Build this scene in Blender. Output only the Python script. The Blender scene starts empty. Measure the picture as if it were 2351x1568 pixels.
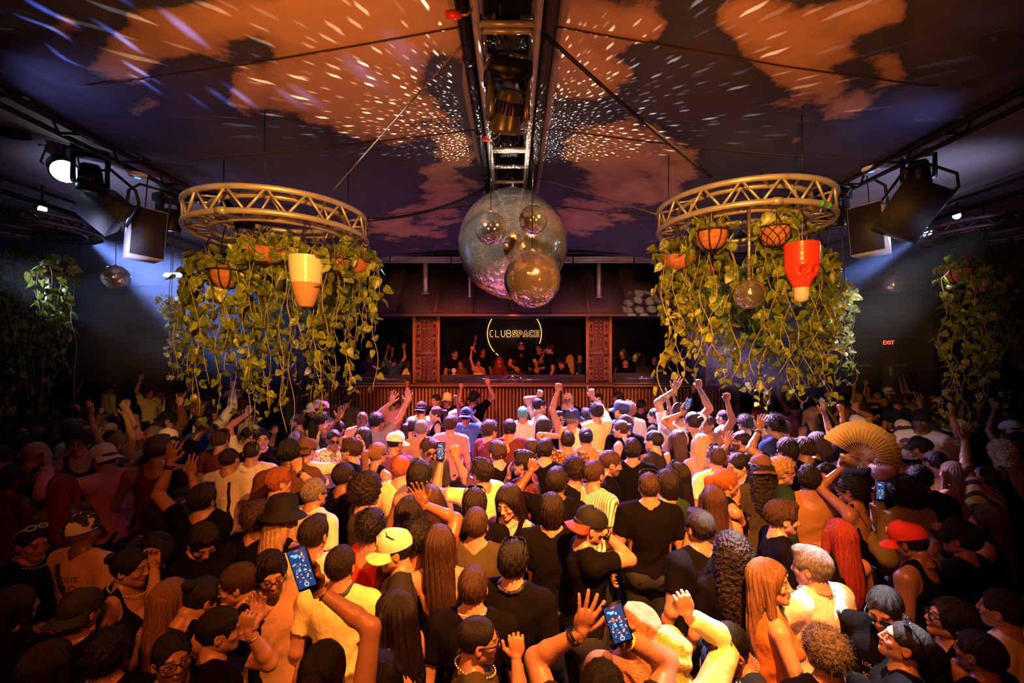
import bpy, math, random
import numpy as np
from mathutils import Vector, Matrix, Quaternion, noise
from mathutils.bvhtree import BVHTree

R = math.radians
PI = math.pi
C = bpy.context.scene.collection
SC = bpy.context.scene
rnd = random.Random(7)

# ------------------------------------------------------------------ camera
F = 1050.0            # focal length in pixels of the 2351 px wide frame
CX, HY = 1175.5, 815.0  # vanishing point of the room's long axis
CH = 2.5              # camera height
FZ = -0.12            # top of the dance floor
cam_d = bpy.data.cameras.new('camera')
cam_d.sensor_width = 36.0
cam_d.lens = 36.0 * F / 2351.0
cam_d.shift_y = (HY - 784.0) / 2351.0
cam_d.clip_start = 0.05
cam = bpy.data.objects.new('camera', cam_d)
cam.location = (0, 0, CH)
cam.rotation_euler = (R(90), 0, 0)
C.objects.link(cam)
SC.camera = cam


def P(px, py, d):
    """the point of the room seen at pixel (px, py), d metres ahead of the camera"""
    return Vector(((px - CX) / F * d, d, CH - (py - HY) / F * d))


# ------------------------------------------------------------------ world, exposure
W = bpy.data.worlds.new('night')
SC.world = W
W.use_nodes = True
W.node_tree.nodes['Background'].inputs[0].default_value = (0.10, 0.05, 0.12, 1)
W.node_tree.nodes['Background'].inputs[1].default_value = 0.02
SC.view_settings.view_transform = 'Standard'
SC.view_settings.look = 'None'
SC.view_settings.exposure = 0.0
SC.view_settings.gamma = 1.0
SC.view_settings.use_curve_mapping = False
SC.cycles.max_bounces = 5
SC.cycles.diffuse_bounces = 2
SC.cycles.glossy_bounces = 4
SC.cycles.volume_bounces = 0
SC.cycles.transparent_max_bounces = 6
SC.cycles.sample_clamp_indirect = 3.0
SC.cycles.volume_step_rate = 2.0
SC.cycles.use_denoising = True


# ------------------------------------------------------------------ lamps of the club
def spot(name, loc, target, power, color, angle, blend=0.5, size=0.05, gobo=None):
    l = bpy.data.lights.new(name, 'SPOT')
    l.energy = power
    l.color = color
    l.spot_size = R(angle)
    l.spot_blend = blend
    l.shadow_soft_size = size
    o = bpy.data.objects.new(name, l)
    o.location = loc
    o.rotation_euler = (Vector(target) - Vector(loc)).to_track_quat('-Z', 'Y').to_euler()
    C.objects.link(o)
    if gobo:
        l.use_nodes = True
        gobo(l.node_tree)
    return o


def _n(nt, typ, **kw):
    n = nt.nodes.new(typ)
    for k, v in kw.items():
        setattr(n, k, v)
    return n


def gobo_dots(nt):
    """imitates a mirror ball, which throws one small square of light per mirror tile: a lattice of
    directions (longitude, latitude), each tile a little off its place"""
    em = nt.nodes['Emission']
    tc = _n(nt, 'ShaderNodeTexCoord')
    sep = _n(nt, 'ShaderNodeSeparateXYZ')
    nt.links.new(tc.outputs['Normal'], sep.inputs[0])

    def m(op, a, b=None):
        n = _n(nt, 'ShaderNodeMath', operation=op)
        for i, v in enumerate((a, b)):
            if v is None:
                continue
            if isinstance(v, (int, float)):
                n.inputs[i].default_value = v
            else:
                nt.links.new(v, n.inputs[i])
        return n.outputs[0]
    lon = m('ARCTAN2', sep.outputs[0], sep.outputs[1])
    lat = m('ARCCOSINE', sep.outputs[2])
    tot = None
    for k, (den, ph, gain) in enumerate(((15.0, 0.0, 1.0), (23.0, 3.3, 0.3))):
        comb = _n(nt, 'ShaderNodeCombineXYZ')
        nt.links.new(m('MULTIPLY', lon, den), comb.inputs[0])
        nt.links.new(m('MULTIPLY', lat, den * 1.15), comb.inputs[1])
        comb.inputs[2].default_value = ph
        vo = _n(nt, 'ShaderNodeTexVoronoi', voronoi_dimensions='2D', distance='CHEBYCHEV')
        vo.inputs['Scale'].default_value = 1.0
        vo.inputs['Randomness'].default_value = 0.62
        nt.links.new(comb.outputs[0], vo.inputs['Vector'])
        on = m('LESS_THAN', vo.outputs['Distance'], 0.105)
        sc = _n(nt, 'ShaderNodeSeparateColor')
        nt.links.new(vo.outputs['Color'], sc.inputs[0])
        on = m('MULTIPLY', on, m('MULTIPLY', m('POWER', sc.outputs[0], 2.2), gain))
        tot = on if tot is None else m('ADD', tot, on)
    nt.links.new(tot, em.inputs['Strength'])


def gobo_spots(scale, thr, rand=0.85):
    def f(nt):
        em = nt.nodes['Emission']
        tc = _n(nt, 'ShaderNodeTexCoord')
        sep = _n(nt, 'ShaderNodeSeparateXYZ')
        nt.links.new(tc.outputs['Normal'], sep.inputs[0])
        dx = _n(nt, 'ShaderNodeMath', operation='DIVIDE')
        dy = _n(nt, 'ShaderNodeMath', operation='DIVIDE')
        nt.links.new(sep.outputs[0], dx.inputs[0]); nt.links.new(sep.outputs[2], dx.inputs[1])
        nt.links.new(sep.outputs[1], dy.inputs[0]); nt.links.new(sep.outputs[2], dy.inputs[1])
        cb = _n(nt, 'ShaderNodeCombineXYZ')
        nt.links.new(dx.outputs[0], cb.inputs[0]); nt.links.new(dy.outputs[0], cb.inputs[1])
        vo = _n(nt, 'ShaderNodeTexVoronoi', voronoi_dimensions='2D')
        vo.inputs['Scale'].default_value = scale
        vo.inputs['Randomness'].default_value = rand
        nt.links.new(cb.outputs[0], vo.inputs['Vector'])
        mr = _n(nt, 'ShaderNodeMapRange')
        mr.inputs[1].default_value = thr * 1.2
        mr.inputs[2].default_value = thr * 0.85
        nt.links.new(vo.outputs['Distance'], mr.inputs[0])
        nt.links.new(mr.outputs[0], em.inputs['Strength'])
    return f


def gobo_bars(nt):
    """a fixture whose beam is cut into a few long bars"""
    em = nt.nodes['Emission']
    tc = _n(nt, 'ShaderNodeTexCoord')
    mp = _n(nt, 'ShaderNodeMapping')
    mp.inputs['Scale'].default_value = (1.7, 13.0, 0.0)
    nt.links.new(tc.outputs['Normal'], mp.inputs[0])
    vo = _n(nt, 'ShaderNodeTexVoronoi', voronoi_dimensions='2D', distance='EUCLIDEAN')
    vo.inputs['Scale'].default_value = 1.0
    vo.inputs['Randomness'].default_value = 0.8
    nt.links.new(mp.outputs[0], vo.inputs['Vector'])
    mr = _n(nt, 'ShaderNodeMapRange')
    mr.inputs[1].default_value = 0.20
    mr.inputs[2].default_value = 0.05
    nt.links.new(vo.outputs['Distance'], mr.inputs[0])
    nt.links.new(mr.outputs[0], em.inputs['Strength'])


ORANGE = (1.0, 0.25, 0.035)
AMBER = (1.0, 0.30, 0.055)
PINK = (0.95, 0.34, 0.95)
BLUE = (0.25, 0.38, 1.0)
# amber key over the dance floor
spot('key_lamp', (0.9, 0.9, 4.42), (0.4, 3.45, 1.5), 4500, AMBER, 70, 0.95, 0.035)
spot('key_lamp', (-1.0, -0.2, 4.4), (-0.5, 2.9, 1.4), 420, ORANGE, 66, 0.9, 0.10)
# added red-orange fill for the shadows of the near crowd
spot('fill_lamp', (0.0, -0.8, 4.3), (0.0, 2.4, 1.2), 230, (1.0, 0.17, 0.02), 96, 0.8, 0.3)
# warm lamps on the two rings with their plants
spot('plant_lamp', (-0.5, 0.4, 3.35), (-2.1, 4.2, 3.05), 1080, (1.0, 0.41, 0.065), 44, 0.6, 0.04)
spot('plant_lamp', (0.5, 0.4, 3.35), (2.2, 4.2, 3.05), 1150, (1.0, 0.42, 0.07), 46, 0.6, 0.04)
# orange wash on the printed ceiling
spot('ceiling_wash_lamp', (-0.9, 1.6, 2.9), (-1.25, 3.3, 4.6), 165, (1.0, 0.29, 0.035), 92, 1.0, 0.1)
spot('ceiling_wash_lamp', (1.3, 1.6, 2.9), (1.5, 3.6, 4.6), 130, (1.0, 0.27, 0.03), 100, 1.0, 0.1)
spot('ceiling_wash_lamp', (0.0, 4.6, 2.9), (0.1, 7.4, 4.6), 60, (1.0, 0.26, 0.22), 110, 1.0, 0.1)
# pin spots on the mirror balls
spot('pin_spot', (-1.9, 1.9, 4.35), (0.0, 5.1, 3.9), 850, (1.0, 0.86, 0.70), 22, 0.5, 0.04)
spot('pin_spot', (2.0, 2.2, 4.35), (0.1, 4.8, 3.5), 900, (1.0, 0.50, 0.16), 26, 0.5, 0.04)
# pink and violet lamps over the front rows by the booth
spot('front_lamp', (-1.7, 8.7, 4.3), (-1.5, 6.9, 1.6), 9500, PINK, 52, 0.7, 0.05)
spot('front_lamp', (1.9, 8.7, 4.3), (2.4, 6.5, 1.6), 15000, (0.85, 0.48, 1.0), 50, 0.7, 0.05)
spot('front_lamp', (0.2, 8.5, 4.3), (0.3, 6.3, 1.6), 9500, (0.52, 0.30, 1.0), 60, 0.8, 0.05)
# red-orange on the booth
spot('booth_lamp', (-0.9, 5.8, 4.35), (-1.2, 9.8, 2.1), 900, (1.0, 0.16, 0.05), 44, 0.8, 0.05)
spot('booth_lamp', (1.2, 5.8, 4.35), (1.6, 9.8, 2.1), 700, (1.0, 0.20, 0.07), 42, 0.8, 0.05)
spot('booth_lamp', (0.0, 9.2, 3.3), (0.1, 10.7, 2.2), 45, (1.0, 0.10, 0.04), 95, 0.8, 0.05)
# added spot imitating the light thrown back by the large mirror ball
spot('mirror_dots_helper', (0.0, 4.52, 4.17), (0.0, 3.7, 5.6), 2300, (1.0, 0.88, 0.70), 168, 0.25, 0.004, gobo_dots)
# cold white profile lamp with a dappled gobo on the near right of the floor
spot('profile_lamp', (2.1, 3.0, 4.33), (1.17, 2.15, 1.35), 3300, (0.88, 0.91, 1.0), 26, 0.3, 0.02, gobo_spots(4.2, 0.52))
# dappled warm-white lamp on the booth roof
spot('profile_lamp', (2.7, 6.6, 4.1), (2.75, 9.6, 3.5), 700, (1.0, 0.78, 0.40), 17, 0.2, 0.01, gobo_spots(14.0, 0.40, 0.5))
# blue lamps in the haze, cold lamps on the side ceilings
spot('blue_lamp', P(199, 545, 6.8), P(520, 720, 6.4), 1900, BLUE, 34, 0.7, 0.05)
spot('blue_lamp', P(2120, 538, 6.5), P(1850, 700, 6.2), 900, BLUE, 17, 0.6, 0.05)
spot('blue_lamp', P(2190, 500, 5.9), P(1850, 700, 6.4), 500, (0.4, 0.6, 1.0), 14, 0.5, 0.05)
spot('cold_lamp', P(147, 410, 4.3), P(325, 530, 4.9), 170, (0.80, 0.87, 1.0), 44, 0.8, 0.05)
spot('cold_lamp', (-4.3, 4.3, 3.3), (-4.0, 5.4, 4.5), 60, (0.60, 0.60, 1.0), 110, 0.9, 0.05)
spot('cold_lamp', (4.5, 4.3, 3.3), (4.2, 5.4, 4.5), 55, (0.60, 0.60, 1.0), 110, 0.9, 0.05)
spot('cold_lamp', P(2125, 533, 5.6), P(2000, 530, 4.9), 22, (0.70, 0.72, 1.0), 60, 0.8, 0.05)
spot('violet_lamp', (-3.35, 3.0, 3.9), (-2.9, 3.5, 4.45), 16, (0.36, 0.36, 1.0), 110, 1.0, 0.05)
spot('violet_lamp', (3.35, 3.4, 3.9), (2.9, 3.9, 4.45), 12, (0.36, 0.36, 1.0), 110, 1.0, 0.05)
spot('bar_lamp', (-3.2, 3.0, 3.3), P(400, 50, 2.85), 420, (0.16, 0.24, 1.0), 60, 0.6, 0.01, gobo_bars)
# white backlight on the plants behind each ring
spot('back_plant_lamp', (5.6, 4.7, 4.2), (3.98, 5.55, 2.75), 520, (0.95, 0.98, 1.0), 28, 0.6, 0.05)
spot('back_plant_lamp', (-6.2, 4.8, 3.6), (-4.3, 5.9, 2.9), 260, (0.6, 0.7, 1.0), 36, 0.6, 0.05)
spot('back_plant_lamp', (1.2, 6.6, 4.2), (2.5, 4.4, 2.9), 170, (0.9, 1.0, 0.55), 40, 0.7, 0.05)
spot('back_plant_lamp', (-1.0, 6.6, 4.2), (-2.1, 4.3, 2.8), 110, (0.6, 0.62, 1.0), 40, 0.7, 0.05)


# ------------------------------------------------------------------ materials
MATS = {}


def mat(name, color=(0.5, 0.5, 0.5), rough=0.6, metal=0.0, emit=None, estr=1.0, bump=0.0, bscale=40.0,
        var=0.0, vscale=8.0, spec=0.5, stretch=None, color2=None, trans=0.0, coat=0.0, sheen=0.0):
    if name in MATS:
        return MATS[name]
    m = bpy.data.materials.new(name)
    m.use_nodes = True
    nt = m.node_tree
    b = nt.nodes['Principled BSDF']
    b.inputs['Base Color'].default_value = (*color, 1)
    b.inputs['Roughness'].default_value = rough
    b.inputs['Metallic'].default_value = metal
    b.inputs['Specular IOR Level'].default_value = spec
    if coat:
        b.inputs['Coat Weight'].default_value = coat
    if sheen:
        b.inputs['Sheen Weight'].default_value = sheen
    if trans:
        b.inputs['Transmission Weight'].default_value = trans
    if emit:
        b.inputs['Emission Color'].default_value = (*emit, 1)
        b.inputs['Emission Strength'].default_value = estr
    if var or bump or color2:
        tc = _n(nt, 'ShaderNodeTexCoord')
        mp = _n(nt, 'ShaderNodeMapping')
        mp.inputs['Scale'].default_value = stretch or (1, 1, 1)
        nt.links.new(tc.outputs['Object'], mp.inputs[0])
        if var or color2:
            ns = _n(nt, 'ShaderNodeTexNoise')
            ns.inputs['Scale'].default_value = vscale
            ns.inputs['Detail'].default_value = 4
            nt.links.new(mp.outputs[0], ns.inputs['Vector'])
            mx = _n(nt, 'ShaderNodeMix', data_type='RGBA')
            c2 = color2 or tuple(max(0, c * (1 - var)) for c in color)
            mx.inputs[6].default_value = (*color, 1)
            mx.inputs[7].default_value = (*c2, 1)
            mr = _n(nt, 'ShaderNodeMapRange')
            mr.inputs[1].default_value = 0.35
            mr.inputs[2].default_value = 0.65
            nt.links.new(ns.outputs[0], mr.inputs[0])
            nt.links.new(mr.outputs[0], mx.inputs[0])
            nt.links.new(mx.outputs[2], b.inputs['Base Color'])
        if bump:
            n2 = _n(nt, 'ShaderNodeTexNoise')
            n2.inputs['Scale'].default_value = bscale
            n2.inputs['Detail'].default_value = 3
            nt.links.new(mp.outputs[0], n2.inputs['Vector'])
            bp = _n(nt, 'ShaderNodeBump')
            bp.inputs['Strength'].default_value = bump
            bp.inputs['Distance'].default_value = 0.01
            nt.links.new(n2.outputs[0], bp.inputs['Height'])
            nt.links.new(bp.outputs[0], b.inputs['Normal'])
    MATS[name] = m
    return m


M_BLACK = mat('black_metal', (0.012, 0.012, 0.014), 0.4, 0.6)
M_STEEL = mat('truss_aluminium', (0.48, 0.44, 0.40), 0.36, 0.45, bump=0.05, bscale=60, var=0.25, vscale=9)
M_PIPE = mat('painted_pipe', (0.20, 0.17, 0.15), 0.45, 0.5, var=0.4, vscale=10)
M_DARK = mat('matt_black', (0.018, 0.016, 0.018), 0.75)
M_WALL = mat('dark_wall', (0.035, 0.033, 0.045), 0.8, bump=0.15, bscale=12, var=0.4, vscale=2)
M_CONC = mat('club_floor', (0.06, 0.055, 0.05), 0.35, bump=0.1, bscale=20, var=0.5, vscale=3)
M_WOOD = mat('oiled_wood', (0.42, 0.19, 0.08), 0.45, bump=0.2, bscale=30, var=0.5, vscale=12, stretch=(6, 6, 0.5))
M_SLAT = mat('slat_wood', (0.36, 0.15, 0.06), 0.5, bump=0.15, bscale=30, var=0.4, vscale=20, stretch=(3, 3, 0.4))
M_THATCH = mat('woven_roof', (0.10, 0.060, 0.050), 0.8, bump=0.6, bscale=60, var=0.55, vscale=14, stretch=(0.6, 8, 8))
M_GLASS = mat('smoked_glass', (0.35, 0.35, 0.38), 0.04, trans=0.95)
M_MIRROR = mat('mirror_tile', (0.93, 0.92, 0.90), 0.10, 0.93)
M_GROUT = mat('mirror_ball_core', (0.22, 0.20, 0.18), 0.5, 0.2)


# ------------------------------------------------------------------ mesh helpers
def mesh(name, verts, faces, m=None, smooth=False, color=None):
    """verts: Nx3; faces: list of index arrays (each K x n-gon)"""
    me = bpy.data.meshes.new(name)
    v = np.asarray(verts, np.float32).reshape(-1, 3)
    fs = [np.asarray(f, np.int32) for f in faces if len(f)]
    me.vertices.add(len(v))
    me.vertices.foreach_set('co', v.ravel())
    tot = np.concatenate([np.full(len(f), f.shape[1], np.int32) for f in fs])
    idx = np.concatenate([f.ravel() for f in fs])
    st = np.concatenate([[0], np.cumsum(tot)[:-1]]).astype(np.int32)
    me.loops.add(len(idx))
    me.loops.foreach_set('vertex_index', idx)
    me.polygons.add(len(tot))
    me.polygons.foreach_set('loop_start', st)
    me.polygons.foreach_set('loop_total', tot)
    if smooth:
        me.polygons.foreach_set('use_smooth', np.ones(len(tot), bool))
    me.update(calc_edges=True)
    if color is not None:
        at = me.color_attributes.new('tint', 'FLOAT_COLOR', 'POINT')
        at.data.foreach_set('color', np.asarray(color, np.float32).ravel())
    if m:
        me.materials.append(m)
    return me


class MB:
    """collects boxes, tubes, lathes into one mesh"""
    def __init__(s):
        s.v, s.q, s.t, s.n = [], [], [], 0

    def add(s, v, q=None, t=None):
        v = np.asarray(v, float).reshape(-1, 3)
        if q is not None and len(q):
            s.q.append(np.asarray(q, int) + s.n)
        if t is not None and len(t):
            s.t.append(np.asarray(t, int) + s.n)
        s.v.append(v)
        s.n += len(v)
        return s

    def box(s, c, size, rot=None, taper=1.0):
        x, y, z = (k / 2 for k in size)
        v = np.array([(-x, -y, -z), (x, -y, -z), (x, y, -z), (-x, y, -z),
                      (-x * taper, -y * taper, z), (x * taper, -y * taper, z), (x * taper, y * taper, z), (-x * taper, y * taper, z)])
        if rot is not None:
            v = v @ np.array(rot.to_3x3()).T
        v = v + np.array(c)
        return s.add(v, [(0, 3, 2, 1), (4, 5, 6, 7), (0, 1, 5, 4), (1, 2, 6, 5), (2, 3, 7, 6), (3, 0, 4, 7)])

    def tube(s, pts, r, n=8, closed=False, cap=True):
        pts = [Vector(p) for p in pts]
        k = len(pts)
        rr = r if isinstance(r, (list, tuple)) else [r] * k
        ring = []
        up = None
        for i, p in enumerate(pts):
            a = pts[(i - 1) % k] if (closed or i > 0) else p
            b = pts[(i + 1) % k] if (closed or i < k - 1) else p
            t = (b - a).normalized()
            if up is None:
                up = t.orthogonal().normalized()
            else:
                up = up - t * up.dot(t)
                up = up.normalized() if up.length > 1e-6 else t.orthogonal().normalized()
            bn = t.cross(up)
            for j in range(n):
                an = 2 * PI * j / n
                ring.append(p + (up * math.cos(an) + bn * math.sin(an)) * rr[i])
        q = []
        for i in range(k if closed else k - 1):
            i2 = (i + 1) % k
            for j in range(n):
                j2 = (j + 1) % n
                q.append((i * n + j, i * n + j2, i2 * n + j2, i2 * n + j))
        t3 = []
        if not closed and cap:
            ring.append(pts[0]); ring.append(pts[-1])
            for j in range(n):
                j2 = (j + 1) % n
                t3.append((k * n, j2, j))
                t3.append((k * n + 1, (k - 1) * n + j, (k - 1) * n + j2))
        return s.add([tuple(x) for x in ring], q, t3)

    def lathe(s, prof, n=20, c=(0, 0, 0), rot=None, arc=2 * PI):
        """prof: list of (radius, z)"""
        full = abs(arc - 2 * PI) < 1e-6
        m_ = n if full else n + 1
        v = []
        for r, z in prof:
            for j in range(m_):
                an = arc * j / n
                v.append((r * math.cos(an), r * math.sin(an), z))
        v = np.array(v)
        if rot is not None:
            v = v @ np.array(rot.to_3x3()).T
        v = v + np.array(c)
        q = []
        for i in range(len(prof) - 1):
            for j in range(n):
                j2 = (j + 1) % m_
                q.append((i * m_ + j, i * m_ + j2, (i + 1) * m_ + j2, (i + 1) * m_ + j))
        return s.add(v, q)

    def grid(s, fn, nu, nv):
        v = [fn(i / nu, j / nv) for j in range(nv + 1) for i in range(nu + 1)]
        q = [(j * (nu + 1) + i, j * (nu + 1) + i + 1, (j + 1) * (nu + 1) + i + 1, (j + 1) * (nu + 1) + i)
             for j in range(nv) for i in range(nu)]
        return s.add([tuple(x) for x in v], q)

    def data(s, name, m, smooth=False, color=None):
        fs = []
        if s.q:
            fs.append(np.concatenate(s.q))
        if s.t:
            fs.append(np.concatenate(s.t))
        return mesh(name, np.concatenate(s.v), fs, m, smooth, color)

    def build(s, name, m, parent=None, smooth=False, **kw):
        return obj(name, s.data(name, m, smooth), parent, **kw)


def obj(name, me, parent=None, loc=None, label=None, cat=None, group=None, kind=None, M=None, color=None):
    o = bpy.data.objects.new(name, me)
    C.objects.link(o)
    if parent:
        o.parent = parent
    if M is not None:
        o.matrix_local = M
    if loc is not None:
        o.location = loc
    tag(o, label, cat, group, kind)
    if color is not None:
        o.color = (*color, 1)
    return o


def tag(o, label=None, cat=None, group=None, kind=None):
    if label: o['label'] = label
    if cat: o['category'] = cat
    if group: o['group'] = group
    if kind: o['kind'] = kind
    return o


def thing(name, label, cat, loc=(0, 0, 0), rz=0.0, group=None):
    o = bpy.data.objects.new(name, None)
    o.empty_display_size = 0.1
    C.objects.link(o)
    o.location = loc
    o.rotation_euler = (0, 0, rz)
    return tag(o, label, cat, group)


def copy_tree(o, parent=None):
    c = o.copy()
    C.objects.link(c)
    if parent:
        c.parent = parent
    for ch in o.children:
        copy_tree(ch, c)
    return c


def circle(r, n, z=0.0, c=(0, 0)):
    return [(c[0] + r * math.cos(2 * PI * i / n), c[1] + r * math.sin(2 * PI * i / n), z) for i in range(n)]
# ================================================================== the room shell
def struct(name, me, parent=None, **kw):
    return obj(name, me, parent, kind=None if parent else 'structure', **kw)


def plane_box(name, lo, hi, m, parent=None):
    c = [(a + b) / 2 for a, b in zip(lo, hi)]
    s = [b - a for a, b in zip(lo, hi)]
    return struct(name, MB().box(c, s).data(name, m), parent)


plane_box('floor', (-13.6, -4.2, FZ - 0.1), (13.6, 13.6, FZ), M_CONC)
wb = plane_box('wall_back', (-13.6, 13.2, 0), (13.6, 13.4, 5.4), M_WALL)
wl = plane_box('wall_left', (-13.6, -4.2, 0), (-13.4, 13.2, 5.4), M_WALL)
wr = plane_box('wall_right', (13.4, -4.2, 0), (13.6, 13.2, 5.4), M_WALL)
wf = plane_box('wall_rear', (-13.4, -4.2, 0), (13.4, -4.0, 5.4), M_WALL)

# printed cloud cloth of the tent ceiling -----------------------------------
BLOBS = [(800, 215, 250, 125, 1), (960, 60, 260, 90, .9), (700, 40, 200, 70, .8), (430, 60, 120, 60, .8), (290, 140, 90, 70, .8), (160, 60, 120, 40, .5),
         (1000, 430, 120, 60, .7), (930, 520, 130, 40, .6), (1040, 330, 60, 50, .6), (560, 210, 40, 40, .4), (330, 250, 60, 30, .5),
         (1350, 40, 120, 60, .9), (1330, 170, 110, 80, .9), (1480, 60, 60, 40, .7), (1800, 95, 150, 100, 1), (2010, 30, 120, 50, .9),
         (1460, 355, 190, 75, 1), (1340, 500, 120, 45, .6), (1480, 440, 100, 40, .5), (1920, 230, 90, 60, .6), (1700, 30, 60, 40, .6), (2060, 150, 60, 60, .6)]
DBLOBS = [(1010, 170, 70, 60, .9), (580, 120, 50, 30, .5), (1170, 250, 150, 60, .6), (620, 330, 200, 60, .7), (450, 210, 70, 50, .7), (230, 40, 50, 80, .6), (1600, 200, 130, 130, .9),
          (1250, 400, 70, 40, .5), (1660, 330, 60, 90, .5), (850, 420, 200, 40, .8), (700, 480, 200, 60, .5), (2150, 100, 80, 120, .9)]


def cloud_field(X, Y, Z):
    px = CX + X / Y * F
    py = HY - (Z - CH) / Y * F
    f = np.full(X.shape, -0.35)
    for x, y, a, b, s in BLOBS:
        f += s * np.exp(-(((px - x) / a) ** 2 + ((py - y) / b) ** 2) * 1.2) * 1.1
    for x, y, a, b, s in DBLOBS:
        f -= s * np.exp(-(((px - x) / a) ** 2 + ((py - y) / b) ** 2) * 1.2) * 0.9
    return f


def ceil_z(x, y):
    z = 4.63 - (abs(x) - 0.3) * 0.085
    z -= 0.03 * math.sin(min(abs(x) - 0.3, 3.2) / 3.2 * PI)
    # the cloth is pulled to the side truss at a few points, with folds that fan out
    for s, yy in ((-1, 2.75), (1, 2.75), (-1, 5.6), (1, 5.6), (-1, 8.3), (1, 8.3)):
        dx, dy = x - s * 3.5, y - yy
        rr = math.hypot(dx, dy)
        if rr < 1.6:
            a = math.atan2(dy, abs(dx) + 1e-4)
            z += (0.10 * math.exp(-rr * 2.2) + 0.022 * math.cos(a * 11) * math.exp(-((rr - .5) / .5) ** 2))
    z += 0.012 * noise.noise(Vector((x * 1.1, y * 1.1, 3)))
    return z


def cloth_mat():
    m = bpy.data.materials.new('printed_cloud_cloth')
    m.use_nodes = True
    nt = m.node_tree
    b = nt.nodes['Principled BSDF']
    at = _n(nt, 'ShaderNodeAttribute', attribute_name='tint')
    sp = _n(nt, 'ShaderNodeSeparateColor')
    nt.links.new(at.outputs['Color'], sp.inputs[0])
    tc = _n(nt, 'ShaderNodeTexCoord')
    n1 = _n(nt, 'ShaderNodeTexNoise'); n1.inputs['Scale'].default_value = 2.3; n1.inputs['Detail'].default_value = 9; n1.inputs['Roughness'].default_value = 0.62
    nt.links.new(tc.outputs['Object'], n1.inputs['Vector'])
    a = _n(nt, 'ShaderNodeMath', operation='MULTIPLY_ADD')
    a.inputs[1].default_value = 1.9; a.inputs[2].default_value = -0.95
    nt.links.new(n1.outputs[0], a.inputs[0])
    s = _n(nt, 'ShaderNodeMath', operation='ADD')
    nt.links.new(a.outputs[0], s.inputs[0]); nt.links.new(sp.outputs[0], s.inputs[1])
    cr = _n(nt, 'ShaderNodeValToRGB')
    cr.color_ramp.elements[0].position = 0.48; cr.color_ramp.elements[0].color = (0.028, 0.034, 0.060, 1)
    cr.color_ramp.elements[1].position = 0.56; cr.color_ramp.elements[1].color = (0.36, 0.22, 0.13, 1)
    e = cr.color_ramp.elements.new(0.75); e.color = (0.52, 0.33, 0.19, 1)
    e = cr.color_ramp.elements.new(0.25); e.color = (0.050, 0.055, 0.085, 1)
    mr = _n(nt, 'ShaderNodeMapRange'); mr.inputs[1].default_value = -1.1; mr.inputs[2].default_value = 1.1
    nt.links.new(s.outputs[0], mr.inputs[0])
    nt.links.new(mr.outputs[0], cr.inputs[0])
    nt.links.new(cr.outputs[0], b.inputs['Base Color'])
    b.inputs['Roughness'].default_value = 0.75
    return m


M_CLOTH = cloth_mat()
ceiling = struct('ceiling', MB().box((0, 4.5, 5.35), (27, 17.6, 0.1)).data('roof_deck', M_DARK))
for sgn, x0 in ((-1, 0.33), (1, 0.29)):
    nx, ny = 70, 200
    xs = np.linspace(x0, 3.55, nx + 1)
    ys = np.linspace(-1.5, 9.2, ny + 1)
    V = [(sgn * x, y, ceil_z(sgn * x, y)) for y in ys for x in xs]
    A = np.array(V)
    q = [(j * (nx + 1) + i, j * (nx + 1) + i + 1, (j + 1) * (nx + 1) + i + 1, (j + 1) * (nx + 1) + i) for j in range(ny) for i in range(nx)]
    Yc = np.maximum(A[:, 1], 0.6)
    f = cloud_field(A[:, 0], Yc, A[:, 2]) * 0.5 + 0.5
    f = np.where(A[:, 1] < 1.2, 0.35, f) - 0.5 + 0.5
    col = np.stack([f * 2 - 1, f, f, np.ones_like(f)], 1)
    obj('cloth_panel', mesh('cloth_panel', V, [q], M_CLOTH, True, col), ceiling)
    # seams sewn across the cloth, and the hem along the middle slot
    sm = MB()
    for yy in (2.1, 2.95, 4.3, 6.4):
        pts = [(sgn * x, yy + 0.25 * (x - x0) * (0.4 if yy < 3 else 0.1), ceil_z(sgn * x, yy) - 0.006) for x in np.linspace(x0, 3.5, 24)]
        sm.tube(pts, 0.006, 4)
    sm.build('seam', mat('seam_thread', (0.05, 0.03, 0.03), 0.8), ceiling)
    hm = MB()
    hm.box((sgn * (x0 + 0.03), 4, 4.625), (0.06, 10.6, 0.012))
    hm.build('hem', mat('cloth_hem', (0.28, 0.22, 0.22), 0.7), ceiling)

M_SIDECLOTH = mat('plain_grey_cloth', (0.30, 0.27, 0.29), 0.75, bump=0.25, bscale=3, var=0.3, vscale=1.2)
for sgn in (-1, 1):
    def fn(u, v, sgn=sgn):
        x = 3.75 + u * 9.7
        y = -1.5 + v * 14.7
        return (sgn * x, y, 4.42 + 0.10 * math.sin(u * 6) * (1 - v * .5) + 0.04 * noise.noise(Vector((x, y * 1.4, 1))) + u * 0.15)
    MB().grid(fn, 36, 60).build('side_cloth_panel', M_SIDECLOTH, ceiling, True)

# soffits and ledges on the far walls, columns -------------------------------
M_SOF = mat('lit_soffit', (0.16, 0.15, 0.18), 0.6, bump=0.1, bscale=8)  # lighter than the wall: the bluish light on them is in the colour
k = 0
for sgn in (-1, 1):
    for z0, z1, y0 in ((4.20, 4.36, 12.2), (3.52, 3.68, 12.6), (3.0, 3.06, 12.9)):
        k += 1
        plane_box(f'trim_{k}', (min(sgn * 4.9, sgn * 13.3), y0, z0), (max(sgn * 4.9, sgn * 13.3), 13.2, z1), M_SOF)
for x in (-8.3, 9.2, 11.7, -11.2):
    k += 1
    plane_box(f'trim_{k}', (x - 0.16, 12.6, 0), (x + 0.16, 13.2, 3.52), M_WALL)

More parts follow.
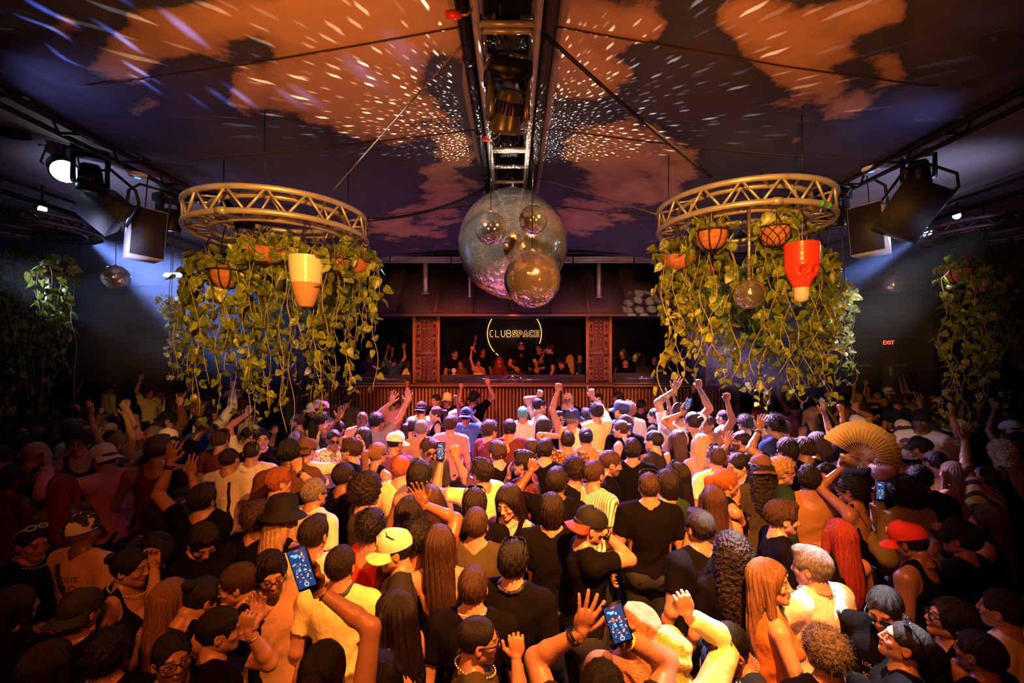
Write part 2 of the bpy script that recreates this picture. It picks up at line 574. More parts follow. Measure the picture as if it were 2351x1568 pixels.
# exit doors under the exit sign ---------------------------------------------
M_DOOR = mat('door_paint', (0.055, 0.06, 0.085), 0.5, bump=0.05, bscale=10)
M_WHITE = mat('white_plastic', (0.75, 0.75, 0.75), 0.5)
for i, (a, b) in enumerate(((9.55, 10.45), (10.6, 11.5))):
    d = struct(f'door_{i+1}', MB().box(((a + b) / 2, 13.15, 1.15), (b - a, 0.08, 2.3)).data('door_leaf', M_DOOR))
    MB().box((a - 0.03, 13.13, 1.17), (0.06, 0.12, 2.4)).box((b + 0.03, 13.13, 1.17), (0.06, 0.12, 2.4)).box(((a + b) / 2, 13.13, 2.35), (b - a + .12, 0.12, 0.07)).build('door_frame', M_BLACK, d)
    MB().tube([(a + .12, 13.08, 1.05), (a + .12, 13.04, 1.05), (b - .12, 13.04, 1.05), (b - .12, 13.08, 1.05)], 0.018, 8).build('push_bar', M_STEEL, d)
    MB().box(((a + b) / 2 + .1, 13.09, 2.2), (0.32, 0.06, 0.07)).build('door_closer', M_STEEL, d)


def text_mesh(name, s, size, m, extrude=0.0, align='CENTER', space=1.0):
    cu = bpy.data.curves.new(name, 'FONT')
    cu.body = s
    cu.size = size
    cu.align_x = align
    cu.align_y = 'CENTER'
    cu.extrude = extrude
    cu.resolution_u = 2
    cu.space_character = space
    o = bpy.data.objects.new(name, cu)
    C.objects.link(o)
    dg = bpy.context.evaluated_depsgraph_get()
    me = bpy.data.meshes.new_from_object(o.evaluated_get(dg))
    bpy.data.objects.remove(o)
    me.name = name
    me.materials.clear()
    me.materials.append(m)
    return me


M_EXIT = mat('exit_red', (0.3, 0.02, 0.01), 0.5, emit=(1.0, 0.06, 0.02), estr=6)
ex = P(2040, 787, 12.9)
t = thing('exit_sign', 'small glowing red EXIT sign on the dark back wall above the doors', 'sign', ex)
MB().box((0, 0.03, 0), (0.34, 0.05, 0.22)).build('housing', M_BLACK, t)
obj('lettering', text_mesh('lettering', 'EXIT', 0.16, M_EXIT, 0.004), t, M=Matrix.Translation((0, 0.0, 0)) @ Matrix.Rotation(R(90), 4, 'X'))
nt_ = P(2047, 852, 12.9)
t = thing('wall_notice', 'narrow white notice sheet on the dark wall below the exit sign', 'notice', nt_)
MB().box((0, 0.02, 0), (0.10, 0.01, 0.26)).build('sheet', M_WHITE, t)

# ================================================================== central truss
ty0, ty1 = -1.2, 9.0
ct = thing('ceiling_truss', 'long steel ladder truss under the middle of the cloud printed ceiling', 'truss', (0, 0, 4.5))
for x, z in ((-0.215, 0.0), (0.155, 0.0), (-0.215, 0.36), (0.155, 0.36)):
    MB().tube([(x, ty0, z), (x, ty1, z)], 0.026, 10).build('chord', M_STEEL, ct, True)
rung0 = None
k = 0
y = ty0 + 0.18
rung_mb = MB().tube([(-0.215, 0, 0), (0.155, 0, 0)], 0.020, 8)
rung_me = rung_mb.data('rung', M_STEEL, True)
br_me = MB().tube([(-0.215, 0, 0), (-0.215, 0.42, 0.36)], 0.013, 6).data('brace', M_STEEL, True)
up_me = MB().tube([(-0.215, 0, 0), (-0.215, 0, 0.36)], 0.013, 6).data('upright', M_STEEL, True)
while y < ty1:
    obj('rung', rung_me, ct, loc=(0, y, 0))
    obj('rung', rung_me, ct, loc=(0, y, 0.36))
    if k % 4 == 1:
        obj('rung', rung_me, ct, loc=(0, y + 0.09, 0.02))
    for dx in (0, 0.37):
        obj('brace', br_me, ct, loc=(dx, y, 0))
        obj('upright', up_me, ct, loc=(dx, y, 0))
    y += 0.42
    k += 1
pipe = MB().tube([(-0.295, ty0, 4.50), (-0.295, ty1, 4.52)], 0.034, 12)
for yy in (2.0, 3.1, 4.1, 5.1, 6.5):
    pipe.lathe([(0.0, -0.02), (0.042, -0.02), (0.042, 0.02), (0.0, 0.02)], 12, (-0.295, yy, 4.505), Matrix.Rotation(R(90), 3, 'X').to_4x4())
tag(pipe.build('ceiling_pipe', M_BLACK, smooth=True), 'shiny black pipe running beside the middle ceiling truss', 'pipe')
tag(MB().box((0.235, 4, 4.56), (0.075, 10.4, 0.05)).box((0.235, 4, 4.72), (0.02, 10.4, 0.3)).build('cable_tray', M_DARK),
    'black cable tray along one side of the middle ceiling truss', 'cable tray')
# small things clamped in the truss: driver boxes, cables, red shackles
for i, (yy, w) in enumerate(((4.2, .22), (4.75, .18), (5.6, .2), (3.05, .16), (6.4, .2))):
    t = thing('driver_box', ['black driver box with an orange label inside the truss', 'small black box clamped inside the truss above the big mirror ball',
                             'black box in the truss just behind the mirror ball chain', 'black box in the truss in front of the moving head lamp',
                             'far black box in the truss near the booth'][i], 'box', (-0.03, yy, 4.66))
    MB().box((0, 0, 0), (w, 0.16, 0.14)).build('case', M_DARK, t)
    MB().box((0.02, -0.082, -0.01), (0.06, 0.004, 0.025)).build('sticker', mat('orange_label', (0.6, 0.2, 0.05), 0.5) if i == 0 else M_BLACK, t)
cabm = MB()
for i in range(9):
    a, b = rnd.uniform(-.18, .12), rnd.uniform(-.18, .12)
    y0 = rnd.uniform(2.2, 6.5)
    pts = [(a + (b - a) * u + 0.03 * math.sin(u * 9 + i), y0 + u * 1.1, 4.60 + 0.10 * math.sin(u * PI) * (1 if i % 2 else -0.6)) for u in np.linspace(0, 1, 9)]
    cabm.tube(pts, 0.006, 5)
tag(cabm.build('truss_cables', M_BLACK, kind='stuff'), 'thin black cables draped through the middle truss')
M_RED = mat('red_plastic', (0.75, 0.05, 0.02), 0.35)
for i, (px, py, d) in enumerate(((1042, 34, 2.6), (1118, 318, 4.2))):
    t = thing('warning_lamp', ['red glass lamp beside the black pipe near the front of the ceiling', 'red glass lamp on the middle truss above the big mirror ball'][i], 'lamp', P(px, py, d))
    MB().lathe([(0, -0.05), (0.02, -0.045), (0.026, 0), (0.02, 0.04), (0, 0.045)], 12, rot=Matrix.Rotation(R(90), 4, 'Y')).build('bulb', M_RED, t, True)
    MB().tube([(0.045, 0, 0), (0.075, 0, 0), (0.10, 0.0, 0.03)], 0.008, 6).build('socket', M_STEEL, t)

# side trusses at the edge of the cloth ----------------------------------------
for sgn in (-1, 1):
    st = thing('side_truss', ['black steel truss along the cloth edge on the side of the exit sign', 'black steel truss along the cloth edge beside the dazzling white lamp'][0 if sgn > 0 else 1], 'truss', (sgn * 3.6, 0, 4.32))
    for x, z in ((-0.09, 0.0), (0.12, 0.0), (0.0, 0.16)):
        MB().tube([(sgn * x, 0.2, z), (sgn * x, 12.6, z)], 0.022, 8).build('chord', M_BLACK, st, True)
    rm = MB().tube([(-0.09 * sgn, 0, 0), (0.12 * sgn, 0, 0)], 0.014, 6).tube([(-0.09 * sgn, 0, 0), (0, 0.28, 0.16), (0.12 * sgn, 0.56, 0)], 0.010, 5).data('lacing', M_BLACK, True)
    yy = 0.4
    while yy < 12.4:
        obj('lacing', rm, st, loc=(0, yy, 0))
        yy += 0.56
    t = MB().tube([(sgn * 5.6, 0.5, 4.30), (sgn * 5.6, 12.6, 4.30)], 0.03, 8).tube([(sgn * 5.6, 0.5, 4.45), (sgn * 5.6, 12.6, 4.45)], 0.02, 8)
    tag(t.build('ceiling_pipe', M_BLACK, smooth=True), ['far black twin pipe under the grey cloth on the exit sign side', 'far black twin pipe under the grey cloth on the blue haze side'][0 if sgn > 0 else 1], 'pipe')

# beam and tubes over the booth roof --------------------------------------------
t = thing('steel_beam', 'pale steel beam across the hall above the woven booth roof', 'beam', (0, 9.05, 4.33))
MB().box((0, 0, 0), (11, 0.09, 0.02)).box((0, 0, 0.10), (11, 0.09, 0.02)).box((0, 0.0, 0.05), (11, 0.012, 0.1)).build('flange', M_STEEL, t)
for x in np.linspace(-4.8, 4.8, 9):
    MB().tube([(x, -0.06, -0.06), (x, -0.06, 0.1)], 0.012, 6).tube([(x - .02, -0.06, -0.06), (x + .02, -0.06, -0.10)], 0.01, 5).build('beam_clamp', M_BLACK, t)
tag(MB().tube([(-5.5, 8.8, 4.47), (5.5, 8.8, 4.47)], 0.035, 10).build('ceiling_pipe', M_BLACK, smooth=True), 'black round pipe across the back edge of the cloud cloth', 'pipe')
for i, (px, w, y1) in enumerate(((977, 0.05, 686), (1078, 0.026, 692), (1375, 0.045, 694))):
    a, b = P(px, 604, 9.15), P(px, y1, 9.9)
    tag(MB().tube([a, (a.x, a.y, b.z)], w, 12).lathe([(w, 0), (w * 1.6, 0.005), (w * 1.6, 0.02), (w, 0.025)], 12, (a.x, a.y, b.z)).build('support_post', M_STEEL, smooth=True),
        ['silver post standing on the woven roof above the carved screen with the vines beside it', 'thin slanting post behind the big mirror ball', 'silver post standing on the woven roof beside the dappled light'][i], 'post')

# ================================================================== DJ booth and stage
BZ = 1.83   # counter height
stage = struct('floor_stage', MB().box((0, 11.3, 0.5), (9.6, 2.9, 1.0)).data('stage_deck', M_DARK))


def slat_wall(x0, x1, y, ztop, name, label):
    t = thing(name, label, 'slatted wall', ((x0 + x1) / 2, y, 0))
    w = x1 - x0
    MB().box((0, 0.05, ztop / 2), (w, 0.04, ztop)).build('backing', M_DARK, t)
    MB().box((0, 0.0, ztop + 0.02), (w + .04, 0.16, 0.045)).build('cap_rail', M_WOOD, t)
    n = int(w / 0.074)
    me = MB().box((0, 0, ztop / 2 - 0.02), (0.042, 0.035, ztop - 0.02)).data('slat', M_SLAT)
    for i in range(n):
        obj('slat', me, t, loc=(-w / 2 + (i + .5) * w / n, 0, 0))
    return t


slat_wall(-2.15, 2.15, 9.72, BZ, 'slatted_wall', 'waist high wall of upright orange lit wooden slats below the DJ booth')
slat_wall(-4.7, -2.2, 9.95, BZ - .02, 'slatted_wall', 'dim wall of upright wooden slats beside the booth behind the hanging vines with the tall vase')
slat_wall(2.2, 4.7, 9.95, BZ - .02, 'slatted_wall', 'wall of upright wooden slats beside the booth with a yellow light patch')
tag(MB().box((0, 9.92, BZ + 0.055), (4.4, 0.46, 0.05)).build('booth_counter', mat('counter_top', (0.13, 0.06, 0.035), 0.35)), 'dark brown counter top along the front of the DJ booth', 'counter')

M_CARVE = mat('carved_wood', (0.26, 0.10, 0.06), 0.55, bump=0.25, bscale=80, var=0.4, vscale=40)
M_RECESS = mat('carved_recess', (0.06, 0.022, 0.02), 0.7)


def carved_screen(px0, px1, d, label, pale=False):
    a, b = P(px0, 722, d), P(px1, 885, d)
    w, h = b.x - a.x, a.z - b.z
    t = thing('carved_screen', label, 'screen', ((a.x + b.x) / 2, d, b.z))
    fw = 0.055
    fm = M_WOOD
    MB().box((-w / 2 + fw / 2, 0, h / 2), (fw, 0.10, h)).box((w / 2 - fw / 2, 0, h / 2), (fw, 0.10, h)).box((0, 0, fw / 2), (w - 2 * fw, 0.10, fw)).build('frame', fm, t)
    MB().box((0, 0.02, h / 2), (w - 2 * fw, 0.02, h - fw)).build('back_panel', M_RECESS, t)
    iw = w - 2 * fw
    # centre columns of fretwork: rows of pierced rosettes, side columns with keyhole niches
    for zc, hh in ((h * .70, h * .46), (h * .24, h * .36)):
        p = MB()
        cw = iw * .46
        for sx in (-1, 1):
            p.box((sx * (cw / 2 + .008), 0.0, zc), (0.016, 0.03, hh))
            p.box((sx * (iw / 2 - .010), 0.0, zc), (0.012, 0.03, hh))
        n = 9 if hh > .6 else 7
        for i in range(n):
            z = zc - hh / 2 + (i + .5) * hh / n
            for sx in (-0.25, 0.25):
                p.lathe([(0.018, -0.008), (0.03, -0.008), (0.03, 0.008), (0.018, 0.008)], 8, (sx * cw, 0.004, z), Matrix.Rotation(R(90), 4, 'X'))
            p.tube([(-cw / 2, 0.005, z - .04), (0, 0.0, z + .04), (cw / 2, 0.005, z - .04)], 0.005, 4)
            p.tube([(-cw / 2, 0.005, z + .04), (0, 0.0, z - .04), (cw / 2, 0.005, z + .04)], 0.005, 4)
        p.build('fretwork', M_CARVE, t)
        for sx in (-1, 1):
            xx = sx * (cw / 2 + (iw / 2 - cw / 2) / 2)
            for zz in ((zc - hh * .25), (zc + hh * .25)):
                nb = MB().box((xx, 0.006, zz), (iw * .2, 0.012, hh * .42))
                nb.build('niche_panel', M_CARVE, t)
                kb = MB().box((xx, -0.004, zz - .01), (iw * .075, 0.012, hh * .16)).lathe([(0, -0.006), (iw * .038, -0.006), (iw * .038, 0.006), (0, .006)], 10, (xx, -0.004, zz + hh * .075), Matrix.Rotation(R(90), 4, 'X'))
                kb.build('keyhole_niche', M_BLACK, t)
                MB().tube([(xx, -0.012, zz - .04), (xx, -0.012, zz - .01)], 0.006, 5).build('niche_ornament', mat('ornament', (.6, .45, .35), .4), t)
    MB().box((0, 0, h * .445), (iw, 0.03, 0.012)).box((0, 0, h * .50 - .03), (iw, 0.03, 0.012)).box((0, 0.006, h * .46), (iw, 0.012, 0.05)).build('cross_rail', M_CARVE, t)
    return t


carved_screen(948, 1010, 9.8, 'tall carved wooden screen on the booth next to the waving woman')
carved_screen(1345, 1404, 9.8, 'tall carved wooden screen on the booth on the far side from the waving woman')
carved_screen(1620, 1680, 9.8, 'carved wooden screen half hidden behind the plants with the red skull vase')
carved_screen(655, 712, 9.8, 'dark carved screen behind the hanging vines with the tall vase')

# woven roof of the booth -------------------------------------------------------
roof = thing('booth_roof', 'brown woven shed roof above the DJ booth', 'roof', (0, 9.5, 3.36))
ang = math.atan2(1.12, 0.95)
L = math.hypot(1.12, .95)
Mr = Matrix.Rotation(ang, 4, 'X')
n = 12
for i in range(n):
    x = -4.8 + (i + .5) * 9.6 / n
    obj('roof_panel', MB().box((0, L / 2, 0), (9.6 / n - .012, L, 0.03)).data('roof_panel', M_THATCH) if i == 0 else rp_me, roof, M=Matrix.Translation((x, 0, 0)) @ Mr @ Matrix.Translation((0, 0, 0.006 * (i % 2))))
    if i == 0:
        rp_me = roof.children[0].data
        bt_me = MB().box((0, L / 2, 0.025), (0.05, L, 0.03)).data('batten', mat('dark_batten', (0.09, 0.045, 0.03), .7))
    if i % 2 and i < n - 1:
        obj('batten', bt_me, roof, M=Matrix.Translation((x + 9.6 / n / 2, 0, 0)) @ Mr)
MB().box((0, -0.02, -0.03), (9.7, 0.05, 0.05)).build('front_edge', mat('roof_edge', (.20, .12, .11), .5, .3), roof)
MB().box((0, 0.5, -0.02), (9.6, 0.9, 0.03)).build('soffit', M_DARK, roof)
# black fascia behind the roof, inner walls of the booth
plane_box('wall_booth', (-4.8, 12.55, 1.0), (4.8, 12.6, 4.6), mat('booth_back_wall', (0.012, 0.011, 0.014), 0.9))
for x in (-4.85, 4.85):
    k += 1
    plane_box(f'trim_{k}', (x - .05, 9.75, 0), (x + .05, 12.6, 4.4), M_DARK)
post = P(712, 800, 9.6)
tag(MB().box((post.x, 9.5, 2.2), (0.12, 0.12, 4.4)).build('steel_column', M_DARK), 'dark square column behind the vines and the tall vase', 'column')

# smoked glass guards -----------------------------------------------------------
M_GUARD = mat('booth_glass', (0.05, 0.05, 0.07), 0.05, spec=1.0, coat=1.0)
for i, (x0, x1, z1) in enumerate(((-1.52, 1.56, 2.07), (2.2, 4.1, 2.10), (-4.1, -2.2, 2.06))):
    t = thing('glass_guard', ['low dark reflecting glass panel in front of the DJ equipment', 'dark glass panel in front of the two people in black beside the booth', 'dark glass panel in front of the people under the vines beside the booth'][i], 'glass panel', ((x0 + x1) / 2, 9.78 if i == 0 else 10.0, 1.87))
    MB().box((0, 0, (z1 - 1.87) / 2 + .01), (x1 - x0, 0.012, z1 - 1.87)).build('pane', M_GUARD, t)
    MB().box((0, 0, 0.008), (x1 - x0, 0.04, 0.02)).build('base_rail', M_STEEL, t)

# eye emblem in front of the glass ---------------------------------------------
ey = P(1178, 872, 9.7)
t = thing('eye_emblem', 'pale outline emblem of an eye with lashes on the booth glass', 'emblem', ey)
em_ = MB()
for s in (-1, 1):
    em_.tube([(x, 0, s * 0.105 * (1 - (x / .26) ** 2)) for x in np.linspace(-.26, .26, 15)], 0.008, 5)
em_.tube(circle(0.065, 14), 0.008, 5, closed=True)
em_2 = MB()
em_2.tube([(x, 0, z) for x, z, _ in [(0.065 * math.cos(a), 0.065 * math.sin(a), 0) for a in np.linspace(0, 2 * PI, 15)[:-1]]], 0.008, 5, closed=True)
M_PALE = mat('pale_plaster', (0.62, 0.56, 0.50), 0.5)
M_EYE = mat('emblem_metal', (0.22, 0.20, 0.20), 0.4, 0.5)
em_3 = MB()
for s in (-1, 1):
    em_3.tube([(x, 0, s * 0.105 * (1 - (x / .26) ** 2)) for x in np.linspace(-.26, .26, 15)], 0.008, 5)
em_3.build('eye_outline', M_EYE, t, True)
em_2.build('iris', M_EYE, t, True)
for i in range(7):
    x = -0.15 + i * .05
    z = 0.105 * (1 - (x / .26) ** 2)
    MB().tube([(x, 0, z + .015), (x * 1.25, 0, z + .085)], 0.006, 5).build('lash', M_EYE, t)

# neon sign ---------------------------------------------------------------------
M_NEON = mat('neon_tube', (1, .8, .4), .4, emit=(1.0, 0.52, 0.13), estr=1.7)
nc = P(1181, 766, 12.52)
t = thing('neon_sign', 'warm glowing neon ring with the words CLUBSPACE inside on the black booth wall', 'neon sign', nc)
r_ = 62 / F * 12.52
for a0, a1 in ((-25, 62), (118, 222), (226, 234), (306, 314)):
    MB().tube([(r_ * math.cos(R(a)), 0, r_ * math.sin(R(a))) for a in np.linspace(a0, a1, max(4, int((a1 - a0) / 4)))], 0.011, 6).build('ring_tube', M_NEON, t, True)
Hh = 15.5 / F * 12.3
Ww = 118 / F * 12.3 / 9.0


def arc(cx, cz, rx, rz, a0, a1, n=10):
    return [(cx + rx * math.cos(R(a)), cz + rz * math.sin(R(a))) for a in np.linspace(a0, a1, n)]


LET = {  # strokes in a unit box, x 0..1, z 0..1
    'C': [arc(.5, .5, .42, .5, 55, 305, 14)],
    'L': [[(.1, 1), (.1, 0), (.85, 0)]],
    'U': [[(.08, 1), (.08, .35)] + arc(.48, .38, .40, .38, 190, 350, 9) + [(.88, 1)]],
    'B': [[(.1, 0), (.1, 1), (.6, 1)] + arc(.62, .76, .24, .24, 80, -80, 7) + [(.1, .52)], [(.6, .52)] + arc(.66, .26, .26, .26, 80, -80, 7) + [(.1, 0)]],
    's': [[(.95, .98), (.25, .98), (.05, .8), (.05, .62), (.2, .46), (.66, .42), (.66, .3), (.05, .3), (.05, .02), (.8, .02), (.98, .2), (.98, .46), (.8, .62), (.35, .66), (.35, .74), (.95, .74), (.95, .98)]],
    'p': [[(.05, 0), (.05, .98), (.75, .98), (.98, .8), (.98, .5), (.75, .32), (.32, .32), (.32, 0), (.05, 0)], [(.32, .56), (.68, .56), (.68, .76), (.32, .76), (.32, .56)]],
    'a': [[(.0, 0), (.38, .98), (.68, .98), (1.02, 0), (.74, 0), (.52, .64), (.28, 0), (.0, 0)]],
    'c': [[(.98, .98), (.3, .98), (.04, .75), (.04, .25), (.3, .02), (.98, .02), (.98, .28), (.42, .28), (.32, .36), (.32, .64), (.42, .72), (.98, .72), (.98, .98)]],
    'e': [[(.05, .02), (.05, .98), (.98, .98), (.98, .76), (.32, .76), (.32, .62), (.95, .62), (.95, .40), (.32, .40), (.32, .24), (.98, .24), (.98, .02), (.05, .02)]],
}
for i, ch in enumerate('CLUBspace'):
    x0 = (i - 4.5) * Ww + .01
    g = MB()
    for st_ in LET[ch]:
        g.tube([(x0 + x * Ww * .84, -0.01, (z - .5) * Hh) for x, z in st_], 0.0070 if ch.isupper() else 0.0042, 5)
    g.build('letter_tube', M_NEON, t)
tl = bpy.data.lights.new('neon_glow', 'POINT'); tl.energy = 3; tl.color = (1, .6, .2); tl.shadow_soft_size = .3
to = bpy.data.objects.new('neon_glow', tl); to.location = nc + Vector((0, -.35, 0)); C.objects.link(to)

# DJ desk and equipment -----------------------------------------------------------
tag(MB().box((0, 10.45, 1.42), (3.0, 0.7, 0.84)).build('dj_desk', M_DARK), 'black desk behind the glass carrying the DJ equipment', 'desk')
M_LED = mat('deck_light', (1, .7, .2), .4, emit=(1.0, .48, .08), estr=3.5)
for i, x in enumerate((-0.95, -0.42, 0.12, 0.66)):
    t = thing('turntable' if i in (0, 3) else 'mixer', ['media player nearest the waving woman with a yellow light strip', 'mixer in front of the man in the dark shirt with a yellow light strip',
              'mixer below the eye emblem hand of the man in the dark shirt', 'media player nearest the carved screen away from the waving woman'][i], 'DJ equipment', (x, 10.25, 1.845))
    MB().box((0, 0, .05), (0.44, 0.36, 0.10)).build('case', M_BLACK, t)
    MB().lathe([(0, 0.105), (0.13, 0.105), (0.14, 0.10), (0.14, .09)], 20).build('jog_wheel' if i in (0, 3) else 'knob_panel', M_STEEL, t)
    MB().box((0, -0.183, .085), (0.36, 0.004, 0.016)).build('light_strip', M_LED, t)
    for kx in range(5):
        MB().lathe([(0.012, .1), (.012, .125), (0, .128)], 8, (-.16 + kx * .08, -.13, 0)).build('knob', M_STEEL, t)
# small white bust on the counter
bp = P(1042, 884, 9.86)
bp.z = BZ + .08
t = thing('statuette', 'small white sculpted figure with a round head on the booth counter', 'sculpture', bp)
MB().lathe([(0, 0), (.07, 0), (.075, .02), (.04, .05), (.035, .07)], 14).build('plinth', M_PALE, t, True)
s_ = MB().lathe([(.03, .06), (.075, .10), (.085, .13), (.06, .17), (.025, .185), (.022, .2)], 14).lathe([(0, .195), (.035, .20), (.052, .235), (.052, .265), (.035, .30), (0, .31)], 14)
s_.tube([(-.07, 0, .14), (-.13, -.02, .08), (-.10, -.06, .03)], .018, 6).tube([(.07, 0, .14), (.12, -.03, .10), (.06, -.07, .12)], .018, 6)
s_.build('bust', M_PALE, t, True)
lp = P(1068, 876, 9.86)
t = thing('brass_horn', 'orange lit brass horn ornament lying on the booth counter beside the white figure', 'ornament', (lp.x, lp.y, BZ + .12))
MB().lathe([(.015, -.12), (.02, .0), (.03, .08), (.055, .14), (.05, .14), (.02, .08)], 14, rot=Matrix.Rotation(R(-65), 4, 'Y')).build('horn', mat('brass', (.8, .35, .1), .3, .8), t, True)
MB().lathe([(0, -.04), (.045, -.04), (.03, -.02), (.01, .0)], 12).build('stand', M_BLACK, t, True)
# laptop of the side booth
lp = P(1490, 850, 10.3)
t = thing('laptop', 'dark open laptop in front of the two people in black beside the booth', 'laptop', (lp.x, lp.y, 1.95))
MB().box((0, 0, 0), (.5, .3, .02)).build('keyboard_base', M_BLACK, t)
MB().box((0, .15, .14), (.5, .015, .28)).build('screen_lid', M_DARK, t)
tag(MB().box((3.1, 10.45, 1.47), (1.8, 0.6, 0.94)).build('side_desk', M_DARK), 'black desk behind the dark glass beside the booth', 'desk')
# ================================================================== mirror balls
def mirror_ball(c, r, tile, label, cable_to, jit=0.010, chain=False, wrapped=False, group=None):
    t = thing('mirror_ball', label, 'mirror ball', c, rnd.uniform(0, 6), group)
    MB().lathe([(max(1e-4, r * .985 * math.sin(a)), r * .985 * math.cos(a)) for a in np.linspace(0.001, PI - .001, 22)], 32).build('core', M_GROUT, t, True)
    rows = max(8, int(PI * r / tile))
    vs, n = [], 0
    g = np.random.default_rng(int(r * 1000))
    for i in range(rows):
        th = (i + .5) * PI / rows
        m_ = max(4, int(2 * PI * r * math.sin(th) / tile))
        ph = (np.arange(m_) + (.5 if i % 2 else 0)) * 2 * PI / m_
        nrm = np.stack([math.sin(th) * np.cos(ph), math.sin(th) * np.sin(ph), np.full(m_, math.cos(th))], 1)
        eu = np.stack([-np.sin(ph), np.cos(ph), np.zeros(m_)], 1)
        ev = np.cross(nrm, eu)
        hu = PI * r * math.sin(th) / m_ * .93
        hv = PI * r / rows / 2 * .93
        ja, jb = g.normal(0, jit, (m_, 1)), g.normal(0, jit, (m_, 1))
        c0 = nrm * r
        for su, sv in ((-1, -1), (1, -1), (1, 1), (-1, 1)):
            vs.append((c0 + eu * su * hu + ev * sv * hv + nrm * (su * hu * ja + sv * hv * jb))[:, None, :])
        n += m_
    out = []
    for i in range(rows):
        out.append(np.concatenate(vs[i * 4:i * 4 + 4], 1).reshape(-1, 3))
    V = np.concatenate(out)
    q = np.arange(len(V)).reshape(-1, 4)
    obj('mirror_tile_skin', mesh('mirror_tile_skin', V, [q], M_MIRROR), t, kind='stuff')
    MB().lathe([(0, r * 1.0), (r * .12, r * .995), (r * .12, r * 1.03), (.012, r * 1.05), (.012, r * 1.10), (0, r * 1.10)], 12).build('hanging_cap', M_STEEL, t, True)
    top = cable_to - c[2]
    if chain:
        z = r * 1.08
        k_ = 0
        while z < top:
            lk = [(0.016 * math.cos(a), 0, 0.028 * math.sin(a)) for a in np.linspace(0, 2 * PI, 13)[:-1]]
            o = MB().tube(lk, 0.006, 6, closed=True).build('chain_link', M_STEEL, t, True) if k_ == 0 else obj('chain_link', cl_me, t)
            if k_ == 0:
                cl_me = o.data
            o.location = (0, 0, z + .02)
            o.rotation_euler = (0, 0, (PI / 2) * (k_ % 2) + .3)
            z += 0.046
            k_ += 1
    else:
        MB().tube([(0, 0, r * 1.05), (0, 0, top)], 0.014 if wrapped else 0.004, 6).build('cable', mat('wrapped_chrome_cord', (.75, .75, .75), .25, .9, bump=.6, bscale=60) if wrapped else M_BLACK, t)
    return t


mirror_ball((0.01, 5.28, CH + (HY - 562) / F * 5.28), 0.626, 0.0243, 'huge mirror ball in the middle of the hall with smaller ones in front of it', 4.5, 0.018, chain=True)
mirror_ball(P(1127, 525, 4.25), 0.150, 0.011, 'small silver mirror ball in front of the huge one, nearer the tall vase', 4.5, 0.006)
mirror_ball(P(1224, 505, 4.25), 0.134, 0.010, 'smallest silver mirror ball, highest in front of the huge one', 4.5, 0.006)
mirror_ball(P(1222, 642, 4.0), 0.247, 0.011, 'golden lit mirror ball hanging lowest in front of the huge one', 4.5, 0.012)
mirror_ball(P(1720, 675, 3.72), 0.121, 0.0095, 'mirror ball among the hanging vines beside the red skull vase', 3.72, 0.010, wrapped=True)
mirror_ball(P(266, 637, 5.8), 0.152, 0.016, 'dark mirror ball in the blue haze below the tilted box speakers', 4.56, 0.03)
mirror_ball(P(2051, 655, 6.6), 0.128, 0.016, 'dark mirror ball hanging above the exit doors', 4.58, 0.03)


# ================================================================== lamps and boxes
M_LENS = mat('lit_lens', (1, 1, 1), .4, emit=(0.80, 0.92, 1.0), estr=14)
M_LENSB = mat('lit_blue_lens', (1, 1, 1), .4, emit=(0.45, 0.62, 1.0), estr=14)
M_GLASSB = mat('lamp_glass', (0.35, 0.38, 0.45), 0.05, 0.4, coat=1.0)
M_SILVER = mat('silver_paint', (0.17, 0.18, 0.22), 0.3, 0.6)


def aim(o, to):
    o.rotation_euler = (Vector(to) - o.location).to_track_quat('-Z', 'Y').to_euler()


def moving_head(c, s, rz, tilt, label, body=None, group=None, lens=None):
    """base box at the top, a yoke of two arms and a tilting head"""
    body = body or M_BLACK
    t = thing('moving_head_lamp', label, 'stage lamp', c, rz, group)
    MB().box((0, 0, .42 * s), (.36 * s, .30 * s, .12 * s)).box((0, 0, .37 * s), (.30 * s, .24 * s, .04 * s), taper=.8).build('base', M_BLACK, t)
    MB().tube([(0, 0, .48 * s), (0, 0, .62 * s)], .018 * s, 8).build('clamp', M_STEEL, t)
    for sx in (-1, 1):
        MB().box((sx * .16 * s, 0, .20 * s), (.05 * s, .16 * s, .36 * s), taper=.8).build('yoke_arm', body, t)
    hd = bpy.data.objects.new('head', None)
    hp = MB()
    hp.lathe([(0.0, .17), (.07, .165), (.10, .14), (.115, .04), (.13, -.05), (.145, -.13), (.145, -.17), (.125, -.175)], 22)
    hp.v = [v * s for v in hp.v]
    h = obj('lamp_head', hp.data('lamp_head', body, True), t, M=Matrix.Translation((0, 0, .10 * s)) @ Matrix.Rotation(R(tilt), 4, 'X'))
    lz = MB().lathe([(0.0, -.165 * s), (.08 * s, -.172 * s), (.13 * s, -.165 * s)], 20).data('lens', lens or M_GLASSB, True)
    obj('lens', lz, h)
    f = MB()
    for i in range(9):
        a = PI * (i - 4) / 12 - PI / 2
        f.box((.13 * s * math.cos(a), .13 * s * math.sin(a), .03 * s), (.012 * s, .012 * s, .10 * s))
    obj('cooling_fin', f.data('cooling_fin', M_BLACK), h)
    bpy.data.objects.remove(hd)
    return t


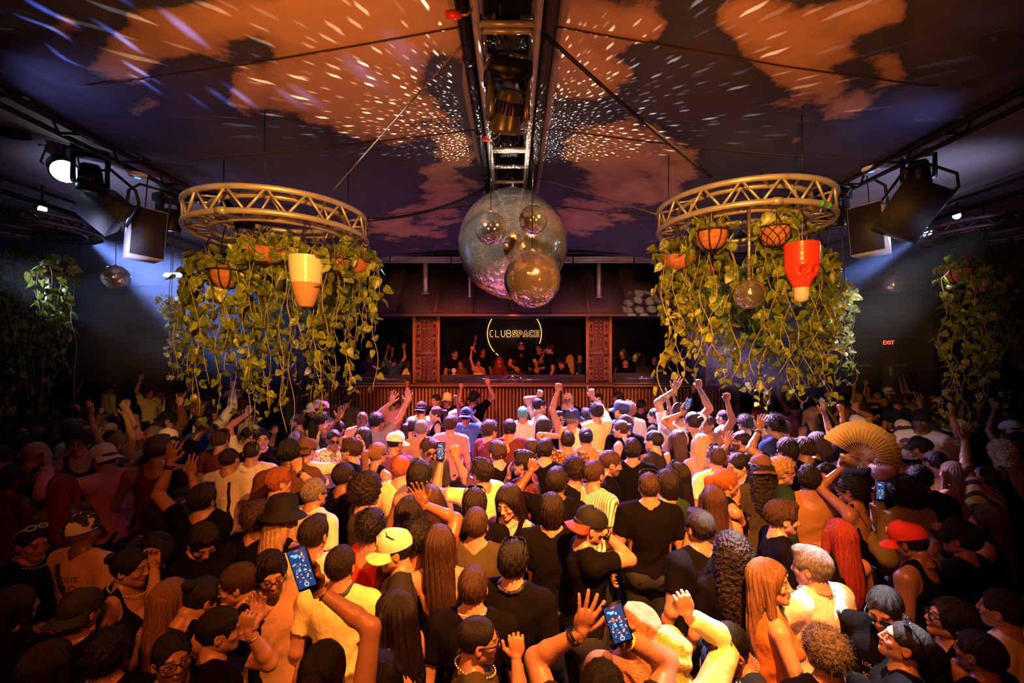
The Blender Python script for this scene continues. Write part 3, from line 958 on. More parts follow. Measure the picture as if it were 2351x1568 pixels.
moving_head((-0.03, 3.02, 4.04), .75, R(18), 38, 'moving head stage lamp hanging from the middle truss in front of the mirror balls', M_SILVER)
moving_head(P(208, 425, 4.35), 0.75, R(40), 20, 'black moving head lamp beside the bright white lamp', lens=None)
moving_head(P(392, 520, 5.3), 0.75, R(70), 8, 'black moving head lamp between the white lit box and the ring with the tall vase')
moving_head(P(2108, 415, 4.5), 0.75, R(-40), 20, 'black moving head lamp above the tilted box on the exit sign side')
moving_head(P(1915, 512, 5.3), 0.75, R(-60), 5, 'black moving head lamp beside the ring with the red skull vase')


def speaker_box(c, size, M, yoke, label, pale=None, group=None):
    """flat rectangular speaker with a bail yoke: closed prism, bevelled front"""
    t = thing('box_speaker', label, 'stage lamp', c, 0, group)  # a hung speaker, it gives no light
    w, d, h = size
    b = MB()
    # wedge: front face full size, back face narrower (the one coloured as lit keeps its full width)
    kb = .46 if pale else .32
    v = [(-w / 2, -d / 2, -h / 2), (w / 2, -d / 2, -h / 2), (w / 2, -d / 2, h / 2), (-w / 2, -d / 2, h / 2),
         (-w * kb, d / 2, -h / 2), (w * kb, d / 2, -h / 2), (w * kb, d / 2, h / 2), (-w * kb, d / 2, h / 2)]
    b.add(v, [(0, 1, 2, 3), (5, 4, 7, 6), (1, 5, 6, 2), (4, 0, 3, 7), (3, 2, 6, 7), (4, 5, 1, 0)])
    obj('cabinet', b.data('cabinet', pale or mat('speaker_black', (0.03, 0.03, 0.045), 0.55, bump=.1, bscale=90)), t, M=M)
    g = MB().box((0, -d / 2 - .004, 0), (w * .96, .006, h * .96)).data('grille', mat('grille_black', (0.012, 0.012, 0.02), 0.6, bump=.4, bscale=160))
    obj('front_grille', g, t, M=M)
    yk = MB().tube([(-w / 2 - .03, 0, 0), (-w / 2 - .03, 0, yoke), (-w / 2 + .05, 0, yoke + .09), (w / 2 - .05, 0, yoke + .09), (w / 2 + .03, 0, yoke), (w / 2 + .03, 0, 0)], .014, 8)
    obj('bail_yoke', yk.data('bail_yoke', M_BLACK, True), t, M=M @ Matrix.Rotation(R(12), 4, 'X'))
    MB().tube([(0, 0, h * .4), (0, 0.05, h * .4 + .5)], .006, 6).build('safety_cable', M_BLACK, t)
    return t


def rot(rx, ry, rz):
    return Matrix.Rotation(R(rz), 4, 'Z') @ Matrix.Rotation(R(ry), 4, 'Y') @ Matrix.Rotation(R(rx), 4, 'X')


M_LITBOX = mat('box_lit_side', (0.45, 0.45, 0.5), 0.5)  # pale cabinet colour: the white lamp light on its side is painted in
speaker_box(P(246, 484, 4.5), (.37, .22, .33), rot(18, 42, 15), .30, 'big black box speaker tilted on its corner beside the bright white lamp')
speaker_box(P(332, 540, 4.9), (.30, .30, .52), rot(0, 4, 52), .42, 'upright wedge shaped box speaker whose side is lit white by the lamps', M_LITBOX)
speaker_box(P(2082, 482, 4.5), (.40, .26, .52), rot(14, 28, -18), .32, 'big black box speaker tilted above the exit doors')
speaker_box(P(1997, 530, 4.9), (.30, .28, .52), rot(0, -4, -52), .42, 'upright wedge shaped box speaker next to the tilted one on the exit sign side', M_LITBOX)


def profile_lamp(c, to, s, label, lens):
    t = thing('profile_spotlight', label, 'stage lamp', c)
    aim(t, to)
    b = MB().lathe([(0, .30 * s), (.07 * s, .29 * s), (.09 * s, .18 * s), (.09 * s, .02 * s), (.10 * s, .0), (.10 * s, -.03 * s), (.088 * s, -.03 * s), (.088 * s, 0)], 18)
    b.build('barrel', M_BLACK, t, True)
    MB().lathe([(0, -.012 * s), (.05 * s, -.016 * s), (.087 * s, -.008 * s)], 18).build('lens', lens, t, True)
    up = MB().tube([c, (c[0], c[1], 4.56)], .012, 6)
    obj('hanging_pole', up.data('hanging_pole', M_BLACK, True), t, M=(Matrix.Translation(c) @ t.rotation_euler.to_matrix().to_4x4()).inverted())
    MB().tube([(-.11 * s, 0, .1 * s), (-.12 * s, 0, .16 * s), (-.08 * s, .18 * s, .16 * s), (.08 * s, .18 * s, .16 * s), (.12 * s, 0, .16 * s), (.11 * s, 0, .1 * s)], .008, 6).build('bail_yoke', M_BLACK, t, True)
    return t


profile_lamp(P(147, 392, 4.3), P(500, 900, 2.0), 1.15, 'large dazzling white lamp beside the side truss', M_LENS)
profile_lamp(P(97, 480, 5.5), P(600, 900, 2.5), .5, 'tiny bright lamp below the dazzling white lamp', M_LENS)
profile_lamp(P(195, 538, 6.9), P(700, 900, 3.0), .85, 'bright lamp beside the dark ring truss throwing a beam into the haze', M_LENSB)
profile_lamp(P(2125, 533, 6.6), P(1640, 860, 3.0), .85, 'bright lamp throwing a blue beam above the exit doors', M_LENSB)
profile_lamp(P(2197, 495, 6.0), P(1640, 860, 3.0), .5, 'small bright lamp near the dark ring above the exit door side', M_LENS)


def dome(c, label):
    t = thing('ceiling_dome', label, 'ceiling sensor', c)
    MB().lathe([(0, -.03), (.03, -.028), (.045, -.015), (.075, -.01), (.08, .0), (.08, .012)], 18).build('dome_shell', M_WHITE, t, True)
    MB().lathe([(0, -.034), (.028, -.030)], 12).build('status_light', mat('cyan_light', (.1, .5, .8), .4, emit=(.1, .5, .9), estr=1.5), t)


dome(P(316, 402, 4.45), 'white round sensor with a cyan light on the truss above the box speakers')
dome(P(2000, 388, 4.5), 'white round sensor with a cyan light on the truss near the exit sign side')
t = thing('led_panel', 'glowing white bar beside the ring with the tall vase', 'light', P(398, 631, 7.2))
MB().box((0, 0, 0), (.26, .1, .05), taper=.8).build('glowing_bar', M_LENSB, t)
MB().tube([(0, 0, .02), (0, 0, 1.3)], .006, 5).build('suspension', M_BLACK, t)
# distant fixtures seen only as dark shapes in the corners
moving_head(P(30, 300, 4.0), 0.7, R(30), 30, 'unlit moving head lamp near the corner of the dark side ceiling')
moving_head(P(2290, 285, 4.2), 0.7, R(-30), 30, 'unlit moving head lamp in the dark corner on the exit sign side')

# ceiling cables -----------------------------------------------------------------
for i, (a, b, sag, r_, nm, lab) in enumerate((
        (P(1062, 100, 2.95), P(762, 440, 3.9), .0, .006, 'steel_wire', 'thin pale wire from the black pipe down to the ring with the tall vase'),
        (P(1250, 78, 2.75), P(1632, 405, 3.6), .02, .014, 'hanging_cable', 'black cable from the middle truss down to the ring with the red skull vase'),
        (P(1128, 425, 5.35), P(842, 505, 4.4), .09, .016, 'hanging_cable', 'sagging black cable from the middle truss to the ring with the tall vase'),
        (P(1240, 410, 5.3), P(1508, 492, 4.4), .0, .005, 'steel_wire', 'thin pale wire from the truss beside the big mirror ball to the other ring'))):
    pts = [a.lerp(b, u) - Vector((0, 0, sag * 4 * u * (1 - u))) for u in np.linspace(0, 1, 15)]
    tag(MB().tube(pts, r_, 6).build(nm, M_PIPE if 'wire' in nm else M_BLACK, smooth=True), lab, 'cable')


# ================================================================== ring trusses
def ring_truss(c, Ro, Ri, h, label, m=None):
    m = m or M_STEEL
    t = thing('ring_truss', label, 'truss ring', c)
    for r, z in ((Ro, 0), (Ri, 0), (Ro, h), (Ri, h)):
        MB().tube(circle(r, 56, z), .0245, 10, closed=True).build('chord', m, t, True)
    n = 16
    zig = MB().tube([(Ro, 0, 0), (Ro * math.cos(PI / n), Ro * math.sin(PI / n), h), ], .0115, 6).data('brace', m, True)
    zag = MB().tube([(Ro * math.cos(PI / n), Ro * math.sin(PI / n), h), (Ro * math.cos(2 * PI / n), Ro * math.sin(2 * PI / n), 0)], .0115, 6).data('brace', m, True)
    k1, k2 = Ri / Ro, 0
    flat = MB().tube([(Ro, 0, 0), (Ri * math.cos(PI / n), Ri * math.sin(PI / n), 0)], .0105, 6).data('brace', m, True)
    flat2 = MB().tube([(Ro * math.cos(2 * PI / n), Ro * math.sin(2 * PI / n), 0), (Ri * math.cos(PI / n), Ri * math.sin(PI / n), 0)], .0105, 6).data('brace', m, True)
    for i in range(n):
        M = Matrix.Rotation(2 * PI * i / n + .13, 4, 'Z')
        obj('brace', zig, t, M=M)
        obj('brace', zag, t, M=M)
        obj('brace', flat, t, M=M)
        obj('brace', flat2, t, M=M)
        S = Matrix.Diagonal((k1, k1, 1, 1))
        if i % 2 == 0:
            obj('brace', zig, t, M=M @ S)
            obj('brace', zag, t, M=M @ S)
        obj('brace', flat, t, M=Matrix.Translation((0, 0, h)) @ M)
    for a in (0.4, 2.5, 4.6):   # coupling sleeves
        MB().tube([((Ro) * math.cos(a + da), (Ro) * math.sin(a + da), 0) for da in (-.05, 0, .05)], .031, 10).build('coupling', m, t, True)
    for a in (0.8, 2.9, 5.0):
        x, y = (Ro + Ri) / 2 * math.cos(a), (Ro + Ri) / 2 * math.sin(a)
        MB().tube([(x, y, h), (x, y, 4.45 - c[2])], .005, 5).build('suspension_wire', M_BLACK, t)
    return t


RL = Vector((-2.17, 4.3, 3.62))
RR = Vector((2.15, 4.3, 3.70))
ring_truss(RL, .76, .56, .19, 'amber lit ring truss above the tall vase and its vines')
rr_ = ring_truss(RR, .74, .55, .19, 'amber lit ring truss with two green tape marks above the red skull vase')
for a in (-1.16, -1.02):
    MB().tube([(.74 * math.cos(a + da), .74 * math.sin(a + da), 0) for da in (-.025, 0, .025)], .0265, 10).build('green_tape', mat('green_tape', (.05, .45, .12), .5), rr_, True)
M_DARKSTEEL = mat('dark_steel', (0.16, 0.13, 0.13), 0.35, 0.8)
ring_truss(P(80, 530, 5.6), .62, .46, .10, 'dark ring truss in the corner beyond the bright lamps', M_DARKSTEEL)
ring_truss(P(2262, 540, 5.6), .62, .46, .10, 'dark ring truss in the shadows above the exit door side plants', M_DARKSTEEL)
t = thing('ring_light', 'thin white glowing ring behind the ring truss with the red skull vase', 'light', P(1912, 622, 5.3))
MB().tube(circle(.085, 24), .012, 6, closed=True).build('glowing_ring', mat('white_ring_lamp', (1, 1, 1), .4, emit=(.8, .88, 1), estr=2.2), t, True)
MB().tube([(0, .085, 0), (0, .085, .9)], .004, 5).build('suspension', M_BLACK, t)
# small pin spot and coiled cables on the left ring
moving_head(P(562, 560, 4.15), .42, R(200), 50, 'small dark lamp hanging inside the ring above the vines', mat('bronze_black', (.10, .07, .05), .4, .6))

# ================================================================== plants
def leaf_mat(name, c1, c2, tr=0.35):
    m = bpy.data.materials.new(name)
    m.use_nodes = True
    nt = m.node_tree
    b = nt.nodes['Principled BSDF']
    oi = _n(nt, 'ShaderNodeObjectInfo')
    tc = _n(nt, 'ShaderNodeTexCoord')
    ns = _n(nt, 'ShaderNodeTexNoise'); ns.inputs['Scale'].default_value = 3.2; ns.inputs['Detail'].default_value = 3
    vec = _n(nt, 'ShaderNodeVectorMath', operation='ADD')
    nt.links.new(tc.outputs['Object'], vec.inputs[0]); nt.links.new(oi.outputs['Random'], vec.inputs[1])
    nt.links.new(vec.outputs[0], ns.inputs['Vector'])
    mr = _n(nt, 'ShaderNodeMapRange'); mr.inputs[1].default_value = .48; mr.inputs[2].default_value = .62
    nt.links.new(ns.outputs[0], mr.inputs[0])
    mx = _n(nt, 'ShaderNodeMix', data_type='RGBA'); mx.inputs[6].default_value = (*c1, 1); mx.inputs[7].default_value = (*c2, 1)
    nt.links.new(mr.outputs[0], mx.inputs[0])
    hs = _n(nt, 'ShaderNodeHueSaturation')
    vr = _n(nt, 'ShaderNodeMapRange'); vr.inputs[3].default_value = .35; vr.inputs[4].default_value = 1.55
    nt.links.new(oi.outputs['Random'], vr.inputs[0]); nt.links.new(vr.outputs[0], hs.inputs['Value'])
    nt.links.new(mx.outputs[2], hs.inputs['Color'])
    nt.links.new(hs.outputs[0], b.inputs['Base Color'])
    b.inputs['Roughness'].default_value = .33
    tl_ = _n(nt, 'ShaderNodeBsdfTranslucent')
    nt.links.new(hs.outputs[0], tl_.inputs[0])
    ms = _n(nt, 'ShaderNodeMixShader'); ms.inputs[0].default_value = tr
    out = nt.nodes['Material Output']
    nt.links.new(b.outputs[0], ms.inputs[1]); nt.links.new(tl_.outputs[0], ms.inputs[2]); nt.links.new(ms.outputs[0], out.inputs[0])
    MATS[name] = m
    return m


M_LEAF = leaf_mat('pothos_leaf', (0.14, 0.205, 0.02), (0.36, 0.38, 0.055))
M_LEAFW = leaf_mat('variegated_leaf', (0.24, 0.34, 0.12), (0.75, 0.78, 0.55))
M_VINE = mat('vine_stem', (0.42, 0.34, 0.13), 0.5)


def leaf_mesh(fold, curl, w):
    out = [(0.0, 0.0), (.18, .10), (.36, .06), (.48, -.10), (.47, -.32), (.36, -.58), (.18, -.84), (0, -1.05)]
    V, T = [], []
    for s in (-1, 1):
        pass
    mid = [(0, 0), (0, -.20), (0, -.50), (0, -.80), (0, -1.05)]
    verts = []

    def pt(x, z):
        return (x * w, fold * abs(x) * 1.1 + curl * z * z * .45 + .05 * math.sin(z * 7) * abs(x), z)
    for x, z in mid:
        verts.append(pt(x, z))
    base = {}
    for s in (-1, 1):
        base[s] = len(verts)
        for x, z in out[1:-1]:
            verts.append(pt(s * x, z))
    tris = []
    for s in (-1, 1):
        b = base[s]
        fan = [(0, b, b + 1), (0, b + 1, 1), (1, b + 1, b + 2), (1, b + 2, b + 3), (1, b + 3, 2), (2, b + 3, b + 4), (2, b + 4, 3), (3, b + 4, b + 5), (3, b + 5, 4)]
        for f in fan:
            tris.append(f if s > 0 else f[::-1])
    # petiole
    n0 = len(verts)
    verts += [(-.02, 0, 0), (.02, 0, 0), (.015, -.10, .42), (-.015, -.10, .42)]
    return mesh('leaf', verts, [tris, [(n0, n0 + 1, n0 + 2, n0 + 3)]], None, True)


LEAFS = []
for mm in (M_LEAF, M_LEAFW):
    row = []
    for fold, curl, w in ((.25, .25, 1.0), (.5, -.2, .85), (.1, .45, 1.1)):
        me = leaf_mesh(fold, curl, w)
        me.materials.append(mm)
        row.append(me)
    LEAFS.append(row)


def coir(n, r, h, c, mx):
    return MB().lathe([(r * .25, -h), (r * .6, -h * .9), (r * .85, -h * .6), (r, -h * .15), (r * 1.02, 0), (r * .93, .0), (r * .9, -.02), (0, -.02)], 22).data(n, mx, True)


M_COIR = mat('coir_liner', (0.46, 0.16, 0.07), 0.85, bump=.7, bscale=70, var=.4, vscale=25)
M_WIRE = mat('basket_wire', (0.03, 0.02, 0.015), 0.5, .5)
M_VASE = mat('glazed_cream', (0.78, 0.68, 0.52), 0.25, bump=.3, bscale=4, stretch=(.2, .2, 14), coat=.4)
M_VASE2 = mat('glazed_tan', (0.50, 0.27, 0.13), 0.22, bump=.3, bscale=4, stretch=(.2, .2, 14), coat=.4)
M_SKULL = mat('red_glaze', (0.85, 0.05, 0.025), 0.28, bump=.3, bscale=4, stretch=(.2, .2, 16), coat=.5)


def plant(c, kind, label, strands, name='hanging_plant', bushy=24, r=.13, h=.16, white=0.0, seed=0, lmax=300, hang=None, size=(.070, .115), group=None):
    """c: rim centre of the pot; strands: list of (x, y, z_bottom) ends relative to world"""
    rg = random.Random(seed)
    t = thing(name, label, 'hanging plant', c, 0, group)
    c = Vector(c)
    if kind == 'wide':
        obj('coir_pot', coir('coir_pot', r, h, c, M_COIR), t)
        w = MB()
        for i in range(9):
            a = 2 * PI * i / 9
            w.tube([(rr * 1.03 * math.cos(a), rr * 1.03 * math.sin(a), z) for rr, z in ((r, 0), (r, -h * .3), (r * .85, -h * .62), (r * .55, -h * .92), (r * .2, -h * 1.04))], .007, 5)
        w.tube(circle(r * 1.05, 24, 0), .008, 5, closed=True)
        w.build('wire_basket', M_WIRE, t, True)
    elif kind == 'lattice':
        obj('coir_pot', coir('coir_pot', r, h, c, M_COIR), t)
        w = MB()
        for s in (-1, 1):
            for i in range(10):
                a = 2 * PI * i / 10
                w.tube([(rr * 1.04 * math.cos(a + s * k * .35), rr * 1.04 * math.sin(a + s * k * .35), z) for k, (rr, z) in enumerate(((r, 0), (r * .97, -h * .3), (r * .85, -h * .62), (r * .55, -h * .92), (r * .2, -h * 1.04)))], .0045, 4)
        w.tube(circle(r * 1.05, 24, 0), .006, 5, closed=True)
        w.build('wire_basket', M_WIRE, t, True)
    elif kind == 'vase':
        MB().lathe([(r, 0), (r * .99, -h * .18), (r * .93, -h * .38), (r * .86, -h * .53)], 26).build('upper_glaze', M_VASE, t, True)
        MB().lathe([(r * .86, -h * .53), (r * .75, -h * .72), (r * .58, -h * .88), (r * .42, -h * .985), (r * .38, -h), (0, -h)], 26).build('lower_glaze', M_VASE2, t, True)
        MB().lathe([(r * .99, 0), (r * .9, .004), (r * .85, -.03), (0, -.03)], 26).build('rim', M_VASE, t, True)
    elif kind == 'skull':
        # a vase glazed red, moulded below as a skull: brow, eye sockets, nose, cheekbones, narrow jaw
        nu, nv = 60, 50
        V = []
        for j in range(nv + 1):
            v = j / nv
            if v < .42:
                rr = r * (1.0 - .02 * v)
            elif v < .62:
                rr = r * (0.99 - .30 * (v - .42))
            else:
                rr = r * (.93 - 1.25 * (v - .62))
            for i in range(nu):
                a = 2 * PI * i / nu
                fa = math.atan2(math.sin(a + PI / 2), math.cos(a + PI / 2))     # 0 at the face, which looks at -y
                q_ = rr
                q_ *= 1 + .06 * math.exp(-((v - .50) / .05) ** 2) * math.exp(-(fa / .9) ** 2)
                for s in (-1, 1):
                    q_ *= 1 - .42 * math.exp(-((v - .62) / .062) ** 4 - ((fa - s * .44) / .25) ** 4)
                    q_ *= 1 + .10 * math.exp(-((v - .74) / .05) ** 2 - ((fa - s * .75) / .25) ** 2)
                    q_ *= 1 - .16 * math.exp(-((v - .88) / .07) ** 2 - ((fa - s * .85) / .25) ** 2)
                q_ *= 1 - .30 * math.exp(-((v - .77) / .038) ** 2 - (fa / .14) ** 2)
                if v > .86 and abs(fa) < .8:
                    q_ *= 1 + .035 * math.cos(fa * 24)
                q_ *= 1 + .05 * math.exp(-((v - .9) / .06) ** 2 - (fa / .3) ** 2)
                V.append((q_ * math.cos(a), q_ * math.sin(a), -h * v))
        q = [(j * nu + i, (j + 1) * nu + i, (j + 1) * nu + (i + 1) % nu, j * nu + (i + 1) % nu) for j in range(nv) for i in range(nu)]
        obj('skull_body', mesh('skull_body', V, [q], M_SKULL, True), t)
        for s in (-1, 1):
            MB().lathe([(0, -.004), (.022, -.002), (.030, .004)], 14, rot=Matrix.Rotation(R(90), 4, 'X'), c=(s * r * .37, -r * .60, -h * .625)).build('eye_socket', mat('socket_shadow_red', (.25, .015, .01), .6), t)
        MB().lathe([(r * .99, 0), (r * .88, .0), (r * .8, -.03), (0, -.03)], 26).build('rim', M_SKULL, t, True)
        MB().lathe([(r * .46, -h * .97), (r * .42, -h * 1.06), (r * .45, -h * 1.16), (r * .38, -h * 1.28), (r * .15, -h * 1.33), (0, -h * 1.33)], 20).build('white_lower_jaw', M_PALE, t, True)
    elif kind == 'dark':
        MB().lathe([(r * .7, -h), (r, 0), (r * .9, 0), (0, -.02), ], 16).build('nursery_pot', mat('dark_plastic_pot', (.09, .08, .09), .5), t, True)
    elif kind == 'none':
        MB().lathe([(0, -h), (r * .6, -h * .8), (r, 0), (0, .01)], 14).build('root_ball', M_COIR, t, True)
    hz = hang if hang else c.z + .35
    hw = MB()
    for i in range(3):
        a = 2 * PI * i / 3 + .5
        hw.tube([(r * math.cos(a), r * math.sin(a), 0), (0, 0, hz - c.z)], .0035, 4)
    hw.build('hanger_wire', M_WIRE, t)
    st = MB()
    nl = 0
    for i in range(bushy):      # upright bushy growth at the rim
        a = rg.uniform(0, 2 * PI)
        e = Vector((math.cos(a) * r * rg.uniform(.2, 1.5), math.sin(a) * r * rg.uniform(.2, 1.3), rg.uniform(.01, .17)))
        b0 = Vector((e.x * .3, e.y * .3, -.02))
        m_ = b0.lerp(e, .5) + Vector((0, 0, .04))
        st.tube([b0, m_, e], .0022, 4, cap=False)
        put_leaf(t, e, rg, size, white)
        nl += 1
    for (sx, sy, zb) in strands:
        e = Vector((sx, sy, zb)) - c
        a = math.atan2(e.y, e.x) if (abs(e.x) + abs(e.y)) > 0.02 else rg.uniform(0, 6.28)
        hd = math.hypot(e.x, e.y)
        # over the rim, outwards, then hanging
        pts = [Vector((math.cos(a) * r * .5, math.sin(a) * r * .5, .0)), Vector((math.cos(a) * r * .95, math.sin(a) * r * .95, .04))]
        if hd > r * 1.6:
            for u in (.4, .8):
                pts.append(Vector((e.x * (u * .85 + .15), e.y * (u * .85 + .15), .05 - .12 * u + rg.uniform(-.04, .06))))
        z = pts[-1].z
        x, y = e.x, e.y
        ph = rg.uniform(0, 6)
        while z > e.z:
            z -= .06
            f = (pts[0].z - z) / max(.1, -e.z)
            wob = .022 + .026 * f
            pts.append(Vector((x + wob * math.sin(z * 9 + ph) + .02 * math.sin(z * 3.1 + ph * 2), y + wob * math.cos(z * 8 + ph), z)))
        if rg.random() < .4:        # the tip curls up
            l_ = pts[-1]
            s_ = rg.choice((-1, 1))
            pts += [l_ + Vector((s_ * .03, 0, -.02)), l_ + Vector((s_ * .06, 0, .0)), l_ + Vector((s_ * .07, 0, .03))]
        st.tube(pts, [.0027] * (len(pts) - 1) + [.0015], 4, cap=False)
        d = rg.uniform(0, .04)
        for k_ in range(1, len(pts)):
            seg = (pts[k_] - pts[k_ - 1]).length
            d += seg
            if d > rg.uniform(.022, .045) * (1 + .9 * k_ / len(pts)) and nl < lmax:
                d = 0
                sc_ = 1.08 - .45 * k_ / len(pts)
                put_leaf(t, pts[k_] + Vector((rg.uniform(-.02, .02), rg.uniform(-.02, .02), 0)), rg, (size[0] * sc_, size[1] * sc_), white)
                nl += 1
    st.build('vine_stem', M_VINE, t, kind='stuff')
    return t


def put_leaf(t, p, rg, size, white):
    me = LEAFS[1 if rg.random() < white else 0][rg.randrange(3)]
    s = rg.uniform(*size)
    a = rg.gauss(-PI / 2, 1.1)
    M = Matrix.Translation(p) @ Matrix.Rotation(a + PI / 2, 4, 'Z') @ Matrix.Rotation(rg.gauss(.35, .5), 4, 'X') @ Matrix.Rotation(rg.gauss(0, .65), 4, 'Y') @ Matrix.Diagonal((s, s, s, 1)) @ Matrix.Translation((0, .10, -.42))
    o = bpy.data.objects.new('leaf', me)
    C.objects.link(o)
    o.parent = t
    o.matrix_local = M


def ends(lst, seed):
    """(px, py bottom, depth) -> world ends"""
    rg = random.Random(seed)
    out = []
    for px, py, d in lst:
        p = P(px, py, d)
        out.append((p.x, p.y, p.z))
    return out


def spread(x0, x1, y0, y1, d0, d1, n, seed):
    rg = random.Random(seed)
    return [(x0 + (x1 - x0) * (i + rg.uniform(.1, .9)) / n, rg.uniform(y0, y1), rg.uniform(d0, d1)) for i in range(n)]


g = 'plants on the ring with the tall vase'
plant(P(480, 603, 4.35), 'lattice', 'small coir basket plant at the outer edge of the ring with the tall vase', ends(spread(405, 470, 660, 900, 4.2, 4.6, 6, 1), 1), seed=1, bushy=16, r=.11, h=.13, hang=3.62, group=g)
plant(P(517, 622, 3.95), 'wide', 'rounded orange coir basket plant trailing vines beside the tall vase', ends(spread(440, 560, 740, 960, 3.9, 4.2, 11, 2), 2), seed=2, bushy=22, r=.125, h=.15, hang=3.62, group=g)
plant(P(612, 575, 4.0), 'none', 'densest leafy plant between the orange basket and the tall vase', ends(spread(555, 680, 700, 1010, 3.75, 4.3, 14, 3), 3), seed=3, bushy=70, r=.19, h=.12, hang=3.62, group=g)
plant(P(703, 590, 3.75), 'vase', 'plant in a tall tapering vase glazed cream above and tan below', ends(spread(690, 755, 760, 985, 3.7, 4.0, 5, 4), 4), seed=4, bushy=18, r=.135, h=.41, hang=3.62, group=g)
plant(P(772, 598, 4.3), 'lattice', 'coir basket plant half hidden behind the tall vase', ends(spread(735, 800, 740, 900, 4.1, 4.4, 7, 5), 5), seed=5, bushy=28, r=.14, h=.15, hang=3.62, group=g)
plant(P(820, 600, 4.45), 'none', 'leafy plant at the edge of the ring nearest the mirror balls', ends(spread(790, 868, 690, 925, 4.3, 4.6, 8, 6), 6), seed=6, bushy=36, r=.13, h=.12, hang=3.62, group=g)
plant(P(640, 640, 4.8), 'dark', 'plant at the back of the ring behind the dense leaves', ends(spread(560, 760, 760, 940, 4.7, 4.95, 9, 7), 7), seed=7, bushy=20, r=.12, h=.14, hang=3.62, group=g, white=.25)
g = 'plants on the ring with the red skull vase'
plant(P(1633, 533, 3.85), 'wide', 'orange coir basket plant with broad bars under the ring beside the mirror ball', ends(spread(1590, 1700, 700, 900, 3.8, 4.1, 5, 11), 11), seed=11, bushy=20, r=.13, h=.15, hang=3.7, group=g)
plant(P(1778, 525, 3.8), 'lattice', 'orange coir basket plant with crossed wires next to the red skull vase', ends(spread(1730, 1830, 690, 930, 3.8, 4.0, 9, 12), 12), seed=12, bushy=22, r=.125, h=.15, hang=3.7, group=g, size=(.07, .12))
plant(P(1840, 560, 3.75), 'skull', 'plant in a shiny red vase moulded as a skull', ends(spread(1845, 1895, 760, 930, 3.8, 4.05, 6, 13), 13), seed=13, bushy=10, r=.13, h=.36, hang=3.7, group=g)
plant(P(1612, 612, 4.5), 'wide', 'lower orange basket plant partly hidden by leaves behind the broad barred basket', ends(spread(1570, 1680, 760, 900, 4.4, 4.7, 9, 14), 14), seed=14, bushy=34, r=.14, h=.15, hang=3.7, group=g)
plant(P(1555, 590, 4.2), 'none', 'bushy plant overhanging the end of the booth roof with dappled light', ends(spread(1512, 1610, 680, 915, 4.1, 4.3, 12, 15), 15), seed=15, bushy=60, r=.16, h=.12, hang=3.7, group=g, white=.1)
plant(P(1730, 620, 4.85), 'dark', 'plant behind the mirror ball trailing long vines', ends(spread(1650, 1790, 800, 930, 4.7, 4.95, 14, 16), 16), seed=16, bushy=24, r=.14, h=.14, hang=3.7, group=g, white=.2)
plant(P(1880, 610, 4.5), 'none', 'leafy plant behind the red skull vase at the edge of the ring', ends(spread(1830, 1915, 740, 925, 4.4, 4.65, 14, 17), 17), seed=17, bushy=40, r=.13, h=.12, hang=3.7, group=g, white=.1)
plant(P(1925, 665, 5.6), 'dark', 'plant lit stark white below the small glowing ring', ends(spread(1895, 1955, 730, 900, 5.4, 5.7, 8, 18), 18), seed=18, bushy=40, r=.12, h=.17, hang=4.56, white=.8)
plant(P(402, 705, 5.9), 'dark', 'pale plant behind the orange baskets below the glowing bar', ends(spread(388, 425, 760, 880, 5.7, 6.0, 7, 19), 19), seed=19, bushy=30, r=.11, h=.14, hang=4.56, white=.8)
g = 'plants in the dark corner beyond the bright lamps'
for i, (x, y, d, kd, lab) in enumerate(((30, 610, 5.5, 'wide', 'dark plant nearest the edge under the dark ring beyond the bright lamps'),
                                        (128, 615, 5.3, 'lattice', 'dark plant with a reddish basket under the ring beyond the bright lamps'),
                                        (85, 620, 5.9, 'none', 'dark leafy plant at the back of the ring beyond the bright lamps'))):
    plant(P(x, y, d), kd, lab, ends(spread(x - 48, x + 45, 760, 980, d - .2, d + .2, 10, 30 + i), 30), seed=30 + i, bushy=28, r=.14, h=.15, hang=4.0, group=g, lmax=190)
g = 'plants in the dark corner on the exit sign side'
for i, (x, y, d, kd, lab) in enumerate(((2200, 618, 5.4, 'wide', 'dark plant with a reddish basket nearest the exit doors under the dark ring'),
                                        (2258, 640, 5.2, 'wide', 'dark plant with the lowest reddish basket under the dark ring'),
                                        (2320, 625, 5.7, 'none', 'dark leafy plant at the far edge under the dark ring on the exit side'))):
    plant(P(x, y, d), kd, lab, ends(spread(x - 35, x + 45, 780, 980, d - .2, d + .2, 10, 40 + i), 40), seed=40 + i, bushy=28, r=.15, h=.16, hang=4.0, group=g, lmax=190)


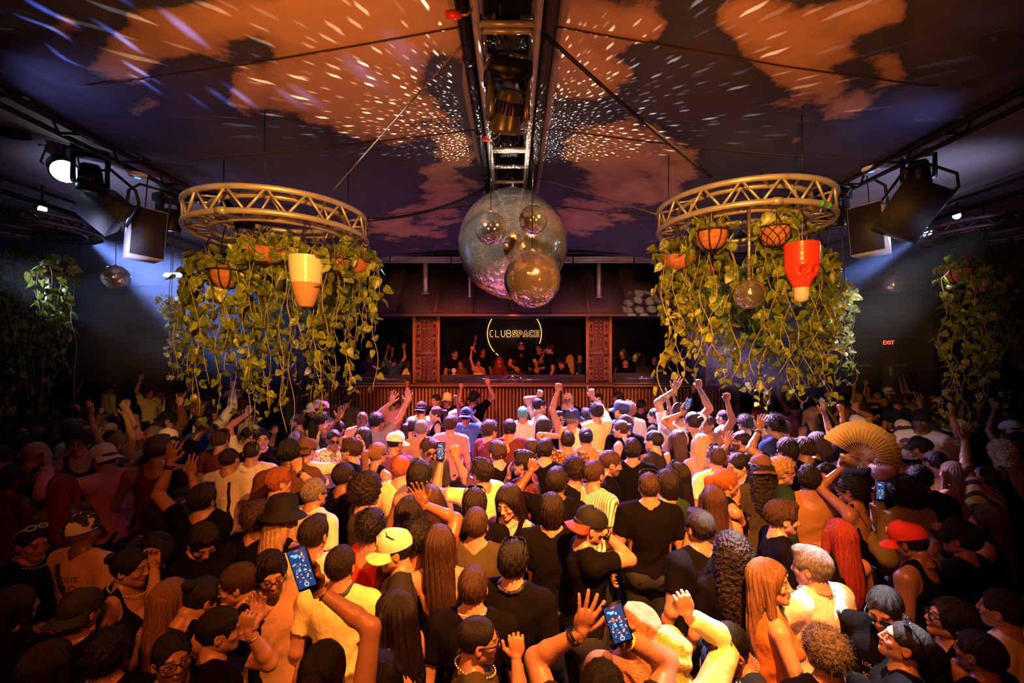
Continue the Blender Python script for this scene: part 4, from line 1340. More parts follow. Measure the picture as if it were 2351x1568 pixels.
# ================================================================== haze in the two side bays
def haze(name, lo, hi, dens, label):
    m = bpy.data.materials.new(name)
    m.use_nodes = True
    nt = m.node_tree
    nt.nodes.remove(nt.nodes['Principled BSDF'])
    v = _n(nt, 'ShaderNodeVolumePrincipled')
    v.inputs['Color'].default_value = (.8, .85, 1, 1)
    v.inputs['Anisotropy'].default_value = .25
    tc = _n(nt, 'ShaderNodeTexCoord')
    ns = _n(nt, 'ShaderNodeTexNoise'); ns.inputs['Scale'].default_value = 1.3; ns.inputs['Detail'].default_value = 2
    nt.links.new(tc.outputs['Object'], ns.inputs['Vector'])
    mr = _n(nt, 'ShaderNodeMapRange'); mr.inputs[1].default_value = .35; mr.inputs[2].default_value = .7; mr.inputs[3].default_value = dens * .3; mr.inputs[4].default_value = dens * 1.6
    nt.links.new(ns.outputs[0], mr.inputs[0])
    # thins out towards its own faces
    gen = _n(nt, 'ShaderNodeSeparateXYZ')
    nt.links.new(tc.outputs['Generated'], gen.inputs[0])
    prod = mr.outputs[0]
    for ax in range(3):
        a = _n(nt, 'ShaderNodeMath', operation='PINGPONG'); a.inputs[1].default_value = .5
        nt.links.new(gen.outputs[ax], a.inputs[0])
        b = _n(nt, 'ShaderNodeMapRange', interpolation_type='SMOOTHSTEP'); b.inputs[1].default_value = 0; b.inputs[2].default_value = .3
        nt.links.new(a.outputs[0], b.inputs[0])
        c = _n(nt, 'ShaderNodeMath', operation='MULTIPLY')
        nt.links.new(prod, c.inputs[0]); nt.links.new(b.outputs[0], c.inputs[1])
        prod = c.outputs[0]
    nt.links.new(prod, v.inputs['Density'])
    nt.links.new(v.outputs[0], nt.nodes['Material Output'].inputs['Volume'])
    c = [(a + b) / 2 for a, b in zip(lo, hi)]
    s = [b - a for a, b in zip(lo, hi)]
    o = obj(name, MB().box((0, 0, 0), s).data(name, m), loc=c, kind='stuff')
    return tag(o, label)


haze('stage_haze', (-8.6, 4.9, 1.9), (-2.6, 8.6, 4.35), .16, 'blue lit smoke haze drifting beside the ring with the tall vase')
haze('stage_haze', (2.7, 5.0, 1.9), (8.4, 8.4, 4.35), .16, 'blue lit smoke haze drifting above the exit doors')
# ================================================================== people: shaped from signed distance fields
class Field:
    def __init__(s, lo, hi, h):
        s.h = h
        s.lo = np.array(lo, float)
        s.n = np.ceil((np.array(hi, float) - s.lo) / h).astype(int) + 1
        s.a = np.full(s.n, 0.5, np.float32)
        s.ax = [s.lo[i] + h * np.arange(s.n[i]) for i in range(3)]

    def _sub(s, lo, hi, pad):
        i0 = np.clip(np.floor((np.array(lo) - pad - s.lo) / s.h).astype(int), 0, s.n - 1)
        i1 = np.clip(np.ceil((np.array(hi) + pad - s.lo) / s.h).astype(int) + 1, 1, s.n)
        return tuple(slice(a, b) for a, b in zip(i0, i1))

    def _pt(s, sl):
        return (s.ax[0][sl[0]][:, None, None], s.ax[1][sl[1]][None, :, None], s.ax[2][sl[2]][None, None, :])

    def _put(s, sl, d, k, sub=False):
        a = s.a[sl]
        if sub:
            d = -d
            if k > 0:
                hh = np.clip(.5 + .5 * (d - a) / k, 0, 1)
                s.a[sl] = a + (d - a) * hh + k * hh * (1 - hh)
            else:
                s.a[sl] = np.maximum(a, d)
        elif k > 0:
            hh = np.clip(.5 + .5 * (a - d) / k, 0, 1)
            s.a[sl] = a + (d - a) * hh - k * hh * (1 - hh)
        else:
            s.a[sl] = np.minimum(a, d)

    def ell(s, c, r, k=.02, M=None, sub=False):
        c, r = np.array(c, float), np.array(r, float)
        e = r if M is None else np.full(3, r.max())
        sl = s._sub(c - e, c + e, k + 2 * s.h)
        x, y, z = s._pt(sl)
        x, y, z = x - c[0], y - c[1], z - c[2]
        if M is not None:
            x, y, z = (M[0][0] * x + M[1][0] * y + M[2][0] * z, M[0][1] * x + M[1][1] * y + M[2][1] * z, M[0][2] * x + M[1][2] * y + M[2][2] * z)
        k0 = np.sqrt((x / r[0]) ** 2 + (y / r[1]) ** 2 + (z / r[2]) ** 2)
        k1 = np.sqrt((x / r[0] ** 2) ** 2 + (y / r[1] ** 2) ** 2 + (z / r[2] ** 2) ** 2) + 1e-6
        s._put(sl, k0 * (k0 - 1) / k1, k, sub)

    def cap(s, a, b, ra, rb, k=.02, sub=False, sq=1.0):
        a, b = np.array(a, float), np.array(b, float)
        m = max(ra, rb)
        sl = s._sub(np.minimum(a, b) - m, np.maximum(a, b) + m, k + 2 * s.h)
        x, y, z = s._pt(sl)
        ab = b - a
        t = np.clip(((x - a[0]) * ab[0] + (y - a[1]) * ab[1] + (z - a[2]) * ab[2]) / max(1e-9, ab @ ab), 0, 1)
        d = np.sqrt((x - a[0] - t * ab[0]) ** 2 + (y - a[1] - t * ab[1]) ** 2 + (z - a[2] - t * ab[2]) ** 2) - (ra + (rb - ra) * t)
        s._put(sl, d, k, sub)

    def cut(s, p, n, k=0):
        """removes what lies on the side n points to"""
        x, y, z = s.ax[0][:, None, None], s.ax[1][None, :, None], s.ax[2][None, None, :]
        d = (x - p[0]) * n[0] + (y - p[1]) * n[1] + (z - p[2]) * n[2]
        s.a = np.maximum(s.a, d.astype(np.float32))

    def mesh(s):
        """naive surface nets"""
        a = s.a
        a[0] = a[-1] = .1; a[:, 0] = a[:, -1] = .1; a[:, :, 0] = a[:, :, -1] = .1
        ins = a < 0
        n = np.array(a.shape)
        c = [ins[i:n[0] - 1 + i, j:n[1] - 1 + j, k:n[2] - 1 + k] for i in (0, 1) for j in (0, 1) for k in (0, 1)]
        cnt = sum(x.astype(np.int8) for x in c)
        act = (cnt > 0) & (cnt < 8)
        I = np.argwhere(act)
        vid = np.full(act.shape, -1, np.int32)
        vid[act] = np.arange(len(I))
        cor = {}
        for i in (0, 1):
            for j in (0, 1):
                for k in (0, 1):
                    cor[i, j, k] = a[I[:, 0] + i, I[:, 1] + j, I[:, 2] + k]
        S = np.zeros((len(I), 3)); N = np.zeros(len(I))
        for ax in range(3):
            o = [q for q in range(3) if q != ax]
            for u in (0, 1):
                for v in (0, 1):
                    p0 = [0, 0, 0]; p0[o[0]] = u; p0[o[1]] = v
                    p1 = list(p0); p1[ax] = 1
                    A, B = cor[tuple(p0)], cor[tuple(p1)]
                    m = (A < 0) != (B < 0)
                    t = np.where(m, A / np.where(m, A - B, 1), 0)
                    S[m, ax] += t[m]
                    S[m, o[0]] += u
                    S[m, o[1]] += v
                    N += m
        V = s.lo + (I + S / N[:, None]) * s.h
        Q = []
        for ax in range(3):
            o = [q for q in range(3) if q != ax]
            sl0 = [slice(1, -1)] * 3; sl1 = [slice(1, -1)] * 3
            sl0[ax] = slice(0, -1); sl1[ax] = slice(1, None)
            A, B = ins[tuple(sl0)], ins[tuple(sl1)]
            for flip in (0, 1):
                E = np.argwhere((A & ~B) if not flip else (~A & B))
                if not len(E):
                    continue
                off = np.ones(3, int); off[ax] = 0
                E = E + off
                d = []
                for u, v in ((0, 0), (1, 0), (1, 1), (0, 1)):
                    e = E.copy(); e[:, o[0]] -= u; e[:, o[1]] -= v
                    d.append(vid[e[:, 0], e[:, 1], e[:, 2]])
                q = np.stack(d, 1)
                if (ax != 1) == bool(flip):
                    q = q[:, ::-1]
                Q.append(q)
        return V, np.concatenate(Q)


def vnoise(V, f, seed=0.0):
    """cheap smooth noise for arrays: sums of rotated sines"""
    rg = np.random.default_rng(int(seed * 10) + 5)
    out = np.zeros(len(V))
    for i in range(7):
        w = rg.normal(0, 1, 3); w = w / np.linalg.norm(w) * f * (0.7 + .15 * i)
        out += np.sin(V @ w + rg.uniform(0, 6.28) + 1.3 * np.sin(V @ np.roll(w, 1) * .6))
    return out / 4


# ------------------------------------------------------------------ head (origin: head centre, looks along +y)
HEADS = {}


def head(sex='m', beard=0, face='calm'):
    key = (sex, beard, face)
    if key in HEADS:
        return HEADS[key]
    f = Field((-.10, -.13, -.165), (.10, .145, .14), .0052)
    w = 1.0 if sex == 'm' else .955
    f.ell((0, -.012, .028), (.077 * w, .098, .092), 0)                      # cranium
    f.ell((0, .030, -.018), (.064 * w, .064, .085), .03)                     # face mass
    f.cap((-.040 * w, .010, -.060), (0, .062, -.088), .026, .024 if sex == 'm' else .020, .03)   # jaw
    f.cap((.040 * w, .010, -.060), (0, .062, -.088), .026, .024 if sex == 'm' else .020, .03)
    f.ell((0, .072, -.092), (.020, .016, .015), .015)                        # chin
    f.cap((-.033 * w, .079, .026), (.033 * w, .079, .026), .011, .011, .014)   # brow
    for s in (-1, 1):
        f.ell((s * .031 * w, .094, .003), (.018, .014, .012), .010, sub=True)   # eye socket
        f.ell((s * .043 * w, .066, -.022), (.021, .018, .018), .015)            # cheekbone
        f.ell((s * .079 * w, -.004, -.010), (.010, .020, .031), .006, M=Matrix.Rotation(s * R(14), 3, 'Z'))   # ear
        f.ell((s * .086 * w, .003, -.006), (.005, .010, .016), .004, sub=True)
        f.ell((s * .031 * w, .0835, .003), (.0145, .0125, .0115), .003)         # lid and eyeball
    f.cap((0, .092, .016), (0, .110, -.026), .0082, .0108, .010)              # nose bridge and tip
    for s in (-1, 1):
        f.ell((s * .011, .101, -.030), (.0085, .010, .0075), .006)            # nostril wing
    f.ell((0, .091, -.0515), (.025, .013, .0065), .006)                       # upper lip
    f.ell((0, .090, -.0620), (.021, .013, .0070), .005)                       # lower lip
    f.cap((-.020, .104, -.0565), (.020, .104, -.0565), .0022, .0022, .003, sub=True)
    f.cap((0, -.030, -.070), (0, -.048, -.165), .050 * w, .054 * w, .03)        # neck
    if beard == 2:
        f.ell((0, .052, -.088), (.052, .052, .040), .02)
    V, Q = f.mesh()
    # tints: rgb replaces the skin by a
    col = np.zeros((len(V), 4))
    x, y, z = V[:, 0], V[:, 1], V[:, 2]

    def paint(mask, rgb, a):
        m = np.clip(mask, 0, 1)[:, None] * a
        col[:, :3] = col[:, :3] * (1 - m) + np.array(rgb) * m
        col[:, 3:] = col[:, 3:] * (1 - m) + m
    front = y > .05
    paint(((np.abs(x) < .024) & (np.abs(z + .057) < .012) & (y > .086)).astype(float), (.35, .07, .06) if sex == 'm' else (.50, .03, .04), .65)
    for s in (-1, 1):
        bx = (x - s * .032 * w)
        paint(((np.abs(bx) < .020) & (np.abs(z - .024 - .004 * np.cos(bx * 60)) < .0055) & front).astype(float), (.03, .018, .012), .9)
        paint(((bx ** 2 / .013 ** 2 + (z - .003) ** 2 / .0062 ** 2) < 1).astype(float) * front, (.45, .38, .35), .9)
        paint(((bx ** 2 + (z - .003) ** 2) < .0058 ** 2).astype(float) * front, (.02, .012, .01), 1)
        paint(((np.abs(bx) < .017) & (np.abs(z - .0105) < .003) & front).astype(float), (.02, .012, .01), .9)
    if beard:
        m = (z < -.038 + .25 * np.maximum(0, np.abs(x) - .045)) & (y > -.005) & (z > -.14) | ((np.abs(z + .043) < .0065) & (np.abs(x) < .030) & front)
        m &= ~((np.abs(x) < .022) & (np.abs(z + .057) < .0085))
        m &= (z > -.125) | (y > .02)
        paint(m.astype(float), (.03, .017, .011), .55 if beard == 1 else .92)
    HEADS[key] = (V, Q, col)
    return HEADS[key]


# ------------------------------------------------------------------ hands (origin: wrist, fingers along +z, palm to +y, thumb to +x = a right hand seen from its back when x is flipped)
HANDS = {}


def hand(pose, side):
    key = (pose, side)
    if key in HANDS:
        return HANDS[key]
    f = Field((-.10, -.06, -.035), (.10, .12, .215), .0048)
    f.cap((0, 0, -.03), (0, 0, .01), .024, .024, 0)
    f.ell((-.004, 0, .052), (.041, .0155, .052), .012)
    f.ell((.020, .008, .030), (.020, .014, .030), .010)
    curl = {'open': (6, 8, 6), 'wave': (10, 14, 10), 'relax': (28, 34, 22), 'fist': (78, 95, 60), 'hold': (34, 40, 34)}
    base = [(-.034, .088, .062, -10), (-.013, .094, .078, -3), (.010, .093, .073, 4), (.031, .086, .064, 12)]   # little .. index
    for i, (x, z, ln, spr) in enumerate(base):
        c = curl.get(pose, curl['fist'])
        if pose == 'point' and i == 3: c = (4, 6, 4)
        if pose == 'peace' and i >= 2: c = (2, 4, 4)
        if pose == 'ok' and i < 3: c = (10, 14, 10)
        if pose == 'ok' and i == 3: c = (40, 60, 40)
        s_ = spr * (1.7 if pose in ('open', 'ok') else 1.0 if pose in ('wave', 'peace') else .4)
        if pose == 'peace' and i == 2: s_ = -4
        p = np.array((x, 0, z)); a = 0
        rr = .0095 if i else .0083
        f.cap((x * .7, 0, z - .03), p, .011, rr * 1.1, .008)
        for seg, cc in zip((.46, .31, .23), c):
            a += cc
            d = np.array((math.sin(R(s_)) * math.cos(R(a)), math.sin(R(a)), math.cos(R(s_)) * math.cos(R(a))))
            q = p + d * ln * seg
            f.cap(p, q, rr, rr * .93, .002)
            p, rr = q, rr * .93
    tb = np.array((.030, .004, .022))
    if pose in ('open', 'wave', 'ok'):
        t1, t2 = tb + (.030, .008, .030), tb + (.048, .012, .058)
    elif pose == 'thumb':
        t1, t2 = tb + (.030, -.002, .026), tb + (.036, -.006, .060)
    elif pose == 'hold':
        t1, t2 = tb + (.022, .026, .026), tb + (.018, .046, .046)
    else:
        t1, t2 = tb + (.016, .020, .028), tb + (-.002, .034, .044)
    if pose == 'ok':
        t2 = tb + (.030, .034, .060)
    f.cap(tb, t1, .014, .0115, .008)
    f.cap(t1, t2, .0115, .0095, .004)
    V, Q = f.mesh()
    if side < 0:
        V = V * (-1, 1, 1)
        Q = Q[:, ::-1]
    HANDS[key] = (V, Q)
    return HANDS[key]


# ------------------------------------------------------------------ body
UA, FA = .285, .25
BODY = {}


def solve_arm(sh, target, pole):
    sh, t = Vector(sh), Vector(target)
    d = t - sh
    L_ = min(d.length, UA + FA - .012)
    L_ = max(L_, .12)
    d.normalize()
    w = sh + d * L_
    a = (UA ** 2 - FA ** 2 + L_ ** 2) / (2 * L_)
    hh = math.sqrt(max(0, UA ** 2 - a ** 2))
    pl = Vector(pole)
    pl = pl - d * pl.dot(d)
    if pl.length < 1e-4:
        pl = d.orthogonal()
    return sh + d * a + pl.normalized() * hh, w


def arms_of(pose, sex):
    """pose -> {side: (wrist target, pole, hand pose, palm hint)} for side -1 (his left... -x) and +1"""
    dn = lambda s: ((s * .27, .06, .90), (s * .3, -1, -.2), 'relax', (-s, .2, 0))
    bent = lambda s: ((s * .14, .27, 1.13), (s * 1, -.3, -1), 'relax', (-s * .6, 0, -.8))
    up = lambda s, h='open': ((s * .24, .12, 1.93), (s * 1, .1, .0), h, (0, 1, 0))
    mid = lambda s, h='fist': ((s * .26, .24, 1.62), (s * 1, -.2, -1), h, (0, 1, 0))
    face = lambda s: ((s * .07, .17, 1.47), (s * 1, 0, -1), 'relax', (0, -1, 0))
    ph = lambda s: ((s * .10, .42, 1.66), (s * 1, 0, -.8), 'hold', (0, -1, 0))
    drink = lambda s: ((s * .15, .26, 1.32), (s * 1, -.1, -1), 'hold', (-s, .3, 0))
    T = {'down': (dn, dn), 'bent': (bent, bent), 'bentr': (dn, bent), 'upr': (bent, up), 'upl': (up, bent), 'upb': (up, up),
         'fistr': (dn, lambda s: up(s, 'fist')), 'fistl': (lambda s: up(s, 'fist'), dn), 'pointr': (dn, lambda s: up(s, 'point')), 'midr': (dn, mid), 'midl': (mid, dn),
         'face': (dn, face), 'phone': (dn, ph), 'phoneb': (ph, ph), 'drink': (dn, drink), 'drinkl': (drink, dn)}
    l, r = T[pose]
    return {-1: l(-1), 1: r(1)}


def hand_frame(wrist, elbow, palm):
    z = (wrist - elbow).normalized()
    if wrist.z > 1.3 and z.z > -.3:
        z = (z * .35 + Vector((0, 0, .65))).normalized()     # the wrist bends so that the hand stands up
    y = Vector(palm)
    y = y - z * y.dot(z)
    if y.length < 1e-3:
        y = z.orthogonal()
    y.normalize()
    x = y.cross(z)
    M = Matrix((x, y, z)).transposed()
    return np.array(M)


def body_prims(sex, A, fat=1.0):
    """list of (kind, args, region)"""
    m = sex == 'm'
    sw = .178 if m else .150
    L = []
    E = lambda c, r, k, g: L.append(('e', c, r, k, g))
    K = lambda a, b, ra, rb, k, g: L.append(('k', a, b, ra, rb, k, g))
    E((0, .000, 1.27), ((.158 if m else .135) * fat, .108 * fat, .185), .0, 'torso')
    E((0, -.012, 1.36), ((.165 if m else .138) * fat, .085, .085), .05, 'torso')
    E((0, .004, 1.10), ((.138 if m else .118) * fat, .100 * fat, .15), .05, 'torso')
    E((0, -.004, .955), ((.155 if m else .168) * fat, .118 * fat, .115), .05, 'hip')
    for s in (-1, 1):
        K((s * .035, -.012, 1.475), (s * (sw - .005), -.008, 1.412), .040, .052 if m else .042, .045, 'torso')
        if m:
            E((s * .075, .072, 1.325), (.075, .040, .060), .03, 'torso')
        else:
            E((s * .066, .088, 1.285), (.056, .052, .056), .025, 'torso')
        E((s * .078, -.072, .925), (.078, .065, .080), .03, 'hip')
        K((s * .085, 0, .90), (s * .095, .012, .49), .086, .055, .03, 'leg')
        K((s * .095, .012, .49), (s * .098, -.015, .09), .053, .037, .02, 'leg')
        K((s * .098, -.03, .045), (s * .105, .13, .035), .036, .030, .02, 'foot')
    K((0, -.022, 1.43), (0, -.010, 1.53), .060 if m else .050, .053 if m else .046, .03, 'neck')
    out = {}
    for s in (-1, 1):
        tgt, pole, hp, palm = A[s]
        sh = Vector((s * sw, -.005, 1.405))
        d = Vector(tgt) - sh
        if d.z > .1:   # a raised arm lifts the shoulder
            sh += Vector((-s * .02, 0, .045 * min(1, d.z / .4)))
        el, wr = solve_arm(sh, tgt, pole)
        r0, r1, r2, r3 = (.056, .043, .041, .026) if m else (.045, .035, .034, .021)
        r0, r1 = r0 * (fat * .5 + .5), r1
        K(sh, el, r0, r1, .03, 'arm%d' % s)
        mid = el.lerp(wr, .3)
        K(el, mid, r1 * .95, r2, .02, 'fore%d' % s)
        K(mid, wr, r2, r3, .015, 'fore%d' % s)
        out[s] = (sh, el, wr, hp, palm)
    return L, out


def run_prims(f, L, regs, infl=0.0):
    for p in L:
        g = p[-1]
        if regs is not None and not any(g.startswith(r) for r in regs):
            continue
        if p[0] == 'e':
            f.ell(p[1], [r + infl for r in p[2]], p[3])
        else:
            f.cap(p[1], p[2], p[3] + infl, p[4] + infl, p[5])


def bounds(L, pad=.12):
    lo, hi = np.full(3, 9.), np.full(3, -9.)
    for p in L:
        if p[0] == 'e':
            lo = np.minimum(lo, np.array(p[1]) - p[2]); hi = np.maximum(hi, np.array(p[1]) + p[2])
        else:
            m = max(p[3], p[4])
            for q in (p[1], p[2]):
                lo = np.minimum(lo, np.array(q) - m); hi = np.maximum(hi, np.array(q) + m)
    return lo - pad, hi + pad


NECK = Vector((0, -.012, 1.50))
HC = Vector((0, .012, 1.605))


def head_matrix(yaw, pitch, roll):
    """turns the head about the neck"""
    Rm = Matrix.Rotation(R(yaw), 4, 'Z') @ Matrix.Rotation(R(-pitch), 4, 'X') @ Matrix.Rotation(R(roll), 4, 'Y')
    return Matrix.Translation(NECK) @ Rm @ Matrix.Translation((HC - NECK) * .96) @ Matrix.Scale(.92, 4)


def skin_material():
    m = bpy.data.materials.new('skin')
    m.use_nodes = True
    nt = m.node_tree
    b = nt.nodes['Principled BSDF']
    oi = _n(nt, 'ShaderNodeObjectInfo')
    at = _n(nt, 'ShaderNodeAttribute', attribute_name='tint')
    mx = _n(nt, 'ShaderNodeMix', data_type='RGBA')
    nt.links.new(at.outputs['Alpha'], mx.inputs[0])
    nt.links.new(oi.outputs['Color'], mx.inputs[6])
    nt.links.new(at.outputs['Color'], mx.inputs[7])
    nt.links.new(mx.outputs[2], b.inputs['Base Color'])
    b.inputs['Roughness'].default_value = .42
    b.inputs['Specular IOR Level'].default_value = .45
    tc = _n(nt, 'ShaderNodeTexCoord')
    ns = _n(nt, 'ShaderNodeTexNoise'); ns.inputs['Scale'].default_value = 90
    nt.links.new(tc.outputs['Object'], ns.inputs['Vector'])
    bp = _n(nt, 'ShaderNodeBump'); bp.inputs['Strength'].default_value = .12; bp.inputs['Distance'].default_value = .004
    nt.links.new(ns.outputs[0], bp.inputs['Height']); nt.links.new(bp.outputs[0], b.inputs['Normal'])
    return m


def tinted(name, rough, bump, scale, stretch=(1, 1, 1), var=.25, vs=14, sheen=0.0, pattern=None, pc=(0, 0, 0), ps=20, spec=.3):
    """cloth and hair take their colour from the object; noise only varies it"""
    m = bpy.data.materials.new(name)
    m.use_nodes = True
    nt = m.node_tree
    b = nt.nodes['Principled BSDF']
    oi = _n(nt, 'ShaderNodeObjectInfo')
    tc = _n(nt, 'ShaderNodeTexCoord')
    mp = _n(nt, 'ShaderNodeMapping'); mp.inputs['Scale'].default_value = stretch
    nt.links.new(tc.outputs['Object'], mp.inputs[0])
    ns = _n(nt, 'ShaderNodeTexNoise'); ns.inputs['Scale'].default_value = vs; ns.inputs['Detail'].default_value = 3
    nt.links.new(mp.outputs[0], ns.inputs['Vector'])
    mr = _n(nt, 'ShaderNodeMapRange'); mr.inputs[1].default_value = .3; mr.inputs[2].default_value = .7
    mr.inputs[3].default_value = 1 - var; mr.inputs[4].default_value = 1 + var
    nt.links.new(ns.outputs[0], mr.inputs[0])
    hs = _n(nt, 'ShaderNodeHueSaturation')
    nt.links.new(oi.outputs['Color'], hs.inputs['Color']); nt.links.new(mr.outputs[0], hs.inputs['Value'])
    base = hs.outputs[0]
    if pattern:
        if pattern == 'dots':
            t = _n(nt, 'ShaderNodeTexVoronoi'); t.inputs['Scale'].default_value = ps
            nt.links.new(tc.outputs['Object'], t.inputs['Vector']); fac = t.outputs['Distance']; a, c = .28, .34
        elif pattern == 'leopard':
            t = _n(nt, 'ShaderNodeTexVoronoi', feature='DISTANCE_TO_EDGE'); t.inputs['Scale'].default_value = ps
            nt.links.new(tc.outputs['Object'], t.inputs['Vector']); fac = t.outputs['Distance']; a, c = .10, .14
        elif pattern == 'stripes':
            t = _n(nt, 'ShaderNodeTexWave', bands_direction='X'); t.inputs['Scale'].default_value = ps
            nt.links.new(tc.outputs['Object'], t.inputs['Vector']); fac = t.outputs['Fac']; a, c = .12, .2
        elif pattern == 'bands':
            t = _n(nt, 'ShaderNodeTexWave', bands_direction='DIAGONAL'); t.inputs['Scale'].default_value = ps
            t.inputs['Distortion'].default_value = 1.5; t.inputs['Detail Scale'].default_value = .6
            nt.links.new(tc.outputs['Object'], t.inputs['Vector']); fac = t.outputs['Fac']; a, c = .32, .42
        elif pattern == 'check':
            t = _n(nt, 'ShaderNodeTexVoronoi', distance='MANHATTAN'); t.inputs['Scale'].default_value = ps; t.inputs['Randomness'].default_value = .25
            nt.links.new(tc.outputs['Object'], t.inputs['Vector']); fac = t.outputs['Distance']; a, c = .36, .46
        elif pattern == 'camo':
            t = _n(nt, 'ShaderNodeTexNoise'); t.inputs['Scale'].default_value = ps
            nt.links.new(tc.outputs['Object'], t.inputs['Vector']); fac = t.outputs[0]; a, c = .49, .51
        m2 = _n(nt, 'ShaderNodeMapRange'); m2.inputs[1].default_value = a; m2.inputs[2].default_value = c
        nt.links.new(fac, m2.inputs[0])
        mx = _n(nt, 'ShaderNodeMix', data_type='RGBA'); mx.inputs[6].default_value = (*pc, 1)
        nt.links.new(m2.outputs[0], mx.inputs[0]); nt.links.new(base, mx.inputs[7])
        base = mx.outputs[2]
    nt.links.new(base, b.inputs['Base Color'])
    b.inputs['Roughness'].default_value = rough
    b.inputs['Specular IOR Level'].default_value = spec
    b.inputs['Sheen Weight'].default_value = sheen
    n2 = _n(nt, 'ShaderNodeTexNoise'); n2.inputs['Scale'].default_value = scale; n2.inputs['Detail'].default_value = 3
    nt.links.new(mp.outputs[0], n2.inputs['Vector'])
    bp = _n(nt, 'ShaderNodeBump'); bp.inputs['Strength'].default_value = bump; bp.inputs['Distance'].default_value = .03 if name == 'cotton' else .008
    nt.links.new(n2.outputs[0], bp.inputs['Height']); nt.links.new(bp.outputs[0], b.inputs['Normal'])
    MATS[name] = m
    return m


M_SKIN = skin_material()
M_HAIR = tinted('hair', .5, .6, 160, (2.5, 2.5, .6), .6, 60, spec=.35)
M_HAIRC = tinted('curly_hair', .5, .7, 150, (1, 1, 1), .6, 60, spec=.3)
M_HAIRL = tinted('long_hair', .42, .6, 150, (4, 4, .12), .6, 60, spec=.4)
M_FAB = tinted('cotton', .9, .5, 12, (1, 1, .6), .10, 5, spec=.03)
M_FABP = {'dots': tinted('dotted_cotton', .8, .3, 12, pattern='dots', pc=(.05, .02, .04), ps=42),
          'leopard': tinted('leopard_print', .8, .3, 12, pattern='leopard', pc=(.05, .02, .01), ps=24),
          'stripes': tinted('pinstripe', .8, .3, 12, pattern='stripes', pc=(.10, .08, .06), ps=14),
          'bands': tinted('banded_knit', .85, .4, 14, pattern='bands', pc=(.06, .04, .03), ps=4.5),
          'check': tinted('woven_scarf_cloth', .85, .6, 40, pattern='check', pc=(.07, .022, .008), ps=105),
          'camo': tinted('camouflage_print', .8, .3, 12, pattern='camo', pc=(.03, .03, .02), ps=12)}
M_DENIM = tinted('denim', .85, .3, 60, var=.15, vs=10)
M_CAP = tinted('cap_cloth', .8, .3, 60, var=.1)
M_SUN = mat('sunglass_lens', (.01, .01, .012), .08, coat=1.0)
M_SUNB = mat('mirrored_blue_lens', (.05, .22, .55), .08, .8)
M_CLEAR = mat('clear_lens', (.9, .9, .9), .05, trans=1.0)
M_GOLD = mat('gold_jewelry', (.8, .55, .25), .3, 1.0)
M_PEARL = mat('pearl_beads', (.75, .7, .62), .3)
M_BAND = mat('yellow_wristband', (.75, .7, .12), .5)
M_FRAMEW = mat('white_plastic_frame', (.75, .75, .75), .4)


